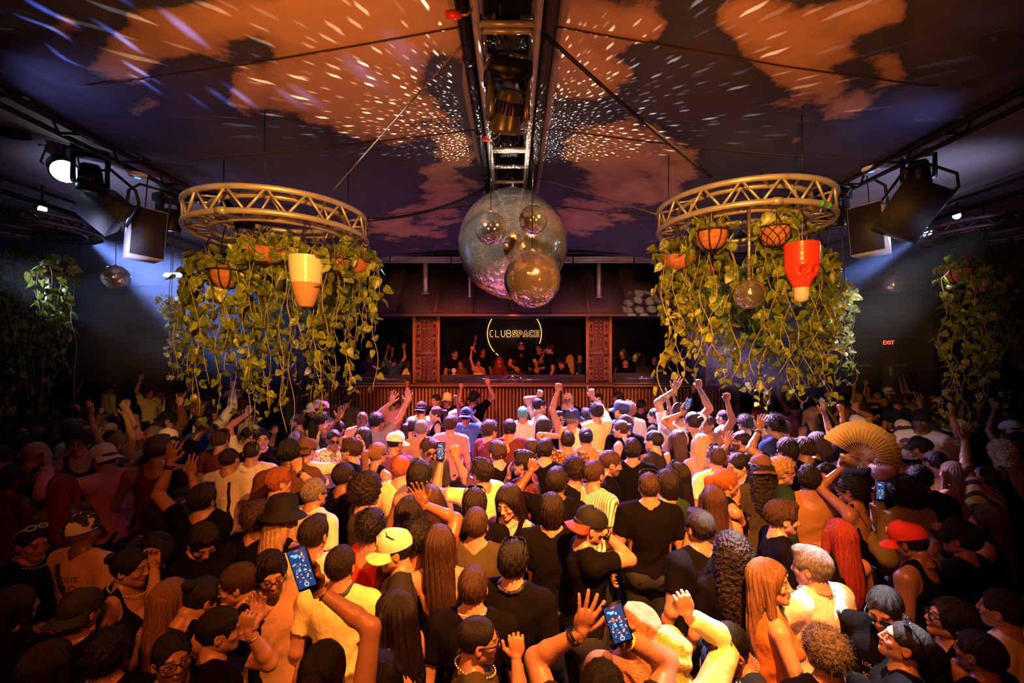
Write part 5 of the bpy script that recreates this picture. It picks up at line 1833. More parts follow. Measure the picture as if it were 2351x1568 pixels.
def person_data(key_pose, A, hm, sex, beard, fat, h, top, sleeve, neck, hem):
    """body mesh with head and hands; top mesh; trousers mesh"""
    L, arms = body_prims(sex, A, fat)
    lo, hi = bounds(L, .04)
    f = Field(lo, hi, h)
    run_prims(f, L, None)
    V, Q = f.mesh()
    Vs, Qs, Cs = [V], [Q], [np.zeros((len(V), 4))]
    n = len(V)
    hv, hq, hc = head(sex, beard)
    M = np.array(hm)
    Vs.append(hv @ M[:3, :3].T + M[:3, 3]); Qs.append(hq + n); Cs.append(hc); n += len(hv)
    for s in (-1, 1):
        sh, el, wr, hp, palm = arms[s]
        v, q = hand(hp, -s)
        Rm = hand_frame(wr, el, palm)
        k = 1.0 if sex == 'm' else .90
        v = (v * k) @ Rm.T + np.array(wr)
        Vs.append(v); Qs.append(q + n); Cs.append(np.zeros((len(v), 4))); n += len(v)
    body = mesh('person', np.concatenate(Vs), [np.concatenate(Qs)], M_SKIN, True, np.concatenate(Cs))
    # shirt
    shirt = None
    if top != 'none':
        g = Field(lo, hi + np.array((0, 0, 0)), h)
        infl = {'tee': .013, 'tank': .009, 'bra': .006, 'halter': .007, 'jacket': .026, 'long': .016, 'tube': .007}[top]
        regs = ['torso', 'hip']
        if top in ('tee', 'jacket', 'long'):
            regs += ['arm-1', 'arm1']
            if sleeve > 1:
                regs += ['fore-1', 'fore1']
        run_prims(g, L, regs, infl)
        if top in ('tee', 'jacket', 'long'):
            for s in (-1, 1):
                sh, el, wr, hp, palm = arms[s]
                if sleeve <= 1:
                    d = (el - sh).normalized()
                    c = sh + d * UA * sleeve
                else:
                    d = (wr - el).normalized()
                    c = el + d * FA * (sleeve - 1)
                # cut only near the arm
                pt = np.array(c); dn = np.array(d)
                x, y, z = g.ax[0][:, None, None], g.ax[1][None, :, None], g.ax[2][None, None, :]
                pl = (x - pt[0]) * dn[0] + (y - pt[1]) * dn[1] + (z - pt[2]) * dn[2]
                rr = np.sqrt((x - pt[0] - pl * dn[0]) ** 2 + (y - pt[1] - pl * dn[1]) ** 2 + (z - pt[2] - pl * dn[2]) ** 2)
                near = np.maximum(-pl, rr - .105)      # the part of the tube beyond the cuff
                near = np.maximum(near, pl - .22)
                g.a = np.maximum(g.a, -near.astype(np.float32)) if sleeve <= 1 else np.maximum(g.a, np.where((rr < .10) & (pl > 0) & (pl < .2), pl, -9).astype(np.float32))
        if top in ('tank', 'bra', 'halter', 'tube'):
            sw = {'tank': .115, 'bra': .10, 'halter': .10, 'tube': .3}[top]
            if top != 'tube':
                for s in (-1, 1):      # armholes
                    g.ell((s * (sw + .085), 0, 1.44), (.085, .16, .14), .02, sub=True)
                g.ell((0, .09, 1.48), (.085, .12, .13 if top == 'tank' else .19), .015, sub=True)
                if top != 'tank':
                    g.ell((0, -.10, 1.42), (.12, .10, .20), .02, sub=True)
                else:
                    g.ell((0, -.09, 1.50), (.075, .09, .11), .015, sub=True)
            else:
                g.cut((0, 0, 1.31), (0, 0, 1))
        else:
            g.ell((0, .045, 1.515), (.080, .085, .062), .01, sub=True)
            g.ell((0, -.03, 1.520), (.085, .085, .052), .01, sub=True)
            if neck == 'v':
                g.ell((0, .13, 1.42), (.035, .08, .09), .01, sub=True)
        g.cut((0, 0, hem), (0, 0, -1))
        v, q = g.mesh()
        # folds of the cloth
        nrm = v - np.array((0, 0, 1.2)) * (0, 0, 1) * 0
        wr_ = vnoise(v * (1, 1, .55), 26, fat * 10 + hash(str(key_pose)) % 97)
        lowz = np.clip((1.36 - v[:, 2]) / .25, .25, 1)
        r = np.sqrt(v[:, 0] ** 2 + v[:, 1] ** 2) + 1e-6
        v = v + (v * (1, 1, 0)) / r[:, None] * ((wr_ * .0095 + .004 * np.sin(v[:, 2] * 46 + 5 * v[:, 0] * np.sign(v[:, 1]) * 8 + wr_ * 2)) * lowz * (v[:, 2] < 1.42))[:, None]
        shirt = (v, q)
    # trousers
    t = Field(lo, (hi[0], hi[1], 1.06), max(h, .018))
    run_prims(t, L, ['hip', 'leg'], .016)
    t.cut((0, 0, .99), (0, 0, 1))
    v, q = t.mesh()
    return body, shirt, (v, q), arms


# ------------------------------------------------------------------ hair (head space)
HAIR = {}


def hair_mesh(kind, hat=False):
    hk = kind + ('_hat' if hat else '')
    if hk in HAIR:
        return HAIR[hk]
    m = M_HAIR
    lo, hi = (-.15, -.19, -.16), (.15, .15, .19)
    if kind in ('long', 'longwavy', 'longcurly', 'pony', 'halfbun'):
        lo = (-.17, -.22, -.50)
    if kind in ('curly', 'bigcurly', 'longcurly'):
        lo = (-.20, -.23, lo[2] - .03); hi = (.20, .17, .22)
    f = Field(lo, hi, .0062)
    t = {'short': .010, 'fade': .017, 'buzz': .004, 'wavy': .019, 'curly': .024, 'bigcurly': .050, 'slick': .007, 'quiff': .016, 'medium': .022,
         'long': .015, 'longwavy': .024, 'longcurly': .034, 'pony': .008, 'bun': .008, 'thin': .009, 'halfbun': .012}[kind]
    f.ell((0, -.014, .030), (.079 + t * .75, .101 + t * .8, .094 + t), 0)
    if hat:
        f.cut((0, 0, .062), (0, 0, 1))
    if kind in ('quiff', 'fade', 'wavy'):
        f.ell((0, .052, .108), (.055, .045, .026), .03)
    if kind == 'medium':
        f.ell((0, -.055, -.03), (.080, .062, .10), .03)
    if kind in ('long', 'longwavy', 'longcurly', 'halfbun'):
        w = {'long': .082, 'longwavy': .10, 'longcurly': .125, 'halfbun': .085}[kind]
        f.ell((0, -.060, -.06), (w, .065, .14), .04)
        f.ell((0, -.095, -.21), (w * 1.02, .050, .17), .05)
        f.ell((.02, -.115, -.33), (w * .8, .036, .14), .05)
        for s in (-1, 1):
            f.cap((s * .083, .020, .03), (s * .100, .005, -.16), .022, .028, .03)
    if kind == 'pony':
        f.cap((0, -.105, .055), (0, -.165, .03), .024, .032, .02)
        f.cap((0, -.165, .03), (.01, -.165, -.15), .036, .034, .03)
        f.cap((.01, -.165, -.15), (.02, -.140, -.36), .034, .014, .03)
    if kind in ('bun', 'halfbun'):
        f.ell((0, -.125, .055 if kind == 'bun' else .10), (.042, .036, .038), .012)
    # cut the face free
    f.ell((0, .118, -.025), (.074, .085, .102), .008, sub=True)
    if kind in ('short', 'fade', 'wavy', 'quiff', 'buzz', 'thin', 'slick', 'curly'):
        f.ell((0, .05, -.095), (.13, .15, .085), .012, sub=True)
        f.ell((0, -.10, -.125), (.13, .10, .072 if kind != 'curly' else .06), .012, sub=True)
        for s in (-1, 1):
            f.ell((s * .092, .012, -.028), (.030, .034, .052), .008, sub=True)
        if kind == 'fade':
            for s in (-1, 1):
                f.ell((s * .125, -.01, -.03), (.046, .12, .085), .02, sub=True)
            f.ell((0, -.135, -.05), (.12, .046, .06), .02, sub=True)
    if kind in ('pony', 'bun'):
        f.ell((0, .04, -.105), (.12, .10, .075), .012, sub=True)
    if kind == 'bigcurly':
        f.ell((0, .06, -.12), (.10, .12, .085), .012, sub=True)
    V, Q = f.mesh()
    x, y, z = V.T
    c = np.array((0, -.015, .02))
    d = V - c
    d[:, 2] = np.where(z < -.05, 0, d[:, 2])
    d = d / (np.linalg.norm(d, axis=1)[:, None] + 1e-6)
    if kind in ('curly', 'bigcurly', 'longcurly'):
        g = np.random.default_rng(5)
        n1 = vnoise(V, 170, 1) * .5 + vnoise(V, 260, 2) * .5
        amp = {'curly': .0075, 'bigcurly': .013, 'longcurly': .012}[kind]
        V = V + d * (n1 * amp)[:, None]
        m = M_HAIRC
    else:
        ang = np.arctan2(y + .02, x)
        if kind in ('long', 'longwavy', 'halfbun', 'pony'):
            ph = z * (14 if kind == 'longwavy' else 3)
            st = np.sin(ang * 23 + ph + 2 * vnoise(V, 9, 3)) * .5 + np.sin(ang * 41 + ph * 1.6 + 2) * .3 + vnoise(V * (1, 1, .3), 60, 4) * .5
            V = V + d * (st * (.0055 if kind == 'longwavy' else .0034))[:, None]
            m = M_HAIRL
        else:
            # locks run from the crown forward and down
            cr = np.sqrt((x * 1.1) ** 2 + (y + .05) ** 2)
            a2 = np.arctan2(y + .05, x)
            st = np.sin(a2 * 17 + cr * 40 + 2.5 * vnoise(V, 14, 6)) * .6 + vnoise(V, 110, 7) * .6 + .3 * np.sin(a2 * 37 - cr * 70)
            amp = {'short': .0034, 'fade': .0040, 'buzz': .0006, 'wavy': .0068, 'slick': .0014, 'quiff': .0040, 'medium': .0040, 'bun': .0014, 'thin': .0028}.get(kind, .003)
            V = V + d * (st * amp)[:, None]
    # loose strands over the mass: thin ribbons that follow the flow of the hair
    rg = np.random.default_rng(11)
    ns = {'long': 900, 'longwavy': 1000, 'longcurly': 1100, 'bigcurly': 1500, 'curly': 1100, 'buzz': 0, 'slick': 250, 'bun': 250, 'pony': 500}.get(kind, 800)
    faces = [Q]
    if hat: ns = ns // 2
    if ns:
        A_, B_, C_ = V[Q[:, 0]], V[Q[:, 1]], V[Q[:, 2]]
        nn = np.cross(B_ - A_, C_ - A_); ar = np.linalg.norm(nn, axis=1) + 1e-12
        nn = nn / ar[:, None]
        cen = V[Q].mean(1)
        out = ((cen - np.array((0, -.015, .02))) * (1, 1, .6) * nn).sum(1) > 0
        if hat: out &= cen[:, 2] < .03
        pr = ar * out; pr /= pr.sum()
        ix = rg.choice(len(Q), ns, p=pr)
        p0 = cen[ix] + nn[ix] * .0005
        nv = nn[ix]
        if kind in ('curly', 'bigcurly', 'longcurly'):
            fl = rg.normal(0, 1, (ns, 3)); fl[:, 2] -= .6
            ln, lift, seg = .030, .55, 5
        else:
            crown = np.array((0, -.05, .135))
            fl = p0 - crown; fl /= np.linalg.norm(fl, axis=1)[:, None] + 1e-6
            fl[:, 2] -= .35 + (p0[:, 2] < .04) * 1.2
            fl += rg.normal(0, .22 if kind in ('wavy', 'quiff', 'fade', 'short') else .08, (ns, 3))
            ln = {'long': .13, 'longwavy': .12, 'pony': .09, 'halfbun': .08, 'medium': .07, 'wavy': .042, 'quiff': .036}.get(kind, .018)
            lift, seg = (.16 if kind in ('short', 'fade', 'wavy', 'quiff', 'thin') else .05), 4
        t_ = fl - nv * (fl * nv).sum(1)[:, None]
        t_ /= np.linalg.norm(t_, axis=1)[:, None] + 1e-6
        w_ = np.cross(nv, t_)
        L_ = ln * rg.uniform(.6, 1.3, ns)
        wd = rg.uniform(.0009, .0019, ns)
        rows = []
        ph = rg.uniform(0, 6.28, ns)
        curly = kind in ('curly', 'bigcurly', 'longcurly')
        c_, dr, nk = p0.copy(), t_.copy(), nv.copy()
        bvh = None if curly else BVHTree.FromPolygons([tuple(v) for v in V], [tuple(int(i) for i in q) for q in Q])
        for k in range(seg):
            u = k / (seg - 1)
            if k:
                if curly:
                    c_ = p0 + t_ * (L_ * u)[:, None] + nv * (L_ * lift * math.sin(u * 1.7))[:, None]
                    c_ = c_ + w_ * (.008 * np.sin(u * 6 + ph))[:, None] + nv * (.005 * np.cos(u * 6 + ph))[:, None]
                else:
                    st_ = L_ / (seg - 1)
                    c_ = c_ + dr * st_[:, None]
                    for i in range(ns):       # the strand stays on the mass and only its tip lifts
                        hit = bvh.find_nearest(Vector(c_[i]))
                        if hit[0]:
                            n_ = np.array(hit[1])
                            c_[i] = np.array(hit[0]) + n_ * (.0012 + lift * .022 * u * u)
                            nk[i] = n_
                    dr = dr + np.array((0, 0, -.35))
                    if kind == 'longwavy':
                        dr = dr + w_ * (.5 * np.cos(u * 5 + ph))[:, None]
                    dr = dr - nk * (dr * nk).sum(1)[:, None]
                    dr /= np.linalg.norm(dr, axis=1)[:, None] + 1e-6
                    w_ = np.cross(nk, dr)
            e = (wd * (1 - .75 * u))[:, None]
            rows += [c_ - w_ * e, c_ + w_ * e]
        SV = np.stack(rows, 1).reshape(-1, 3)
        b0 = len(V) + np.arange(ns)[:, None] * (2 * seg)
        for k in range(seg - 1):
            faces.append(np.concatenate([b0 + 2 * k, b0 + 2 * k + 1, b0 + 2 * k + 3, b0 + 2 * k + 2], 1))
        V = np.concatenate([V, SV])
    HAIR[hk] = mesh('hair', V, faces, m, True)
    return HAIR[hk]


# ------------------------------------------------------------------ headwear, glasses, straps
def cap_mesh(part):
    key = 'cap_' + part
    if key in HAIR:
        return HAIR[key]
    b = MB()
    if part == 'crown':
        prof = [(1.0, .0), (1.0, .25), (.95, .5), (.80, .75), (.55, .92), (.25, .99), (.02, 1.0)]
        n = 24
        V = []
        for r, z in prof:
            for j in range(n):
                a = 2 * PI * j / n
                lob = 1 + .012 * abs(math.cos(a * 3)) * (z > 0)
                V.append((r * .092 * lob * math.cos(a), r * .113 * lob * math.sin(a) - .012, .040 + z * .100 + (.012 * math.sin(a) * z)))
        q = [(i * n + j, i * n + (j + 1) % n, (i + 1) * n + (j + 1) % n, (i + 1) * n + j) for i in range(len(prof) - 1) for j in range(n)]
        b.add(V, q)
        b.lathe([(.008, 0), (.008, .006), (0, .007)], 8, (0, -.012, .139))
    elif part == 'brim':
        def fn(u, v):
            a = PI * (.12 + .76 * u)
            r = .100 + .075 * v * math.sin(PI * u) ** .55
            return (r * math.cos(a) * .92, .113 * math.sin(a) * 1.0 + .070 * v * math.sin(PI * u) ** .5 - .012, .046 - .016 * v - .030 * abs(u - .5) * 2 * v)
        g = MB().grid(fn, 14, 5)
        V = g.v[0]
        b.add(V, g.q[0]); b.add(V + (0, 0, -.005), g.q[0][:, ::-1])
        nu = 15
        edge = [j * nu for j in range(6)] + [5 * nu + i for i in range(1, nu)] + [j * nu + nu - 1 for j in range(4, -1, -1)]
        m = len(V)
        b.add(np.concatenate([V[edge], V[edge] + (0, 0, -.005)]), [(i, i + len(edge), i + 1 + len(edge), i + 1) for i in range(len(edge) - 1)])
    elif part == 'bucket':
        b.lathe([(.002, .135), (.06, .134), (.088, .118), (.098, .04), (.104, .03), (.150, -.005), (.154, -.012), (.150, -.012), (.100, .022)], 28, (0, -.012, .01))
    HAIR[key] = b.data('cap', M_CAP, True)
    return HAIR[key]


def glasses(par, M, kind, where):
    """kind: dark, blue, clear, white, round ; where: face or top of the head"""
    T = M @ (Matrix.Translation((0, .0, .004)) if where == 'face' else Matrix.Translation((0, -.045, .072)) @ Matrix.Rotation(R(38), 4, 'X'))
    key = ('gl', kind)
    if key not in HAIR:
        fr, ln = MB(), MB()
        round_ = kind in ('round', 'orange')
        for s in (-1, 1):
            n = 14
            if round_:
                pts = [(s * .033 + .022 * math.cos(2 * PI * i / n), .108, .022 * math.sin(2 * PI * i / n)) for i in range(n)]
            else:
                pts = [(s * (.034 + .026 * math.copysign(abs(math.cos(t_)) ** .7, math.cos(t_))), .108 - .010 * abs(math.cos(t_)) * (math.cos(t_) > 0), .0155 * math.copysign(abs(math.sin(t_)) ** .7, math.sin(t_))) for t_ in [2 * PI * i / n for i in range(n)]]
            fr.tube(pts, .0026 if kind != 'white' else .004, 5, closed=True)
            c = np.mean(pts, 0)
            k = len(pts)
            ln.add([tuple(c)] + pts, t=[(0, 1 + i, 1 + (i + 1) % k) for i in range(k)])
            fr.tube([(s * .060, .100, .004), (s * .080, .07, .006), (s * .084, -.005, .004), (s * .082, -.02, -.012)], .0024 if kind in ('clear', 'round') else .0042, 5)
        fr.tube([(-.010, .109, .004), (0, .112, .006), (.010, .109, .004)], .0026, 5)
        fm = {'white': M_FRAMEW, 'round': M_GOLD}.get(kind, M_BLACK)
        lm = {'blue': M_SUNB, 'clear': M_CLEAR, 'white': M_SUN, 'orange': mat('orange_lens', (.8, .2, .03), .1)}.get(kind, M_SUN)
        HAIR[key] = (fr.data('glasses_frame', fm, True), ln.data('lens', lm) if kind != 'clear' else None)
    a, b = HAIR[key]
    o = obj('glasses' if where != 'face' or kind in ('clear', 'round') else 'sunglasses', a, par, M=T)
    if b:
        obj('lens', b, o)
    return o


def strap(par, kind, col, surf):
    """bag strap across the back, backpack straps, necklace, bra straps; follows the shirt's or body's surface"""
    bvh = surf

    def wrap(pts, off, r, name, m, flat=True):
        out = []
        for p in pts:
            hit = bvh.find_nearest(Vector(p))
            out.append(hit[0] + hit[1] * off if hit[0] else Vector(p))
        o = MB().tube(out, r, 6).build(name, m, par, True)
        return o
    m = mat('strap_%d' % (sum(int(c * 90) * (i + 3) for i, c in enumerate(col)),), col, .6)
    if kind == 'cross':
        wrap([(-.10 + .24 * u, -.20, 1.47 - .42 * u) for u in np.linspace(0, 1, 14)], .004, .014, 'bag_strap', m)
    elif kind == 'single':
        wrap([(.02 + .05 * u, -.20, 1.46 - .40 * u) for u in np.linspace(0, 1, 12)], .002, .012, 'strap', m)
    elif kind == 'pack':
        for s in (-1, 1):
            wrap([(s * (.10 + .02 * u), -.20, 1.47 - .42 * u) for u in np.linspace(0, 1, 10)], .004, .013, 'shoulder_strap', m)
            wrap([(s * .10, .20, 1.46 - .30 * u) for u in np.linspace(0, 1, 8)], .004, .013, 'shoulder_strap', m)
    elif kind == 'suspender':
        wrap([(.055 - .03 * u, -.20, 1.46 - .44 * u) for u in np.linspace(0, 1, 12)], .003, .008, 'suspender', m)
    elif kind == 'necklace':
        ring = [(.082 * math.sin(a), .004 + .098 * math.cos(a), 1.478 - .030 * math.cos(a)) for a in np.linspace(0, 2 * PI, 37)[:-1]]
        if col[0] > .5:
            nb = MB()
            for p in ring:
                nb.lathe([(0, -.0055), (.0055, 0), (0, .0055)], 6, p)
            nb.build('pearl_necklace', M_PEARL, par, True)
        else:
            MB().tube(ring, .0022, 5, closed=True).build('necklace', M_GOLD, par, True)
    elif kind == 'collar':
        wrap([(.082 * math.sin(a), -.012 + .085 * math.cos(a), 1.488 - .006 * math.cos(a)) for a in np.linspace(-PI, PI, 30)], .006, .012, 'shirt_collar', m)
    elif kind == 'thin':
        for s in (-1, 1):
            wrap([(s * .085, .16 - .34 * u, 1.36 + .10 * math.sin(PI * u)) for u in np.linspace(0, 1, 12)], .002, .0035, 'shoulder_strap', m)


def print_text(par, surf, lines, z0, lh, width, m, side=-1, x0=0.0):
    """lettering laid onto the surface of the shirt"""
    Vs, n, F3 = [], 0, {}
    for i, (txt, k) in enumerate(lines):
        me = text_mesh('t', txt, lh * k, m)
        if not len(me.vertices):
            continue
        v = np.empty(len(me.vertices) * 3); me.vertices.foreach_get('co', v); v = v.reshape(-1, 3)
        fx = min(1.0, width / max(1e-3, np.ptp(v[:, 0])))
        pts = []
        for x, y, _ in v:
            px = x * fx * (1 if side < 0 else -1) + x0
            hit = surf.ray_cast(Vector((px, side * .5, z0 - i * lh * 1.12 + y)), Vector((0, -side, 0)))
            q = hit[0] + Vector((0, side * .0025, 0)) if hit[0] else Vector((px, side * .12, z0 - i * lh + y))
            pts.append(tuple(q))
        for p in me.polygons:
            F3.setdefault(len(p.vertices), []).append([a + n for a in p.vertices])
        Vs.append(pts); n += len(pts)
        bpy.data.meshes.remove(me)
    if Vs:
        obj('printed_lettering', mesh('printed_lettering', np.concatenate(Vs), [np.array(f) for f in F3.values()], m), par)


# ------------------------------------------------------------------ colours
SK = {'pale': (.52, .29, .20), 'tan': (.38, .19, .12), 'olive': (.31, .15, .09), 'brown': (.20, .092, .052), 'dark': (.095, .042, .024)}
HR = {'black': (.006, .0045, .004), 'dark': (.011, .0065, .0045), 'brown': (.040, .019, .010), 'light': (.20, .10, .045), 'blond': (.42, .26, .12), 'ginger': (.30, .085, .020), 'red': (.24, .030, .012),
      'grey': (.16, .14, .13), 'silver': (.32, .28, .25), 'teal': (.12, .42, .38)}
TC = {'black': (.0045, .004, .0045), 'charcoal': (.022, .020, .019), 'white': (.78, .76, .72), 'cream': (.68, .62, .48), 'yellow': (.72, .64, .30), 'tan': (.36, .20, .11), 'peach': (.55, .30, .18), 'red': (.60, .03, .02),
      'olive': (.05, .042, .02), 'green': (.022, .048, .020), 'bright green': (.03, .42, .08), 'mustard': (.34, .18, .05), 'maroon': (.13, .030, .035), 'navy': (.02, .035, .12), 'blue': (.05, .11, .30), 'grey': (.20, .18, .19),
      'pink': (.55, .22, .28), 'purple': (.16, .05, .17), 'brown': (.12, .055, .03), 'orange': (.55, .18, .05), 'khaki': (.28, .21, .09)}
HAIRWORD = {'short': 'short {} hair', 'fade': '{} hair faded at the sides', 'buzz': 'buzzed {} hair', 'wavy': 'wavy {} hair', 'curly': 'curly {} hair', 'bigcurly': 'a big mop of {} curls', 'slick': 'slicked back {} hair',
            'quiff': 'a {} quiff', 'medium': 'chin length {} hair', 'long': 'long {} hair', 'longwavy': 'long wavy {} hair', 'longcurly': 'long curly {} hair', 'pony': 'a {} ponytail', 'bun': 'a {} bun', 'thin': 'thinning {} hair',
            'bald': 'a shaved head', 'halfbun': '{} hair half tied up'}
HCW = {'light': 'light brown', 'dark': 'dark'}
PEOPLE = []
CACHE = {}
N_P = [0]


def add_person(px, py, d=None, yaw=0.0, hyaw=0.0, pitch=0.0, roll=0.0, sex='m', hair='short', hc='dark', skin='tan', top='tee', tc='black', pat=None, pose='down', arms=None, sleeve=None, beard=0,
               extras=(), fat=None, h=None, label=None, group='dancers on the club floor', neck='', hem=None, pants='black', note='', floor=None, lean=0.0, text=None, smin=.80, smax=1.12):
    """px, py: the centre of the head in the photograph's frame; yaw 0 looks at the booth, 180 at the camera, + turns to the photograph's left"""
    if floor is None:
        floor = FZ
    if d is None:
        dl = .95 + .05 * min(1, max(0, (py - 950) / 130)) + .22 * min(1, max(0, (py - 1080) / 400))
        d = F * dl / max(60, (py - HY))
        d *= 1 + .07 * ((px - CX) / 1175) ** 2
    p = P(px, py, d)
    s = (p.z - floor) / 1.605
    s = min(smax, max(smin, s))
    fat = fat or (1.05 if sex == 'm' else .98)
    sleeve = sleeve if sleeve is not None else {'tee': .62, 'long': 1.9, 'jacket': 1.9}.get(top, .5)
    hem = hem or (.90 if top in ('tee', 'long', 'jacket', 'tank') else 1.14 if top == 'bra' else 1.0)
    h = h or (.0125 if py > 1040 else .0165)
    az = math.degrees(math.atan((px - CX) / F))
    if group != 'x' and abs(yaw) > 30:      # turned figures are meant as seen along the line of sight
        yaw = yaw - az * min(1, abs(yaw) / 60)
    hm = head_matrix(hyaw, pitch, roll)
    A = arms_of(pose, sex)
    # the head's own offset in the body is undone so that the head lands on its pixel
    ctr = (Matrix.Rotation(R(yaw), 4, 'Z') @ Matrix.Rotation(R(-lean), 4, 'X') @ hm).translation * s
    base = Vector((p.x - ctr.x, p.y - ctr.y, floor))
    Mw = Matrix.Translation(base) @ Matrix.Rotation(R(yaw), 4, 'Z') @ Matrix.Rotation(R(-lean), 4, 'X') @ Matrix.Diagonal((s, s, s, 1))
    Mi = Mw.inverted()
    custom = False
    if arms:
        custom = True
        for side, (hx, hy, dd, hp) in arms.items():
            # side 'l'/'r' : hand on the photograph's left / right is decided by the body's own side sign
            tgt = Mi @ P(hx, hy, d + dd)
            sd = side
            back = Mi.to_3x3() @ Vector((0, -1, 0))
            pl = (sd * .6, -.15, -1.0) if tgt.z < 1.85 else (sd * 1.0, -.1, -.3)
            palm = {'hold': back, 'open': back * -1, 'wave': back}.get(hp, back * -1)
            A[sd] = (tuple(tgt), pl, hp, tuple(palm))
    key = (pose, sex, beard, round(fat, 2), h, top, round(sleeve, 2), neck, round(hem, 2), hyaw, pitch, roll)
    if custom:
        key = ('c', N_P[0])
    N_P[0] += 1
    if key in CACHE:
        body, shirt, trous, am = CACHE[key]
    else:
        body, shirt, trous, am = person_data(pose, A, hm, sex, beard, fat, h, top, sleeve, neck, hem)
        sm_ = mesh('shirt', shirt[0], [shirt[1]], None, True) if shirt else None
        if sm_:
            sm_.materials.append(M_FAB)
        tm = mesh('trousers', trous[0], [trous[1]], M_DENIM, True)
        CACHE[key] = (body, (sm_, shirt), tm, am)
        body, shirt, trous, am = CACHE[key]
    o = obj('person', body, color=SK[skin])
    o.matrix_world = Mw
    o['category'] = 'person'
    o['group'] = group
    nm = {'tee': 't_shirt', 'tank': 'tank_top', 'bra': 'crop_top', 'halter': 'halter_top', 'jacket': 'jacket', 'long': 'long_sleeved_shirt', 'tube': 'strapless_top'}.get(top)
    surf = None
    if shirt[0]:
        me = shirt[0]
        if pat:
            me = me.copy()
            me.materials.clear()
            me.materials.append(M_FABP[pat])
        so = obj(nm, me, o, color=TC[tc])
    obj('trousers', trous, o, color={'black': (.014, .014, .016), 'jeans': (.10, .14, .22), 'khaki': (.35, .26, .15), 'white': (.65, .62, .58), 'grey': (.15, .15, .16)}[pants])
    if hair != 'bald':
        obj('hair', hair_mesh(hair, any(e.split(':')[0] in ('cap', 'capback', 'beanie', 'bucket') for e in extras)), o, M=hm, color=HR[hc])
    need = [e for e in extras if e.split(':')[0] in ('cross', 'pack', 'single', 'suspender', 'necklace', 'collar', 'thin')]
    if need or text:
        if shirt[0] and not (need and need[0].split(':')[0] in ('thin', 'suspender')):
            surf = BVHTree.FromPolygons([tuple(v) for v in shirt[1][0]], [tuple(int(i) for i in q) for q in shirt[1][1]])
        else:
            surf = BVHTree.FromObject(o, bpy.context.evaluated_depsgraph_get()) if False else BVHTree.FromPolygons([v.co[:] for v in body.vertices], [tuple(p_.vertices) for p_ in body.polygons])
    for e in extras:
        k_, _, v_ = e.partition(':')
        if k_ in ('cap', 'capback', 'beanie', 'bucket'):
            col = TC.get(v_, TC['cream' if v_ == 'camo' else 'black'])
            bcol = col
            if v_ == 'redblack':
                bcol = TC['red']
            if k_ == 'bucket':
                obj('bucket_hat', cap_mesh('bucket'), o, M=hm @ Matrix.Translation((0, 0, .03)) @ Matrix.Scale(1.12, 4), color=col)
            else:
                Mc = hm @ Matrix.Translation((0, 0, -.016)) @ Matrix.Diagonal((1, 1, 1.12, 1)) @ (Matrix.Rotation(PI, 4, 'Z') if k_ == 'capback' else Matrix.Identity(4)) @ Matrix.Scale(1.045, 4)
                cm_ = cap_mesh('crown')
                if v_ == 'camo':
                    cm_ = cm_.copy(); cm_.materials.clear(); cm_.materials.append(M_FABP['camo'])
                co_ = obj('cap' if k_ != 'beanie' else 'beanie', cm_, o, M=Mc, color=col)
                if k_ != 'beanie':
                    obj('brim', cap_mesh('brim'), co_, color=bcol if v_ != 'cream' else TC['yellow'])
                if v_ in ('red', 'cream') and 'patch' not in HAIR:
                    HAIR['patch'] = MB().box((0, 0, 0), (.062, .004, .044)).data('emblem_patch', mat('patch_cream', (.6, .5, .36), .8))
                    HAIR['patch2'] = MB().box((0, .003, 0), (.034, .003, .026)).data('patch_motif', M_BLACK)
                if v_ in ('red', 'cream'):
                    Mp = Matrix.Translation((0, .092, .098)) @ Matrix.Rotation(R(24), 4, 'X')
                    obj('emblem_patch', HAIR['patch'], co_, M=Mp); obj('patch_motif', HAIR['patch2'], co_, M=Mp)
        elif k_ == 'hood':
            f = HAIR.get('hood')
            if not f:
                g_ = Field((-.2, -.24, -.32), (.2, .2, .2), .008)
                g_.ell((0, -.015, .02), (.112, .135, .135), 0)
                g_.ell((0, -.03, -.17), (.15, .13, .11), .05)
                g_.ell((0, .13, -.02), (.075, .10, .10), .02, sub=True)
                v2, q2 = g_.mesh()
                v2 = v2 + (v2 - np.array((0, 0, -.05))) * (vnoise(v2 * (1, 1, .45), 48, 3) * .055 + .05 * np.sin(v2[:, 2] * 75 + v2[:, 0] * 30))[:, None]
                HAIR['hood'] = mesh('head_scarf', v2, [q2], M_FABP['check'], True)
            obj('head_scarf', HAIR['hood'], o, M=hm, color={'brown': (.30, .13, .06), 'yellow': (.62, .46, .12), 'white': (.6, .57, .55)}.get(v_, (.3, .13, .06)))
        elif k_ == 'scarf':
            if 'scarf' not in HAIR:
                g_ = Field((-.26, -.22, 1.15), (.26, .24, 1.56), .010)
                for a in np.linspace(0, 2 * PI, 12)[:-1]:
                    b = a + 2 * PI / 11
                    g_.cap((.105 * math.sin(a), -.01 + .10 * math.cos(a), 1.46 - .03 * math.cos(a)), (.105 * math.sin(b), -.01 + .10 * math.cos(b), 1.46 - .03 * math.cos(b)), .045, .045, .02)
                g_.cap((.08, .10, 1.44), (.12, .14, 1.18), .05, .06, .03)
                g_.cap((-.10, -.10, 1.44), (-.14, -.13, 1.22), .05, .07, .03)
                v2, q2 = g_.mesh()
                v2 = v2 + (v2 * (1, 1, 0)) * (vnoise(v2 * (1, 1, .6), 40, 3) * .05)[:, None]
                HAIR['scarf'] = mesh('scarf', v2, [q2], M_FABP['check'], True)
            obj('scarf', HAIR['scarf'], o, color={'yellow': (.62, .46, .12)}.get(v_, (.3, .13, .06)))
        elif k_ in ('sun', 'glasses'):
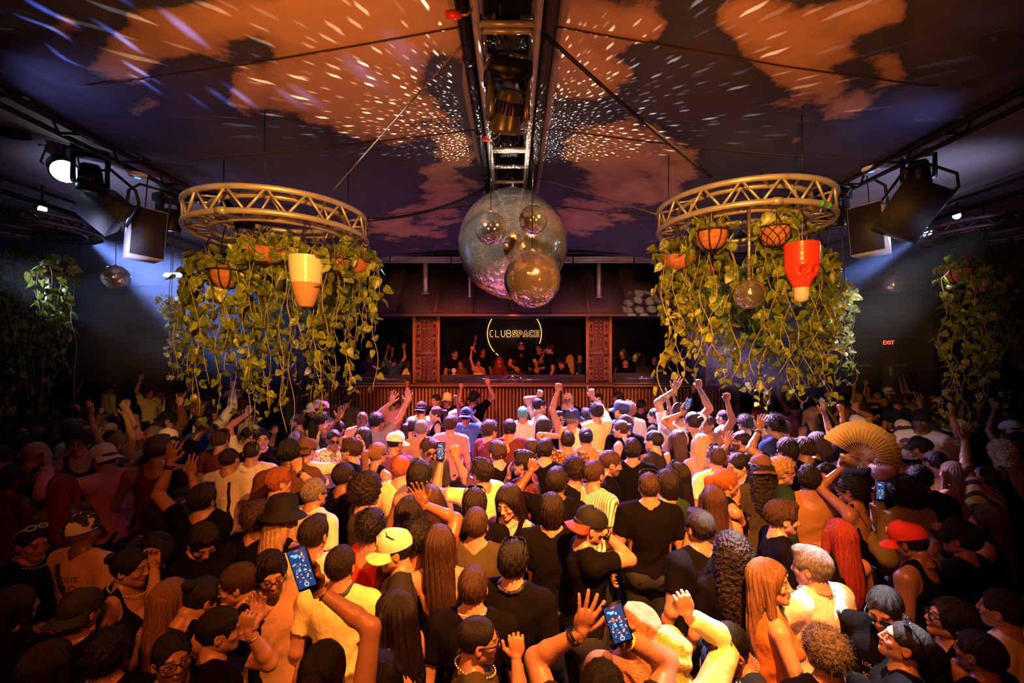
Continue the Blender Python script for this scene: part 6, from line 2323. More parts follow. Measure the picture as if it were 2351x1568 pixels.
            glasses(o, hm, v_ or ('dark' if k_ == 'sun' else 'clear'), 'face')
        elif k_ == 'suntop':
            glasses(o, hm, v_ or 'dark', 'top')
        elif k_ in ('cross', 'pack', 'single', 'suspender', 'necklace', 'collar', 'thin'):
            strap(o, k_, TC.get(v_, (.7, .65, .6) if k_ == 'necklace' else TC['black']), surf)
        elif k_ in ('watch', 'band', 'bracelet'):
            sd = -1 if v_ == 'l' else 1
            sh, el, wr, hp, palm = am[sd]
            dr = (wr - el).normalized()
            c_ = wr - dr * .035
            u = dr.orthogonal().normalized(); w_ = dr.cross(u)
            rr = .030 if sex == 'm' else .025
            b_ = MB()
            for off in ((-.008, .008) if k_ == 'watch' else (0,)):
                b_.tube([c_ + dr * off + (u * math.cos(a) + w_ * math.sin(a)) * rr for a in np.linspace(0, 2 * PI, 17)[:-1]], .0055 if k_ != 'bracelet' else .003, 6, closed=True)
            wo = b_.build({'watch': 'watch', 'band': 'wristband', 'bracelet': 'bracelet'}[k_], {'watch': M_BLACK, 'band': M_BAND, 'bracelet': M_GOLD}[k_], o, True)
            if k_ == 'watch':
                n_ = (np.array(hand_frame(wr, el, palm))[:, 1]) * -1
                MB().box(tuple(c_ + Vector(n_) * (rr + .004)), (.028, .028, .012)).build('watch_face', M_SUN, wo)
        elif k_ == 'headphones':
            hb = MB().tube([(.088 * math.cos(a), -.01, .02 + .112 * math.sin(a)) for a in np.linspace(0, PI, 13)], .008, 6)
            for s_ in (-1, 1):
                hb.lathe([(0, -.012), (.034, -.012), (.038, 0), (.034, .012), (0, .012)], 14, (s_ * .088, -.004, -.01), Matrix.Rotation(R(90), 4, 'Y'))
            obj('headphones', hb.data('headphones', M_BLACK, True), o, M=hm)
    if text:
        print_text(o, surf, *text)
    PEOPLE.append(dict(o=o, px=px, py=py, label=label, sex=sex, hair=hair, hc=hc, skin=skin, top=top, tc=tc, pat=pat, pose=pose, custom=custom, extras=extras, yaw=(yaw + hyaw) % 360, d=d, note=note, group=group, beard=beard))
    o['_arms'] = 0
    del o['_arms']
    return o, am, Mw


def hand_point(res, side, off=(0, .02, .09)):
    """a point in the palm of a hand, and the hand's axes in the world"""
    o, am, Mw = res
    sh, el, wr, hp, palm = am[side]
    Rm = Matrix(hand_frame(wr, el, palm).tolist())
    p = Mw @ (wr + Rm @ Vector(off))
    M3 = (Mw.to_3x3().normalized() @ Rm)
    return p, M3


PHONE_ME = {}


def phone(res, side, label, tilt=0, screen='stage', away=False, group=None, flip=False):
    p, M3 = hand_point(res, side, (0.0, .047, .105))
    t = bpy.data.objects.new('phone', None)
    C.objects.link(t)
    x, y, z = M3.col[0], M3.col[1], M3.col[2]
    M = M3.to_4x4() @ Matrix.Rotation(R(tilt), 4, 'Y')
    t.matrix_world = Matrix.Translation(p) @ M
    tag(t, label, 'phone', group)
    if 'b' not in PHONE_ME:
        PHONE_ME['b'] = MB().box((0, 0, 0), (.072, .008, .150)).box((0, 0, 0), (.066, .0085, .154)).data('case', M_BLACK)
        PHONE_ME['cam'] = MB().lathe([(0, .0), (.008, .0), (.008, -.003)], 10).data('camera_lens', M_SUN)
    obj('case', PHONE_ME['b'], t)
    s = 1
    if 'scr' not in PHONE_ME:
        PHONE_ME['scr'] = MB().box((0, .0048, 0), (.064, .0012, .138)).data('screen', mat('phone_screen', (.01, .01, .02), .2, emit=(.02, .05, .16), estr=1.2))
        e = MB()
        rg = random.Random(3)
        me1 = mat('phone_picture_light', (.1, .3, .8), .3, emit=(.15, .45, 1.0), estr=1.6)
        me2 = mat('phone_picture_amber', (.8, .5, .2), .3, emit=(1.0, .55, .25), estr=1.0)
        me3 = mat('phone_white', (.9, .9, .9), .3, emit=(1, 1, 1), estr=1.2)
        a = MB(); b = MB(); c = MB()
        for i in range(16):
            a.box((rg.uniform(-.026, .026), .0058, rg.uniform(-.01, .052)), (rg.uniform(.002, .012), .0006, rg.uniform(.002, .010)))
        for i in range(14):
            b.box((rg.uniform(-.028, .028), .0058, rg.uniform(-.034, -.012)), (rg.uniform(.002, .006), .0006, rg.uniform(.002, .005)))
        for xx in (-.02, 0, .02):
            c.box((xx, .0058, -.044), (.006, .0006, .001))
        c.lathe([(.0062, 0), (.0080, 0), (.0080, .0006), (.0062, .0006)], 14, (0, .0058, -.057), Matrix.Rotation(R(90), 4, 'X'))
        PHONE_ME['a'] = (a.data('picture', me1), b.data('picture', me2), c.data('controls', me3),
                         MB().box((0, .0058, .062), (.014, .0006, .004)).data('record_mark', mat('record_red', (.8, .1, .05), .3, emit=(1, .1, .05), estr=1.0)))
    so = obj('screen', PHONE_ME['scr'], t)
    for nm, me in zip(('picture', 'picture', 'controls', 'record_mark'), PHONE_ME['a']):
        obj(nm, me, so)
    obj('camera_lens', PHONE_ME['cam'], t, M=Matrix.Translation((.022, -.004, .055)) @ Matrix.Rotation(R(90), 4, 'X'))
    return t


def cup(res, side, label, col=(.75, .6, .35)):
    p, M3 = hand_point(res, side, (0.0, .040, .075))
    t = thing('cup', label, 'cup', p)
    m = mat('clear_cup', (.8, .8, .8), .15, trans=.8)
    MB().lathe([(.026, -.05), (.036, .055), (.034, .055), (.024, -.045), (0, -.045)], 16).build('cup_wall', m, t, True)
    MB().lathe([(0, -.044), (.0235, -.044), (.030, .02), (0, .02)], 16).build('drink', mat('amber_drink', col, .1), t, True)
    return t
# ================================================================== the crowd, person by person
A_ = add_person
NB = 'near dancers'
PRT = mat('dark_print', (.035, .015, .012), .7)
PRTW = mat('pale_print', (.55, .45, .28), .7)

# ---- nearest rows, from the dark side to the exit side
A_(75, 1245, yaw=-150, hyaw=-5, pitch=8, hair='slick', hc='black', extras=('suntop:white', 'necklace'), pose='bentr', label='man in black with white framed sunglasses on his head and a pearl necklace')
A_(192, 1222, yaw=-8, pitch=-4, hair='bald', tc='peach', pose='down', extras=('beanie:camo', 'cross:black'), text=([('IT COSTS', .8), ('ZERO', 1.25), ('DOLLARS', .8), ('TO BE A', .8), ('NICE', .8), ('PERSON', .8)], 1.34, .058, .25, PRT), skin='brown', label='person in a dark cap and a peach t-shirt with lettering and a black bag strap', note='camo')
A_(300, 1302, yaw=-125, hyaw=0, pitch=6, sex='f', hair='bun', hc='black', top='halter', pose='bent', extras=('necklace',), label='smiling woman with slick dark hair in a black halter top with a necklace')
A_(352, 1262, yaw=-140, pitch=28, hair='short', tc='black', beard=2, extras=('capback:black', 'suntop'), pose='bentr', text=([('Ano', 1.0)], 1.33, .07, .2, PRTW, 1), label='bearded man looking down in a black cap with sunglasses on it')
A_(392, 1378, yaw=-15, sex='f', hair='long', hc='light', top='tank', pose='down', label='woman with glossy light brown long hair seen from behind in a dark top')
A_(466, 1232, yaw=-165, pitch=36, hair='wavy', hc='dark', tc='black', pose='bentr', top='long', beard=1, label='smiling man in black looking down with wavy dark hair, hand at his chest')
A_(545, 1338, yaw=80, pitch=10, sex='f', hair='pony', hc='brown', top='tank', label='woman with smooth brown hair turned towards the dark side, below the smiling man in black')
A_(462, 1362, yaw=-60, pitch=35, sex='f', hair='bun', hc='black', top='tank', pose='face', label='dark haired woman bowing her head beside the woman with smooth brown hair')
A_(506, 1445, yaw=-95, pitch=6, hair='short', hc='black', skin='tan', tc='black', arms={-1: (572, 1452, .05, 'fist')}, extras=('bracelet:l',), text=([('KLE', 1.2)], 1.30, .08, .2, PRTW, 1), label='man in profile in a black printed t-shirt holding his fist to his mouth')
A_(395, 1512, yaw=-165, pitch=-4, hair='short', hc='black', beard=1, skin='olive', extras=('glasses:clear',), label='man in clear glasses facing the camera at the bottom edge, mostly in shadow')
A_(182, 1408, yaw=0, hair='short', tc='black', extras=('capback:charcoal',), pose='phone', label='person in a dark mesh cap seen from behind below the peach t-shirt')
A_(35, 1392, yaw=-20, sex='f', hair='long', hc='dark', tc='black', label='dark haired person at the very edge of the floor below the man with pearls')
A_(250, 1500, yaw=10, hair='curly', hc='black', tc='black', label='person with curly black hair in deep shadow at the bottom edge')
A_(110, 1530, yaw=-10, sex='f', hair='longwavy', hc='dark', top='tank', label='long haired person in deep shadow in the bottom corner')
A_(622, 1312, yaw=-172, pitch=14, roll=4, hair='wavy', hc='black', skin='tan', tc='tan', beard=2, fat=1.1, extras=('glasses:clear',), arms={1: (585, 1428, -.12, 'wave')}, label='bearded man with curly hair and clear glasses in a tan t-shirt, hand before his chin')
r_ = A_(742, 1548, d=1.55, yaw=5, sex='f', hair='bun', hc='black', top='tank', arms={1: (728, 1352, .10, 'hold'), -1: (690, 1600, .1, 'relax')}, extras=('bracelet:r',), label='woman with dark hair at the bottom edge filming with a phone held up')
phone(r_, 1, 'phone held up in front of the bearded man in the tan t-shirt')
A_(783, 1298, yaw=-5, hair='short', hc='dark', tc='yellow', extras=('collar:green',), label='man seen from behind in a pale yellow polo shirt with a green collar')
A_(722, 1228, yaw=-10, hair='fade', hc='dark', skin='olive', tc='cream', label='man with a faded haircut in a cream t-shirt in front of the lace shirt')
A_(905, 1262, yaw=88, hyaw=8, pitch=10, hair='short', hc='dark', tc='charcoal', extras=('cap:cream', 'suntop'), text=([('RANCH', 1.0)], 1.30, .05, .22, PRTW), label='man in a cream trucker cap in a charcoal t-shirt, facing the dark side')
A_(852, 1212, yaw=-5, hair='curly', hc='black', skin='olive', top='tank', tc='red', fat=1.15, pose='bent', label='man with dark curls in a red basketball vest')
A_(905, 1415, yaw=55, sex='f', hair='longwavy', hc='dark', top='tube', tc='black', fat=1.25, smax=1.18, label='woman with a mass of dark wavy hair and bare shoulders')
A_(870, 1560, yaw=0, sex='f', hair='long', hc='black', top='tank', label='black haired person at the bottom edge below the bare shouldered woman')
A_(1086, 1348, yaw=-3, hair='short', hc='brown', tc='black', extras=('necklace:gold',), fat=1.08, label='man in black with short brown hair seen from behind, before the dark collared shirt')
A_(1093, 1205, yaw=-4, pitch=-2, hair='thin', hc='brown', tc='olive', fat=1.08, label='man with thinning brown hair in an olive t-shirt seen from behind')
A_(1180, 1290, yaw=-20, hair='wavy', hc='black', top='long', tc='black', fat=1.15, extras=('suntop', 'collar:black'), label='man in a black long sleeved shirt with sunglasses on his black hair')
A_(1098, 1468, yaw=-85, pitch=4, hair='buzz', hc='black', skin='olive', tc='olive', extras=('sun:dark', 'necklace'), arms={1: (1185, 1512, .05, 'thumb')}, label='man in profile with wraparound sunglasses, a pearl necklace and an olive t-shirt')
A_(1352, 1208, yaw=-70, pitch=8, hair='buzz', hc='dark', tc='black', extras=('capback:redblack', 'watch:r'), arms={1: (1383, 1218, -.02, 'fist')}, text=([('ROCK', 1.0)], 1.28, .06, .2, mat('red_print', (.6, .06, .03), .7), 1), label='man in a red and black cap worn backwards raising a tattooed forearm to his face')
A_(1266, 1172, yaw=-4, hair='medium', hc='dark', tc='black', fat=1.15, label='person with chin length dark hair in a wide black t-shirt seen from behind')
A_(1490, 1118, yaw=-8, hair='short', hc='brown', tc='black', fat=1.2, smax=1.16, extras=('suntop',), label='big man in a plain black t-shirt with sunglasses on his brown hair')
A_(1605, 1212, yaw=18, hair='fade', hc='dark', skin='tan', tc='black', fat=1.12, smax=1.14, label='man with a high fade in a black t-shirt mottled by the white lamp')
A_(1466, 1448, d=1.95, yaw=-20, pitch=12, hair='bald', top='long', tc='brown', extras=('hood:brown',), label='person wrapped in a brown checked head scarf')
r_ = A_(1384, 1590, d=1.55, yaw=2, sex='m', hair='short', hc='black', tc='charcoal', smax=1.0, arms={-1: (1334, 1452, .12, 'open'), 1: (1428, 1465, .10, 'hold')}, extras=('watch:l', 'band:r'), label='person at the bottom edge with both hands up, filming on a phone')
phone(r_, 1, 'phone with a bright blue picture held up before the checked head scarf')
A_(1535, 1500, yaw=-12, sex='m', hair='bald', top='long', tc='yellow', extras=('hood:yellow', 'bracelet:r'), pitch=20, arms={1: (1580, 1412, .05, 'fist')}, label='person in a yellow checked scarf raising a clenched fist')
A_(1672, 1478, yaw=130, pitch=32, hair='fade', hc='black', skin='tan', tc='navy', extras=('sun:dark', 'necklace:gold'), label='man with black hair and sunglasses bowing his head in a navy football shirt')
A_(1768, 1338, yaw=-70, hyaw=-28, pitch=-8, roll=-6, sex='f', hair='longwavy', hc='light', skin='pale', top='tank', tc='orange', pose='bent', label='woman with long light brown waves being kissed')
A_(1862, 1300, yaw=40, hyaw=24, pitch=8, hair='quiff', hc='grey', skin='pale', top='long', tc='white', extras=('single:black', 'necklace'), arms={-1: (1782, 1372, .02, 'wave')}, label='man in a white shirt with a thin black strap kissing the long haired woman')
A_(1892, 1495, yaw=8, hair='curly', hc='grey', tc='black', pose='down', label='person with greying curls at the bottom edge below the white shirt')
A_(2032, 1392, yaw=162, pitch=22, hair='short', hc='black', tc='black', beard=1, extras=('sun:blue',), text=([('LOS ANGELES', .55), ('SOCIAL CLUB', .55)], 1.28, .06, .16, PRTW, 1), label='man in blue mirrored sunglasses and a black t-shirt looking down')
A_(2078, 1478, yaw=95, pitch=-18, hair='slick', hc='dark', tc='black', extras=('suntop',), label='person in profile lifting the chin, just below the man in mirrored sunglasses')
A_(2087, 1240, yaw=68, pitch=22, hair='short', hc='black', skin='brown', top='tank', tc='black', extras=('cap:red', 'glasses:clear'), label='man in a bright red trucker cap looking down')
A_(2206, 1238, yaw=72, hair='short', hc='black', skin='olive', tc='black', fat=1.1, extras=('cap:black', 'sun'), arms={-1: (2158, 1238, .1, 'point')}, label='man in a black cap raising a finger in the dark near the exit side')
A_(2182, 1425, yaw=110, pitch=-12, sex='f', hair='medium', hc='black', top='tank', extras=('sun',), label='woman in sunglasses lifting her face in the dark bottom corner')
A_(2300, 1400, yaw=30, hair='short', hc='black', tc='cream', fat=1.1, label='person in a cream t-shirt in the dark bottom corner')
A_(2248, 1500, yaw=20, hair='short', hc='black', tc='black', skin='brown', label='bare armed person at the dark bottom corner below the raised face')
A_(2270, 1195, yaw=75, sex='f', hair='long', hc='brown', top='tank', pose='drinkl', label='woman with brown hair facing the dance floor beside the black cap')
r_ = A_(2078, 1135, yaw=42, hair='bigcurly', hc='dark', top='jacket', tc='khaki', extras=('watch:l',), arms={1: (2012, 1150, .1, 'hold'), -1: (1985, 1222, .05, 'relax')}, label='person with a mop of dark curls in a khaki jacket holding up a phone')
phone(r_, 1, 'slim phone held up by the person in the khaki jacket', tilt=-8)
A_(2188, 1088, yaw=12, sex='f', hair='halfbun', hc='light', skin='tan', top='none', pants='black', extras=('suspender:red',), pose='drink', label='person with a bare back and one red strap, light hair pinned up')
A_(2262, 1098, yaw=70, pitch=-14, hair='buzz', hc='dark', tc='cream', pat='bands', top='tee', beard=1, extras=('sun',), arms={-1: (2215, 1008, .15, 'wave')}, label='man in a zigzag striped shirt and sunglasses with an arm over his head')
A_(2112, 1098, yaw=172, pitch=26, hair='curly', hc='black', tc='black', beard=2, label='bearded man with black curls looking down beside the bare back')
A_(1926, 1232, yaw=6, sex='f', hair='long', hc='red', top='tank', pose='bent', label='woman with very long red hair seen from behind')
A_(1797, 1188, yaw=-72, pitch=4, hair='wavy', hc='brown', skin='pale', tc='black', label='young man with wavy brown hair in a black t-shirt looking across the floor')
A_(1858, 1102, yaw=-25, hair='wavy', hc='dark', top='tank', tc='mustard', pose='bentr', fat=1.12, label='man with dark wavy hair in a mustard ribbed vest')
A_(1795, 1082, yaw=-70, hair='curly', hc='blond', skin='pale', top='jacket', tc='green', extras=('sun',), label='man with blond curls and sunglasses in a dark green jacket')
A_(1748, 1078, yaw=-10, sex='f', hair='longcurly', hc='dark', tc='olive', extras=('capback:brown',), label='person with long dark curls under an olive brown cap')
A_(1695, 1066, yaw=125, pitch=18, sex='f', hair='bun', hc='black', skin='pale', top='tank', label='woman with sleek black hair looking down')
A_(1638, 1150, yaw=-5, sex='f', hair='long', hc='brown', top='tank', tc='brown', label='woman with straight brown hair seen from behind, beside the green t-shirt')
A_(1668, 1108, yaw=-60, sex='f', hair='pony', hc='ginger', top='tank', tc='black', extras=('watch:r',), arms={1: (1690, 1152, .0, 'relax')}, label='woman with a ginger ponytail and a dark watch')
r_ = A_(1552, 1093, yaw=75, sex='f', hair='long', hc='black', skin='pale', top='tank', tc='black', extras=('suntop', 'thin'), pose='drink', label='woman with straight black hair and sunglasses on her head in profile')
cup(r_, 1, 'cup held by the woman with straight black hair and sunglasses on top')
A_(1530, 1112, d=3.7, yaw=20, sex='f', hair='medium', hc='dark', tc='green', label='person in a dark green t-shirt behind the big man in black')
A_(1642, 1052, yaw=15, hair='short', hc='brown', tc='yellow', extras=('suntop',), label='man in a yellow t-shirt with sunglasses on the back of his head')
A_(1700, 1012, yaw=82, hair='buzz', hc='dark', tc='maroon', beard=2, extras=('glasses:dark',), arms={-1: (1668, 1022, .0, 'wave')}, label='bearded man in dark glasses with a hand at his mouth')
A_(1680, 1272, yaw=-5, sex='f', hair='longcurly', hc='dark', tc='black', text=([('ATA', 1.2)], 1.12, .08, .2, PRTW), pants='white', label='woman with dark crimped hair in a black printed top and a white skirt')
r_ = A_(1956, 1125, yaw=75, sex='f', hair='curly', hc='dark', top='halter', extras=('glasses:round', 'thin'), arms={-1: (1935, 1072, .1, 'hold')}, label='woman with short dark curls holding up a bottle')
p_, M3 = hand_point(r_, -1, (0, .04, .07))
t = thing('bottle', 'half empty clear plastic bottle held up beside the folding fan', 'bottle', p_)
t.rotation_euler = (0.3, R(-62), 0.2)
MB().lathe([(0, -.10), (.030, -.098), (.032, -.09), (.032, .05), (.026, .07), (.012, .095), (.012, .11), (0, .11)], 16).build('bottle_body', mat('frosted_plastic', (.75, .6, .35), .25, spec=.8), t, True)
MB().lathe([(.014, .108), (.014, .128), (0, .128)], 12).build('bottle_cap', M_WHITE, t, True)
A_(1896, 1096, yaw=160, roll=-14, sex='f', hair='wavy', hc='black', top='tank', extras=('sun:round2',), pose='bent', label='woman in round sunglasses tilting her head under the bottle')
fan_r = A_(1952, 1034, d=4.05, yaw=-75, hair='short', hc='black', tc='black', extras=('sun', 'band:r'), arms={1: (1975, 1068, -.16, 'fist')}, label='person in sunglasses holding the large folding fan')
# folding fan
fp = P(1972, 1050, 3.78)
t = thing('folding_fan', 'large pale folding fan spread open above the crowd', 'fan', fp)
Ms = Matrix.Rotation(R(-14), 4, 'Z')
R0, R1 = .075, .30
a0, a1, nf = R(-48), R(150), 26
mb = MB()
V = []
for i in range(nf * 2 + 1):
    a = a0 + (a1 - a0) * i / (nf * 2)
    zz = .010 if i % 2 else -.010
    for r in (R0 + .05, R1):
        V.append((r * math.cos(a), zz * (1 if r > .2 else .5), r * math.sin(a)))
q = [(2 * i, 2 * i + 1, 2 * i + 3, 2 * i + 2) for i in range(nf * 2)]
mb.add(V, q)
fl_ = obj('pleated_leaf', mb.data('pleated_leaf', mat('fan_paper', (.80, .60, .40), .8, var=.15, vscale=18)), t, M=Ms)
so_ = fl_.modifiers.new('t', 'SOLIDIFY'); so_.thickness = .0015
rib = MB().box((R1 / 2 - .03, -.010, 0), (R1 - .06, .003, .0055), taper=1).data('rib', mat('bamboo_rib', (.55, .32, .16), .6))
for i in range(0, nf + 1):
    a = a0 + (a1 - a0) * i / nf
    obj('rib', rib, t, M=Ms @ Matrix.Rotation(-a, 4, 'Y'))
MB().lathe([(0, -.02), (.010, -.018), (.010, .012), (0, .014)], 10, rot=Matrix.Rotation(R(90), 4, 'X')).build('pivot', M_GOLD, t)

# ---- middle of the floor
A_(466, 1148, yaw=-4, hair='wavy', hc='dark', tc='black', fat=1.08, smax=1.16, arms={-1: (392, 1062, .10, 'ok'), 1: (440, 1092, .10, 'ok')}, extras=('watch:l', 'bracelet:r'), sleeve=.45, label='man in a black t-shirt raising both arms to make a heart with his hands')
A_(412, 1112, yaw=178, pitch=12, hair='bald', tc='charcoal', beard=1, extras=('cap:black',), label='man in a black cap facing the camera between the raised arms')
A_(592, 1190, yaw=-35, hair='curly', hc='brown', skin='tan', tc='black', label='man with brown curls in a black t-shirt beside the shiny bucket hat')
A_(650, 1192, yaw=-35, pitch=6, sex='f', hair='longwavy', hc='blond', skin='pale', top='tank', extras=('bucket:black',), label='woman with blond hair under a shiny black bucket hat')
A_(722, 1132, yaw=-30, hair='short', hc='grey', tc='cream', extras=('sun', 'collar:cream'), fat=1.1, label='grey haired man in sunglasses and a cream lace shirt')
A_(640, 1108, yaw=-70, hair='fade', hc='ginger', tc='black', skin='pale', extras=('watch:r',), arms={1: (685, 1082, .0, 'fist')}, label='man with ginger brown hair raising a fist with a dark watch')
A_(527, 1055, yaw=-2, hair='buzz', hc='dark', tc='cream', extras=('pack:black',), fat=1.12, label='man with cropped hair wearing a black backpack over a cream t-shirt')
A_(578, 1038, yaw=15, hair='buzz', hc='dark', tc='cream', top='long', label='man with a shaved head and a loose cream shirt beside the backpack')
A_(704, 1034, yaw=-20, hair='short', hc='dark', tc='white', extras=('capback:brown',), pose='midr', label='man in a brown cap turned backwards and a white t-shirt')
A_(790, 1094, yaw=-25, hair='short', hc='dark', skin='brown', tc='black', label='man with short dark hair in black behind the mop of curls')
A_(842, 1128, yaw=-75, hair='bigcurly', hc='dark', skin='pale', tc='olive', pose='bent', label='person with a big mop of dark curls in profile')
A_(920, 1076, yaw=-4, hair='short', hc='ginger', skin='pale', tc='yellow', fat=1.1, label='ginger haired man in a yellow t-shirt seen from behind')
A_(868, 1042, yaw=-50, sex='f', hair='pony', hc='light', top='tank', tc='black', extras=('sun', 'thin'), label='woman with a long light brown ponytail and sunglasses')
A_(806, 1033, yaw=65, hair='wavy', hc='brown', skin='pale', tc='black', extras=('sun',), label='man with wavy brown hair and black sunglasses turned to the dark side')
A_(766, 1008, yaw=-168, pitch=10, hair='buzz', hc='black', skin='brown', tc='cream', pat='dots', top='tee', extras=('sun',), label='man in sunglasses and a dotted shirt facing the camera')
A_(832, 1005, yaw=140, sex='f', hair='long', hc='dark', skin='pale', top='tank', tc='white', extras=('glasses:orange', 'necklace:gold'), label='woman in round orange glasses and a white top')
A_(984, 1028, yaw=-158, pitch=20, roll=-10, hair='wavy', hc='brown', skin='tan', top='jacket', tc='olive', beard=1, extras=('sun:round2',), sleeve=.8, neck='v', label='man in round sunglasses and an open olive shirt looking down, behind the raised phone')
r_ = A_(1106, 1085, yaw=40, hair='wavy', hc='dark', top='tee', tc='yellow', extras=('sun',), smax=1.16, arms={-1: (1012, 1064, .06, 'hold'), 1: (1046, 1050, .08, 'fist')}, label='man in a yellow shirt and sunglasses filming with both arms stretched up')
phone(r_, -1, 'phone held up in the middle of the crowd by the man in the yellow shirt')
r_ = A_(1168, 1150, yaw=150, pitch=16, sex='f', hair='longwavy', hc='dark', skin='pale', top='tank', tc='black', extras=('thin', 'necklace:gold'), pose='drink', label='smiling woman with wavy dark hair and thin black straps')
cup(r_, 1, 'clear cup held by the smiling woman with thin black straps')
A_(1202, 1064, yaw=75, hair='quiff', hc='black', tc='maroon', extras=('sun', 'pack:black'), pose='face', label='man with a black quiff, sunglasses and backpack straps')
A_(1142, 1040, yaw=30, hair='fade', hc='brown', skin='pale', tc='black', extras=('glasses',), label='man with a brown crew cut and glasses in black')
A_(1252, 1034, yaw=-18, hair='fade', hc='dark', skin='pale', tc='black', extras=('sun',), fat=1.12, label='man with a sharp fade and sunglasses in a wide black t-shirt')
A_(1220, 1030, yaw=10, hair='buzz', hc='brown', tc='charcoal', label='man with cropped brown hair just behind the sharp fade')
A_(1302, 1012, yaw=10, hair='short', hc='dark', top='long', tc='orange', pat='leopard', sleeve=1.0, arms={-1: (1288, 1002, .0, 'fist')}, label='man in a leopard print shirt raising a fist')
A_(1252, 982, yaw=-75, hair='longwavy', hc='dark', skin='pale', tc='black', extras=('sun',), label='man with long swept back dark hair and sunglasses in profile')
A_(1366, 1088, yaw=-45, hair='short', hc='brown', skin='tan', tc='cream', pat='stripes', beard=1, text=([('NEED', 1.15), ('1', 1.7)], 1.33, .085, .26, PRT), label='bearded man in a pinstriped baseball shirt with NEED on the back')
A_(1402, 1062, yaw=-80, pitch=12, hair='short', hc='brown', beard=1, tc='black', label='bearded man in profile behind the pinstriped baseball shirt')
A_(1452, 1034, yaw=-15, hair='wavy', hc='dark', tc='black', fat=1.1, label='man with tousled dark hair in black behind the big man')
A_(1500, 1012, yaw=70, hair='short', hc='black', skin='pale', tc='charcoal', label='man with black hair in profile wearing charcoal')
A_(1556, 1010, yaw=5, sex='f', hair='long', hc='brown', top='tank', tc='black', extras=('thin',), label='woman with very long auburn brown hair under the violet lamp')
A_(1610, 1022, yaw=0, sex='f', hair='longwavy', hc='blond', top='tank', tc='pink', label='woman with long blond waves in a pink top')
A_(1660, 958, yaw=68, hair='buzz', hc='dark', skin='tan', tc='grey', fat=1.08, label='man in a tight grey t-shirt in profile by the white lamp')
r_ = A_(1558, 948, d=6.05, yaw=0, hair='short', hc='brown', tc='white', fat=1.15, smax=1.16, arms={-1: (1548, 896, .1, 'wave'), 1: (1606, 892, .05, 'point')}, text=([('De', 1.5)], 1.28, .16, .3, PRT), label='man in a white t-shirt blazing in the lamp with both arms up, one finger pointing')
r2 = A_(1590, 952, d=5.6, yaw=20, hair='bun', sex='f', hc='dark', top='tank', arms={-1: (1568, 948, .0, 'hold')}, label='woman filming with a phone behind the blazing white t-shirt')
phone(r2, -1, 'phone with a pink picture held up at the blazing white t-shirt')
A_(1710, 972, yaw=20, hair='curly', hc='dark', tc='black', label='person with dark curls in front of the grey t-shirt')
A_(1776, 955, d=5.3, yaw=30, pitch=10, hair='curly', hc='dark', tc='navy', label='person with grey dark curls leaning forward by the raised tattooed arm')
A_(1806, 1032, yaw=20, hair='medium', hc='dark', tc='black', smax=1.16, arms={-1: (1744, 986, .12, 'wave')}, extras=('watch:l',), label='person with dark hair raising a tattooed arm straight up')
A_(1800, 985, yaw=-3, hair='short', hc='brown', tc='white', label='man with a straight brown haircut and bare neck')
A_(1848, 1030, yaw=-5, hair='wavy', hc='brown', tc='charcoal', label='man with tousled brown hair behind the blond curls')
A_(1870, 952, yaw=72, hair='short', hc='brown', beard=2, tc='green', top='jacket', extras=('cap:peach',), label='bearded man in a pale peach cap and a green jacket')
A_(1942, 938, yaw=82, pitch=22, hair='short', hc='black', tc='black', extras=('cap:black',), arms={-1: (1926, 945, .0, 'wave')}, label='man in a black cap bowing with a hand at his forehead')
A_(1968, 975, yaw=55, hair='buzz', hc='dark', tc='white', beard=1, extras=('cap:white', 'sun'), arms={1: (1968, 942, .05, 'point')}, label='man in a white cap and sunglasses raising a tattooed forearm')
r_ = A_(2116, 948, d=5.7, yaw=172, pitch=4, hair='short', hc='black', skin='dark', tc='white', extras=('capback:black',), pose='drink', label='man in a white t-shirt raising a drink to his lips by the exit side', text=([('LIGHT', .5), ('HOUSE', .5)], 1.30, .07, .14, PRT, 1))
cup(r_, 1, 'cup at the lips of the man in the white t-shirt by the exit side')
A_(2112, 1030, yaw=70, hair='buzz', hc='dark', tc='black', beard=1, extras=('cap:black', 'glasses:dark'), arms={-1: (2048, 1018, .05, 'fist')}, label='man in a black cap and dark rimmed glasses stretching out a tattooed arm')
A_(2168, 965, yaw=20, hair='short', hc='black', tc='grey', skin='brown', label='person in a pale grey t-shirt in the dark beyond the white t-shirt')
A_(2192, 1032, yaw=70, hair='curly', hc='blond', tc='charcoal', extras=('glasses',), pose='upr', label='man with bleached curls and glasses behind the raised arm')
A_(2145, 1062, yaw=5, hair='short', hc='dark', tc='yellow', label='person in a yellow t-shirt partly hidden by the man in dark rimmed glasses')
A_(2030, 1075, yaw=-4, hair='short', hc='black', tc='black', fat=1.1, label='broad person in black behind the khaki jacket and the fan')
A_(988, 1150, yaw=5, sex='f', hair='long', hc='brown', skin='pale', top='tank', tc='black', extras=('thin',), label='woman with a bare tattooed back and straight brown hair')
A_(945, 1180, yaw=-30, sex='f', hair='longwavy', hc='dark', top='tank', tc='black', pose='bent', label='woman with wavy dark hair beside the raised brown arm')
A_(1008, 1252, yaw=10, sex='f', hair='longwavy', hc='brown', top='halter', tc='black', pose='bent', extras=('thin',), label='woman with a bare back beside the olive t-shirt')
A_(1090, 1160, yaw=-3, hair='medium', hc='dark', tc='black', extras=('suntop',), label='man with dark hair and thin sunglasses on top, just behind the thinning hair')
A_(960, 1235, yaw=0, sex='m', hair='curly', hc='black', skin='brown', tc='maroon', smax=1.08, arms={1: (972, 1158, .08, 'wave')}, label='person lifting a dark brown arm behind the cream trucker cap')
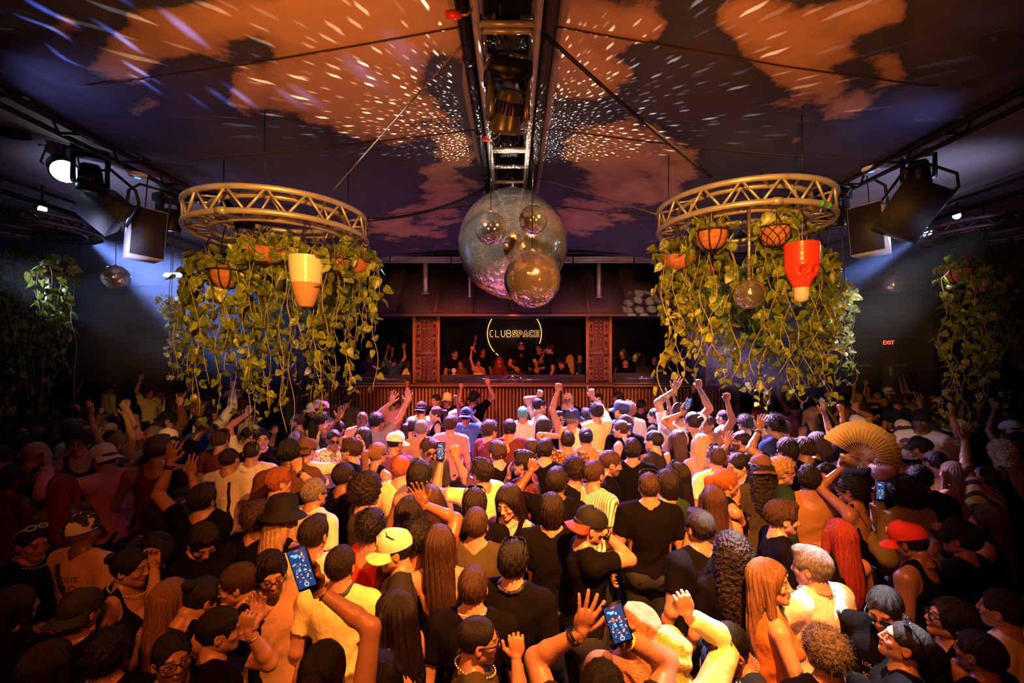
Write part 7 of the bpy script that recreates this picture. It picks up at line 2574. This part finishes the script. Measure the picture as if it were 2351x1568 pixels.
A_(1278, 1108, yaw=-15, hair='quiff', hc='dark', skin='brown', tc='black', pose='midl', label='man with dark swept hair in front of the sharp fade')
A_(1318, 1080, yaw=25, hair='curly', hc='dark', tc='black', label='person with dark curls below the leopard print shirt')
A_(600, 1008, yaw=-165, hair='quiff', hc='black', skin='pale', tc='black', label='young man with a black quiff facing the camera in black')
A_(572, 1000, yaw=-150, pitch=18, hair='short', hc='black', tc='cream', arms={1: (568, 950, .05, 'fist')}, label='young man looking down with his arm raised and a white shirt')
A_(508, 1010, yaw=-10, hair='wavy', hc='brown', tc='maroon', label='person with reddish brown hair beside the raised arms')
A_(682, 968, yaw=72, hair='buzz', hc='brown', skin='pale', tc='grey', beard=1, extras=('glasses:dark',), label='man in dark rimmed glasses facing the dark side under the vines')
A_(738, 965, yaw=-20, hair='wavy', hc='black', tc='cream', label='man with black hair in a cream t-shirt by the dangling vine tips')
A_(735, 935, d=6.9, yaw=60, hair='short', hc='dark', skin='dark', tc='charcoal', extras=('cap:pink',), label='person in a pink cap below the vines with the tall vase')
A_(832, 962, yaw=-5, hair='bald', skin='dark', tc='peach', fat=1.15, label='man with a shaved head in a peach t-shirt seen from behind')
A_(865, 968, yaw=-25, hair='curly', hc='black', skin='olive', tc='grey', fat=1.1, beard=1, extras=('glasses:dark',), arms={-1: (906, 915, .15, 'open'), 1: (948, 905, .15, 'open')}, smax=1.16, label='man with black curls in a speckled t-shirt throwing both arms up, fingers spread')
A_(775, 985, yaw=-10, hair='short', hc='black', skin='brown', tc='charcoal', arms={-1: (778, 962, .0, 'wave')}, smax=1.1, label='person raising an open brown hand beside the shaved head')
A_(968, 940, yaw=-12, hair='curly', hc='black', tc='white', extras=('capback:charcoal',), label='man with black curls and a dark cap backwards')
A_(1000, 950, yaw=95, sex='f', hair='pony', hc='brown', skin='pale', top='tank', label='woman in profile with pulled back brown hair near the booth')
A_(968, 985, yaw=-10, hair='short', hc='grey', tc='mustard', label='grey haired man in a patterned mustard shirt')
A_(945, 980, yaw=-20, sex='f', hair='pony', hc='dark', top='tank', extras=('suntop:clear',), label='woman with a dark ponytail and sunglasses on her head')
A_(1035, 975, yaw=-10, hair='wavy', hc='brown', tc='pink', fat=1.12, label='man with thick brown hair in a pink t-shirt')
A_(1070, 955, yaw=-5, hair='short', hc='black', tc='blue', extras=('capback:navy',), arms={1: (1082, 955, .1, 'wave')}, text=([('NEVER', .6), ('DANCE', .6)], 1.30, .09, .26, mat('blue_print', (.25, .5, .8), .7)), label='man in a blue printed t-shirt with a navy cap worn backwards')
A_(1125, 988, yaw=-50, hair='curly', hc='brown', skin='pale', tc='maroon', label='young man with thick brown curls in a maroon sweatshirt')
A_(1170, 985, yaw=0, hair='fade', hc='dark', tc='maroon', arms={1: (1166, 990, .0, 'fist')}, fat=1.12, extras=('band:r',), label='man in a maroon t-shirt with a yellow wristband raising his fist')
A_(1200, 950, yaw=0, hair='short', hc='teal', tc='white', label='person with short teal dyed hair')
A_(1240, 928, d=7.4, yaw=-70, hair='short', hc='dark', skin='pale', tc='white', arms={-1: (1236, 912, .05, 'fist')}, label='man with a tattooed arm raised, face turned across the booth front')
A_(1303, 918, d=9.0, yaw=178, hair='bald', skin='pale', tc='black', extras=('hood:white', 'sun'), label='person in sunglasses and a white hood facing the camera at the booth')
A_(1375, 918, d=9.0, yaw=175, sex='f', hair='bun', hc='black', top='tank', extras=('sun',), label='woman in sunglasses facing the camera below the carved screen')
A_(1418, 912, d=9.1, yaw=60, hair='buzz', hc='dark', skin='olive', tc='black', extras=('sun',), label='man in sunglasses at the corner of the booth front')
A_(1368, 945, d=6.6, yaw=20, hair='wavy', hc='dark', tc='yellow', arms={1: (1360, 912, .1, 'point')}, label='man in yellow with one arm raised high to the booth')
A_(1346, 955, yaw=15, hair='fade', hc='dark', tc='purple', beard=1, label='man in a purple t-shirt leaning over with a drink')
A_(1345, 1005, yaw=0, hair='bun', sex='f', hc='black', top='tank', tc='mustard', label='woman with a sleek black bun in mustard')
A_(1425, 985, yaw=70, sex='f', hair='bun', hc='brown', skin='pale', top='tank', label='woman in profile with her brown hair in a scrunchie')
A_(1436, 975, yaw=-20, hair='wavy', hc='dark', tc='black', extras=('capback:charcoal',), label='person in a charcoal cap with a leather strap')
A_(1442, 942, d=7.0, yaw=10, hair='curly', hc='light', tc='cream', label='person with a spotted bucket of light curls by the booth')
A_(1425, 942, d=6.8, yaw=60, hair='short', hc='black', tc='navy', extras=('cap:navy',), label='person in a navy cap below the carved screen')
A_(1502, 955, yaw=75, hair='short', hc='black', skin='pale', tc='charcoal', extras=('sun',), label='man in sunglasses facing the dark side near the phone')
A_(1088, 905, d=8.6, yaw=-30, hair='short', hc='black', tc='black', extras=('capback:black',), arms={1: (1120, 882, .1, 'hold')}, label='person in a black cap stretching a tattooed arm to the booth with a phone')
A_(1027, 918, d=9.0, yaw=170, hair='short', hc='black', skin='tan', tc='black', extras=('cap:yellow', 'sun'), label='person in a yellow cap and sunglasses facing the camera')
A_(1000, 920, d=9.0, yaw=140, hair='short', hc='black', tc='black', label='man with black hair beside the yellow cap')

# ---- people in and beside the booth
G = 'people in the booth'
FL = 1.0
A_(1197, 787, d=10.9, yaw=178, pitch=20, hair='short', hc='dark', skin='tan', tc='black', floor=FL, smax=1.16, extras=('sun', 'headphones'), arms={1: (1182, 845, -.25, 'relax'), -1: (1232, 846, -.25, 'relax')}, text=([('P', 1.2)], 1.33, .07, .1, mat('red_print', (.6, .06, .03), .7), 1), label='man in a black shirt with headphones working the decks in the booth', group=G)
A_(1098, 832, d=10.55, yaw=-170, pitch=16, sex='f', hair='bun', hc='dark', skin='tan', top='tube', tc='white', floor=FL, arms={1: (1083, 800, .1, 'fist')}, extras=('bracelet:r', 'thin'), label='woman in a white strapless top waving one arm in the booth', group=G)
for (x, y, d, yw, sx, hr, hc_, tc_, ps, lb) in (
        (1044, 812, 11.3, -150, 'm', 'short', 'black', 'black', 'down', 'shadowy person in a light cap at the side of the booth'),
        (1058, 838, 10.9, 160, 'f', 'long', 'brown', 'brown', 'down', 'woman with long brown hair standing in shadow behind the white figure'),
        (1108, 808, 11.7, -160, 'f', 'longwavy', 'dark', 'black', 'pointr', 'woman in a pale hat with an arm up behind the waving woman'),
        (1146, 830, 11.0, 170, 'f', 'longcurly', 'red', 'maroon', 'down', 'woman with dark red hair between the waving woman and the decks'),
        (1238, 800, 11.4, 150, 'm', 'short', 'black', 'black', 'bent', 'man in black just behind the man at the decks'),
        (1263, 802, 11.0, 95, 'm', 'quiff', 'dark', 'black', 'face', 'man in profile drinking in the booth'),
        (1308, 825, 11.2, 20, 'f', 'longwavy', 'blond', 'black', 'down', 'woman with long fair hair seen from behind in the booth'),
        (1290, 842, 10.6, 120, 'm', 'short', 'dark', 'black', 'bent', 'man in black leaning on the counter near the carved screen'),
        (1332, 820, 11.6, 170, 'm', 'short', 'black', 'navy', 'down', 'dim person in navy beside the carved screen in the booth')):
    A_(x, y, d=d, yaw=yw, sex=sx, hair=hr, hc=hc_, tc=tc_, pose=ps, floor=FL, label=lb, group=G, h=.018)
G = 'people in the side sections of the booth'
for (x, y, d, yw, sx, hr, hc_, tc_, ps, lb) in (
        (1436, 832, 10.6, 178, 'm', 'short', 'black', 'black', 'bent', 'young man in a black t-shirt looking down behind the dark glass'),
        (1503, 825, 10.8, 176, 'm', 'buzz', 'dark', 'black', 'down', 'man in black with a buzz cut beside the laptop'),
        (1533, 822, 11.0, 170, 'm', 'short', 'black', 'black', 'down', 'dim man at the edge of the leaves beside the laptop'),
        (1475, 822, 11.6, 10, 'f', 'long', 'dark', 'charcoal', 'phone', 'person holding a phone high in the dark beside the booth'),
        (1430, 812, 11.7, 150, 'f', 'longwavy', 'brown', 'black', 'down', 'woman with long brown hair at the back of the side section'),
        (1517, 812, 11.8, 165, 'm', 'short', 'dark', 'brown', 'down', 'dim person in brown at the back beside the booth'),
        (1458, 818, 11.8, 185, 'f', 'bun', 'dark', 'black', 'down', 'dim woman with pinned hair at the back beside the booth'),
        (935, 838, 10.5, 60, 'f', 'longwavy', 'dark', 'cream', 'bent', 'woman in a floral cream shirt beside the carved screen'),
        (905, 828, 10.8, -10, 'm', 'short', 'black', 'blue', 'upb', 'person raising both hands beside the carved screen and the vines'),
        (880, 832, 10.9, -30, 'm', 'short', 'dark', 'navy', 'fistr', 'person in navy with a raised fist by the hanging vines'),
        (848, 818, 10.9, 170, 'm', 'short', 'dark', 'purple', 'down', 'dim tall man in purple just beside the vine tips'),
        (1630, 832, 10.2, 100, 'f', 'long', 'black', 'navy', 'face', 'dark haired woman in navy behind the leaves near the half hidden screen')):
    A_(x, y, d=d, yaw=yw, sex=sx, hair=hr, hc=hc_, tc=tc_, pose=ps, floor=FL, label=lb, group=G, h=.018)
# ---- the rest of the crowd: one of a few builds each, standing in every free spot the photograph fills
rg = random.Random(21)
POS = [(p['o'].matrix_world.translation.x, p['o'].matrix_world.translation.y) for p in PEOPLE if p['o'].matrix_world.translation.z < .3]
BUILDS = []
for i in range(26):
    sx = 'm' if rg.random() < .62 else 'f'
    BUILDS.append(dict(sex=sx, pose=rg.choice(['down', 'down', 'bent', 'bentr', 'midr', 'midl', 'fistr', 'upb', 'face', 'phone', 'drink', 'pointr', 'upr', 'down', 'fistl']),
                       top=rg.choice(['tee', 'tee', 'tee', 'long', 'tank']) if sx == 'm' else rg.choice(['tank', 'tee', 'tank', 'tube', 'halter']),
                       hyaw=rg.choice([0, 0, 15, -20, 35, -35]), pitch=rg.choice([0, 5, 10, -5]), beard=rg.choice([0, 0, 1]) if sx == 'm' else 0, fat=rg.choice([.98, 1.05, 1.1])))
NEARB = BUILDS[:10]


def fill_one(X, Y, dark, rows):
    b = dict(rg.choice(BUILDS))
    hi = b['pose'] in ('fistr', 'fistl', 'upb', 'pointr', 'upr', 'phone')
    if Y < 4.8 and hi:
        b['pose'] = 'bent'
    if b['sex'] == 'm':
        hair = rg.choice(['short', 'short', 'short', 'fade', 'buzz', 'wavy', 'curly', 'curly', 'quiff', 'bald', 'thin'])
        hc = rg.choice(['black', 'black', 'dark', 'dark', 'brown', 'brown', 'grey'])
    else:
        hair = rg.choice(['long', 'long', 'longwavy', 'longwavy', 'longcurly', 'pony', 'bun', 'medium', 'halfbun'])
        hc = rg.choice(['black', 'dark', 'dark', 'brown', 'brown', 'light', 'blond', 'red'])
    ex = []
    q = rg.random()
    if q < .12: ex.append('capback:' + rg.choice(['black', 'navy', 'charcoal', 'white']))
    elif q < .24: ex.append('cap:' + rg.choice(['black', 'black', 'navy', 'cream', 'white', 'khaki']))
    if rg.random() < .22: ex.append('sun')
    tc = rg.choice(['black', 'black', 'black', 'charcoal', 'white', 'cream', 'grey', 'navy', 'maroon', 'olive', 'pink', 'brown', 'yellow', 'purple', 'blue'])
    yaw = rg.gauss(0, 22) if rg.random() < .72 else rg.uniform(60, 300)
    yaw = yaw - 360 if yaw > 180 else yaw
    z = rg.gauss(1.56, .05) * (1 if b['sex'] == 'm' else .95)
    if Y < 2.6: z -= .09
    px, py = CX + X / Y * F, HY - (z - CH) / Y * F
    add_person(px, py, d=Y, yaw=round(yaw), hair=hair, hc=hc, tc=tc, skin=rg.choice(['pale', 'tan', 'tan', 'olive', 'olive', 'brown', 'dark']), extras=tuple(ex), h=.0165, **b)


cand = []
y = 1.75
while y < 12.4:
    sp = .50 + .030 * (y - 2)
    w = min(1.16 * y + .3, 12.6)
    x = -w + rg.uniform(0, sp)
    while x < w:
        X, Y = x + rg.gauss(0, .07), y + rg.gauss(0, .08)
        x += sp
        if Y > 9.35 and abs(X) < 5.0:
            continue
        cand.append((X, Y))
    y += .46 + .022 * (y - 2)
# nearest first
cand.sort(key=lambda c: c[1] + rg.uniform(0, .4))
left = 292 - len(PEOPLE)
keep = []
for X, Y in cand:
    px, py = CX + X / Y * F, HY + (CH - 1.55) / Y * F
    if py > 1620 or px < -20 or px > 2371:
        continue
    if any((X - a) ** 2 + ((Y - b) * 1.15) ** 2 < (.36 if Y < 4 else .40) ** 2 for a, b in POS):
        continue
    w_ = 165 / Y
    if Y < 7 and any(abs(px - q['px']) < w_ * .8 and -1.0 * w_ < py - q['py'] < 1.25 * w_ for q in PEOPLE):
        continue
    keep.append((X, Y))
    POS.append((X, Y))
if len(keep) > left:      # thin out the far rows, which show only as specks
    n_near = [c for c in keep if c[1] < 6.3]
    far = [c for c in keep if c[1] >= 6.3]
    rg.shuffle(far)
    n_near.sort(key=lambda c: c[1])
    keep = (n_near + far)[:left]
print('specified', len(PEOPLE), 'fill', len(keep), 'candidates', len(cand))
for X, Y in keep:
    fill_one(X, Y, 0, 0)

# ---- labels for the filled-in crowd: look first, then what they stand by
used = {}


def zone(px, py, d):
    if d > 9.6: z = 'in the last rows near the exit doors' if px > CX else 'in the last rows beyond the blue haze'
    elif d > 7.2: z = 'near the booth front' if 800 < px < 1550 else ('beyond the vines with the tall vase' if px < 800 else 'beyond the plants with the red skull vase')
    elif 380 < px < 900: z = 'under the vines with the tall vase' if d > 4 else 'in front of the vines with the tall vase'
    elif 1480 < px < 1950: z = 'under the plants with the red skull vase' if d > 4 else 'in front of the red skull vase plants'
    elif px <= 380: z = 'in the dark towards the bright lamps side'
    elif px >= 1950: z = 'in the dark towards the exit side'
    else: z = 'below the mirror balls'
    return z


for p in PEOPLE:
    if p['label']:
        continue
    f = 180 - abs(180 - p['yaw'])
    who = {'m': 'man', 'f': 'woman'}[p['sex']]
    if f < 50 or p['d'] > 6.5:
        who = 'person' if p['d'] > 8.5 else who
    cap_ = [e for e in p['extras'] if e.startswith('cap')]
    hw = HAIRWORD[p['hair']].format(HCW.get(p['hc'], p['hc']))
    head_ = f"in a {cap_[0].split(':')[1]} cap" if cap_ else 'with ' + hw
    top = {'tee': 't-shirt', 'tank': 'vest', 'long': 'shirt', 'tube': 'strapless top', 'halter': 'halter top', 'jacket': 'jacket'}[p['top']]
    arm = {'fistr': ', fist up', 'fistl': ', fist up', 'upb': ', arms up', 'pointr': ', pointing up', 'upr': ', arm up', 'phone': ', hand raised', 'midr': ', hand raised', 'midl': ', hand raised'}.get(p['pose'], '')
    p['parts'] = (f"{who} {head_}", f"{p['tc']} {top}", arm, zone(p['px'], p['py'], p['d']))
LAM = [(147, 'the bright lamps'), (235, 'the tilted box speakers'), (330, 'the wedge box speaker'), (400, 'the glowing bar'), (515, 'the orange basket'), (610, 'the dense leafy plant'), (703, 'the tall vase'), (800, 'the edge of the vines'),
       (978, 'the carved screen'), (1080, 'the waving woman'), (1180, 'the neon sign'), (1290, 'the booth'), (1375, 'the far carved screen'), (1490, 'the laptop'), (1560, 'the roof plant'), (1633, 'the barred basket'), (1720, 'the single mirror ball'),
       (1840, 'the red skull vase'), (1925, 'the white lit plant'), (2040, 'the exit sign'), (2130, 'the exit doors'), (2200, 'the dark corner baskets'), (2320, 'the far dark plant')]
ROWS = [(2.3, 'in the front row'), (3.1, 'in the second rows'), (4.2, 'in the middle rows'), (5.6, 'behind the middle rows'), (7.2, 'in the rear half'), (9.5, 'near the booth line'), (99, 'in the last rows')]
seen = {}
for p in PEOPLE:
    if p['label']:
        seen[p['label']] = 1
for p in PEOPLE:
    if p['label']:
        p['o']['label'] = p['label']
        continue
    a, t_, arm, z = p['parts']
    lm = min(LAM, key=lambda l: abs(l[0] - p['px']))[1]
    row = next(n for l, n in ROWS if p['d'] < l)
    lab = f"{a} and {t_}{arm}, {row}, below {lm}"
    if len(lab.split()) > 16:
        a = a.replace(' a big mop of', '').replace(' faded at the sides', '').replace('half tied up', '').replace('slicked back ', '')
        lab = f"{a} and {t_}{arm}, {row}, below {lm}"
    if len(lab.split()) > 16:
        lab = f"{a}, {t_}, {row}, below {lm}"
    if len(lab.split()) > 16:
        lab = f"{a}, {t_}, below {lm}"
    if lab in seen:
        for wd in ('slightly taller', 'slightly shorter', 'partly hidden', 'half turned', 'dimly lit'):
            l2 = wd + ' ' + lab
            if l2 not in seen and len(l2.split()) <= 16:
                pass
        p['o']['group'] = 'dancers who look alike ' + row[3:] if row.startswith('in ') else 'dancers who look alike'
        lab2 = seen[lab]
    seen[lab] = 1
    p['o']['label'] = lab
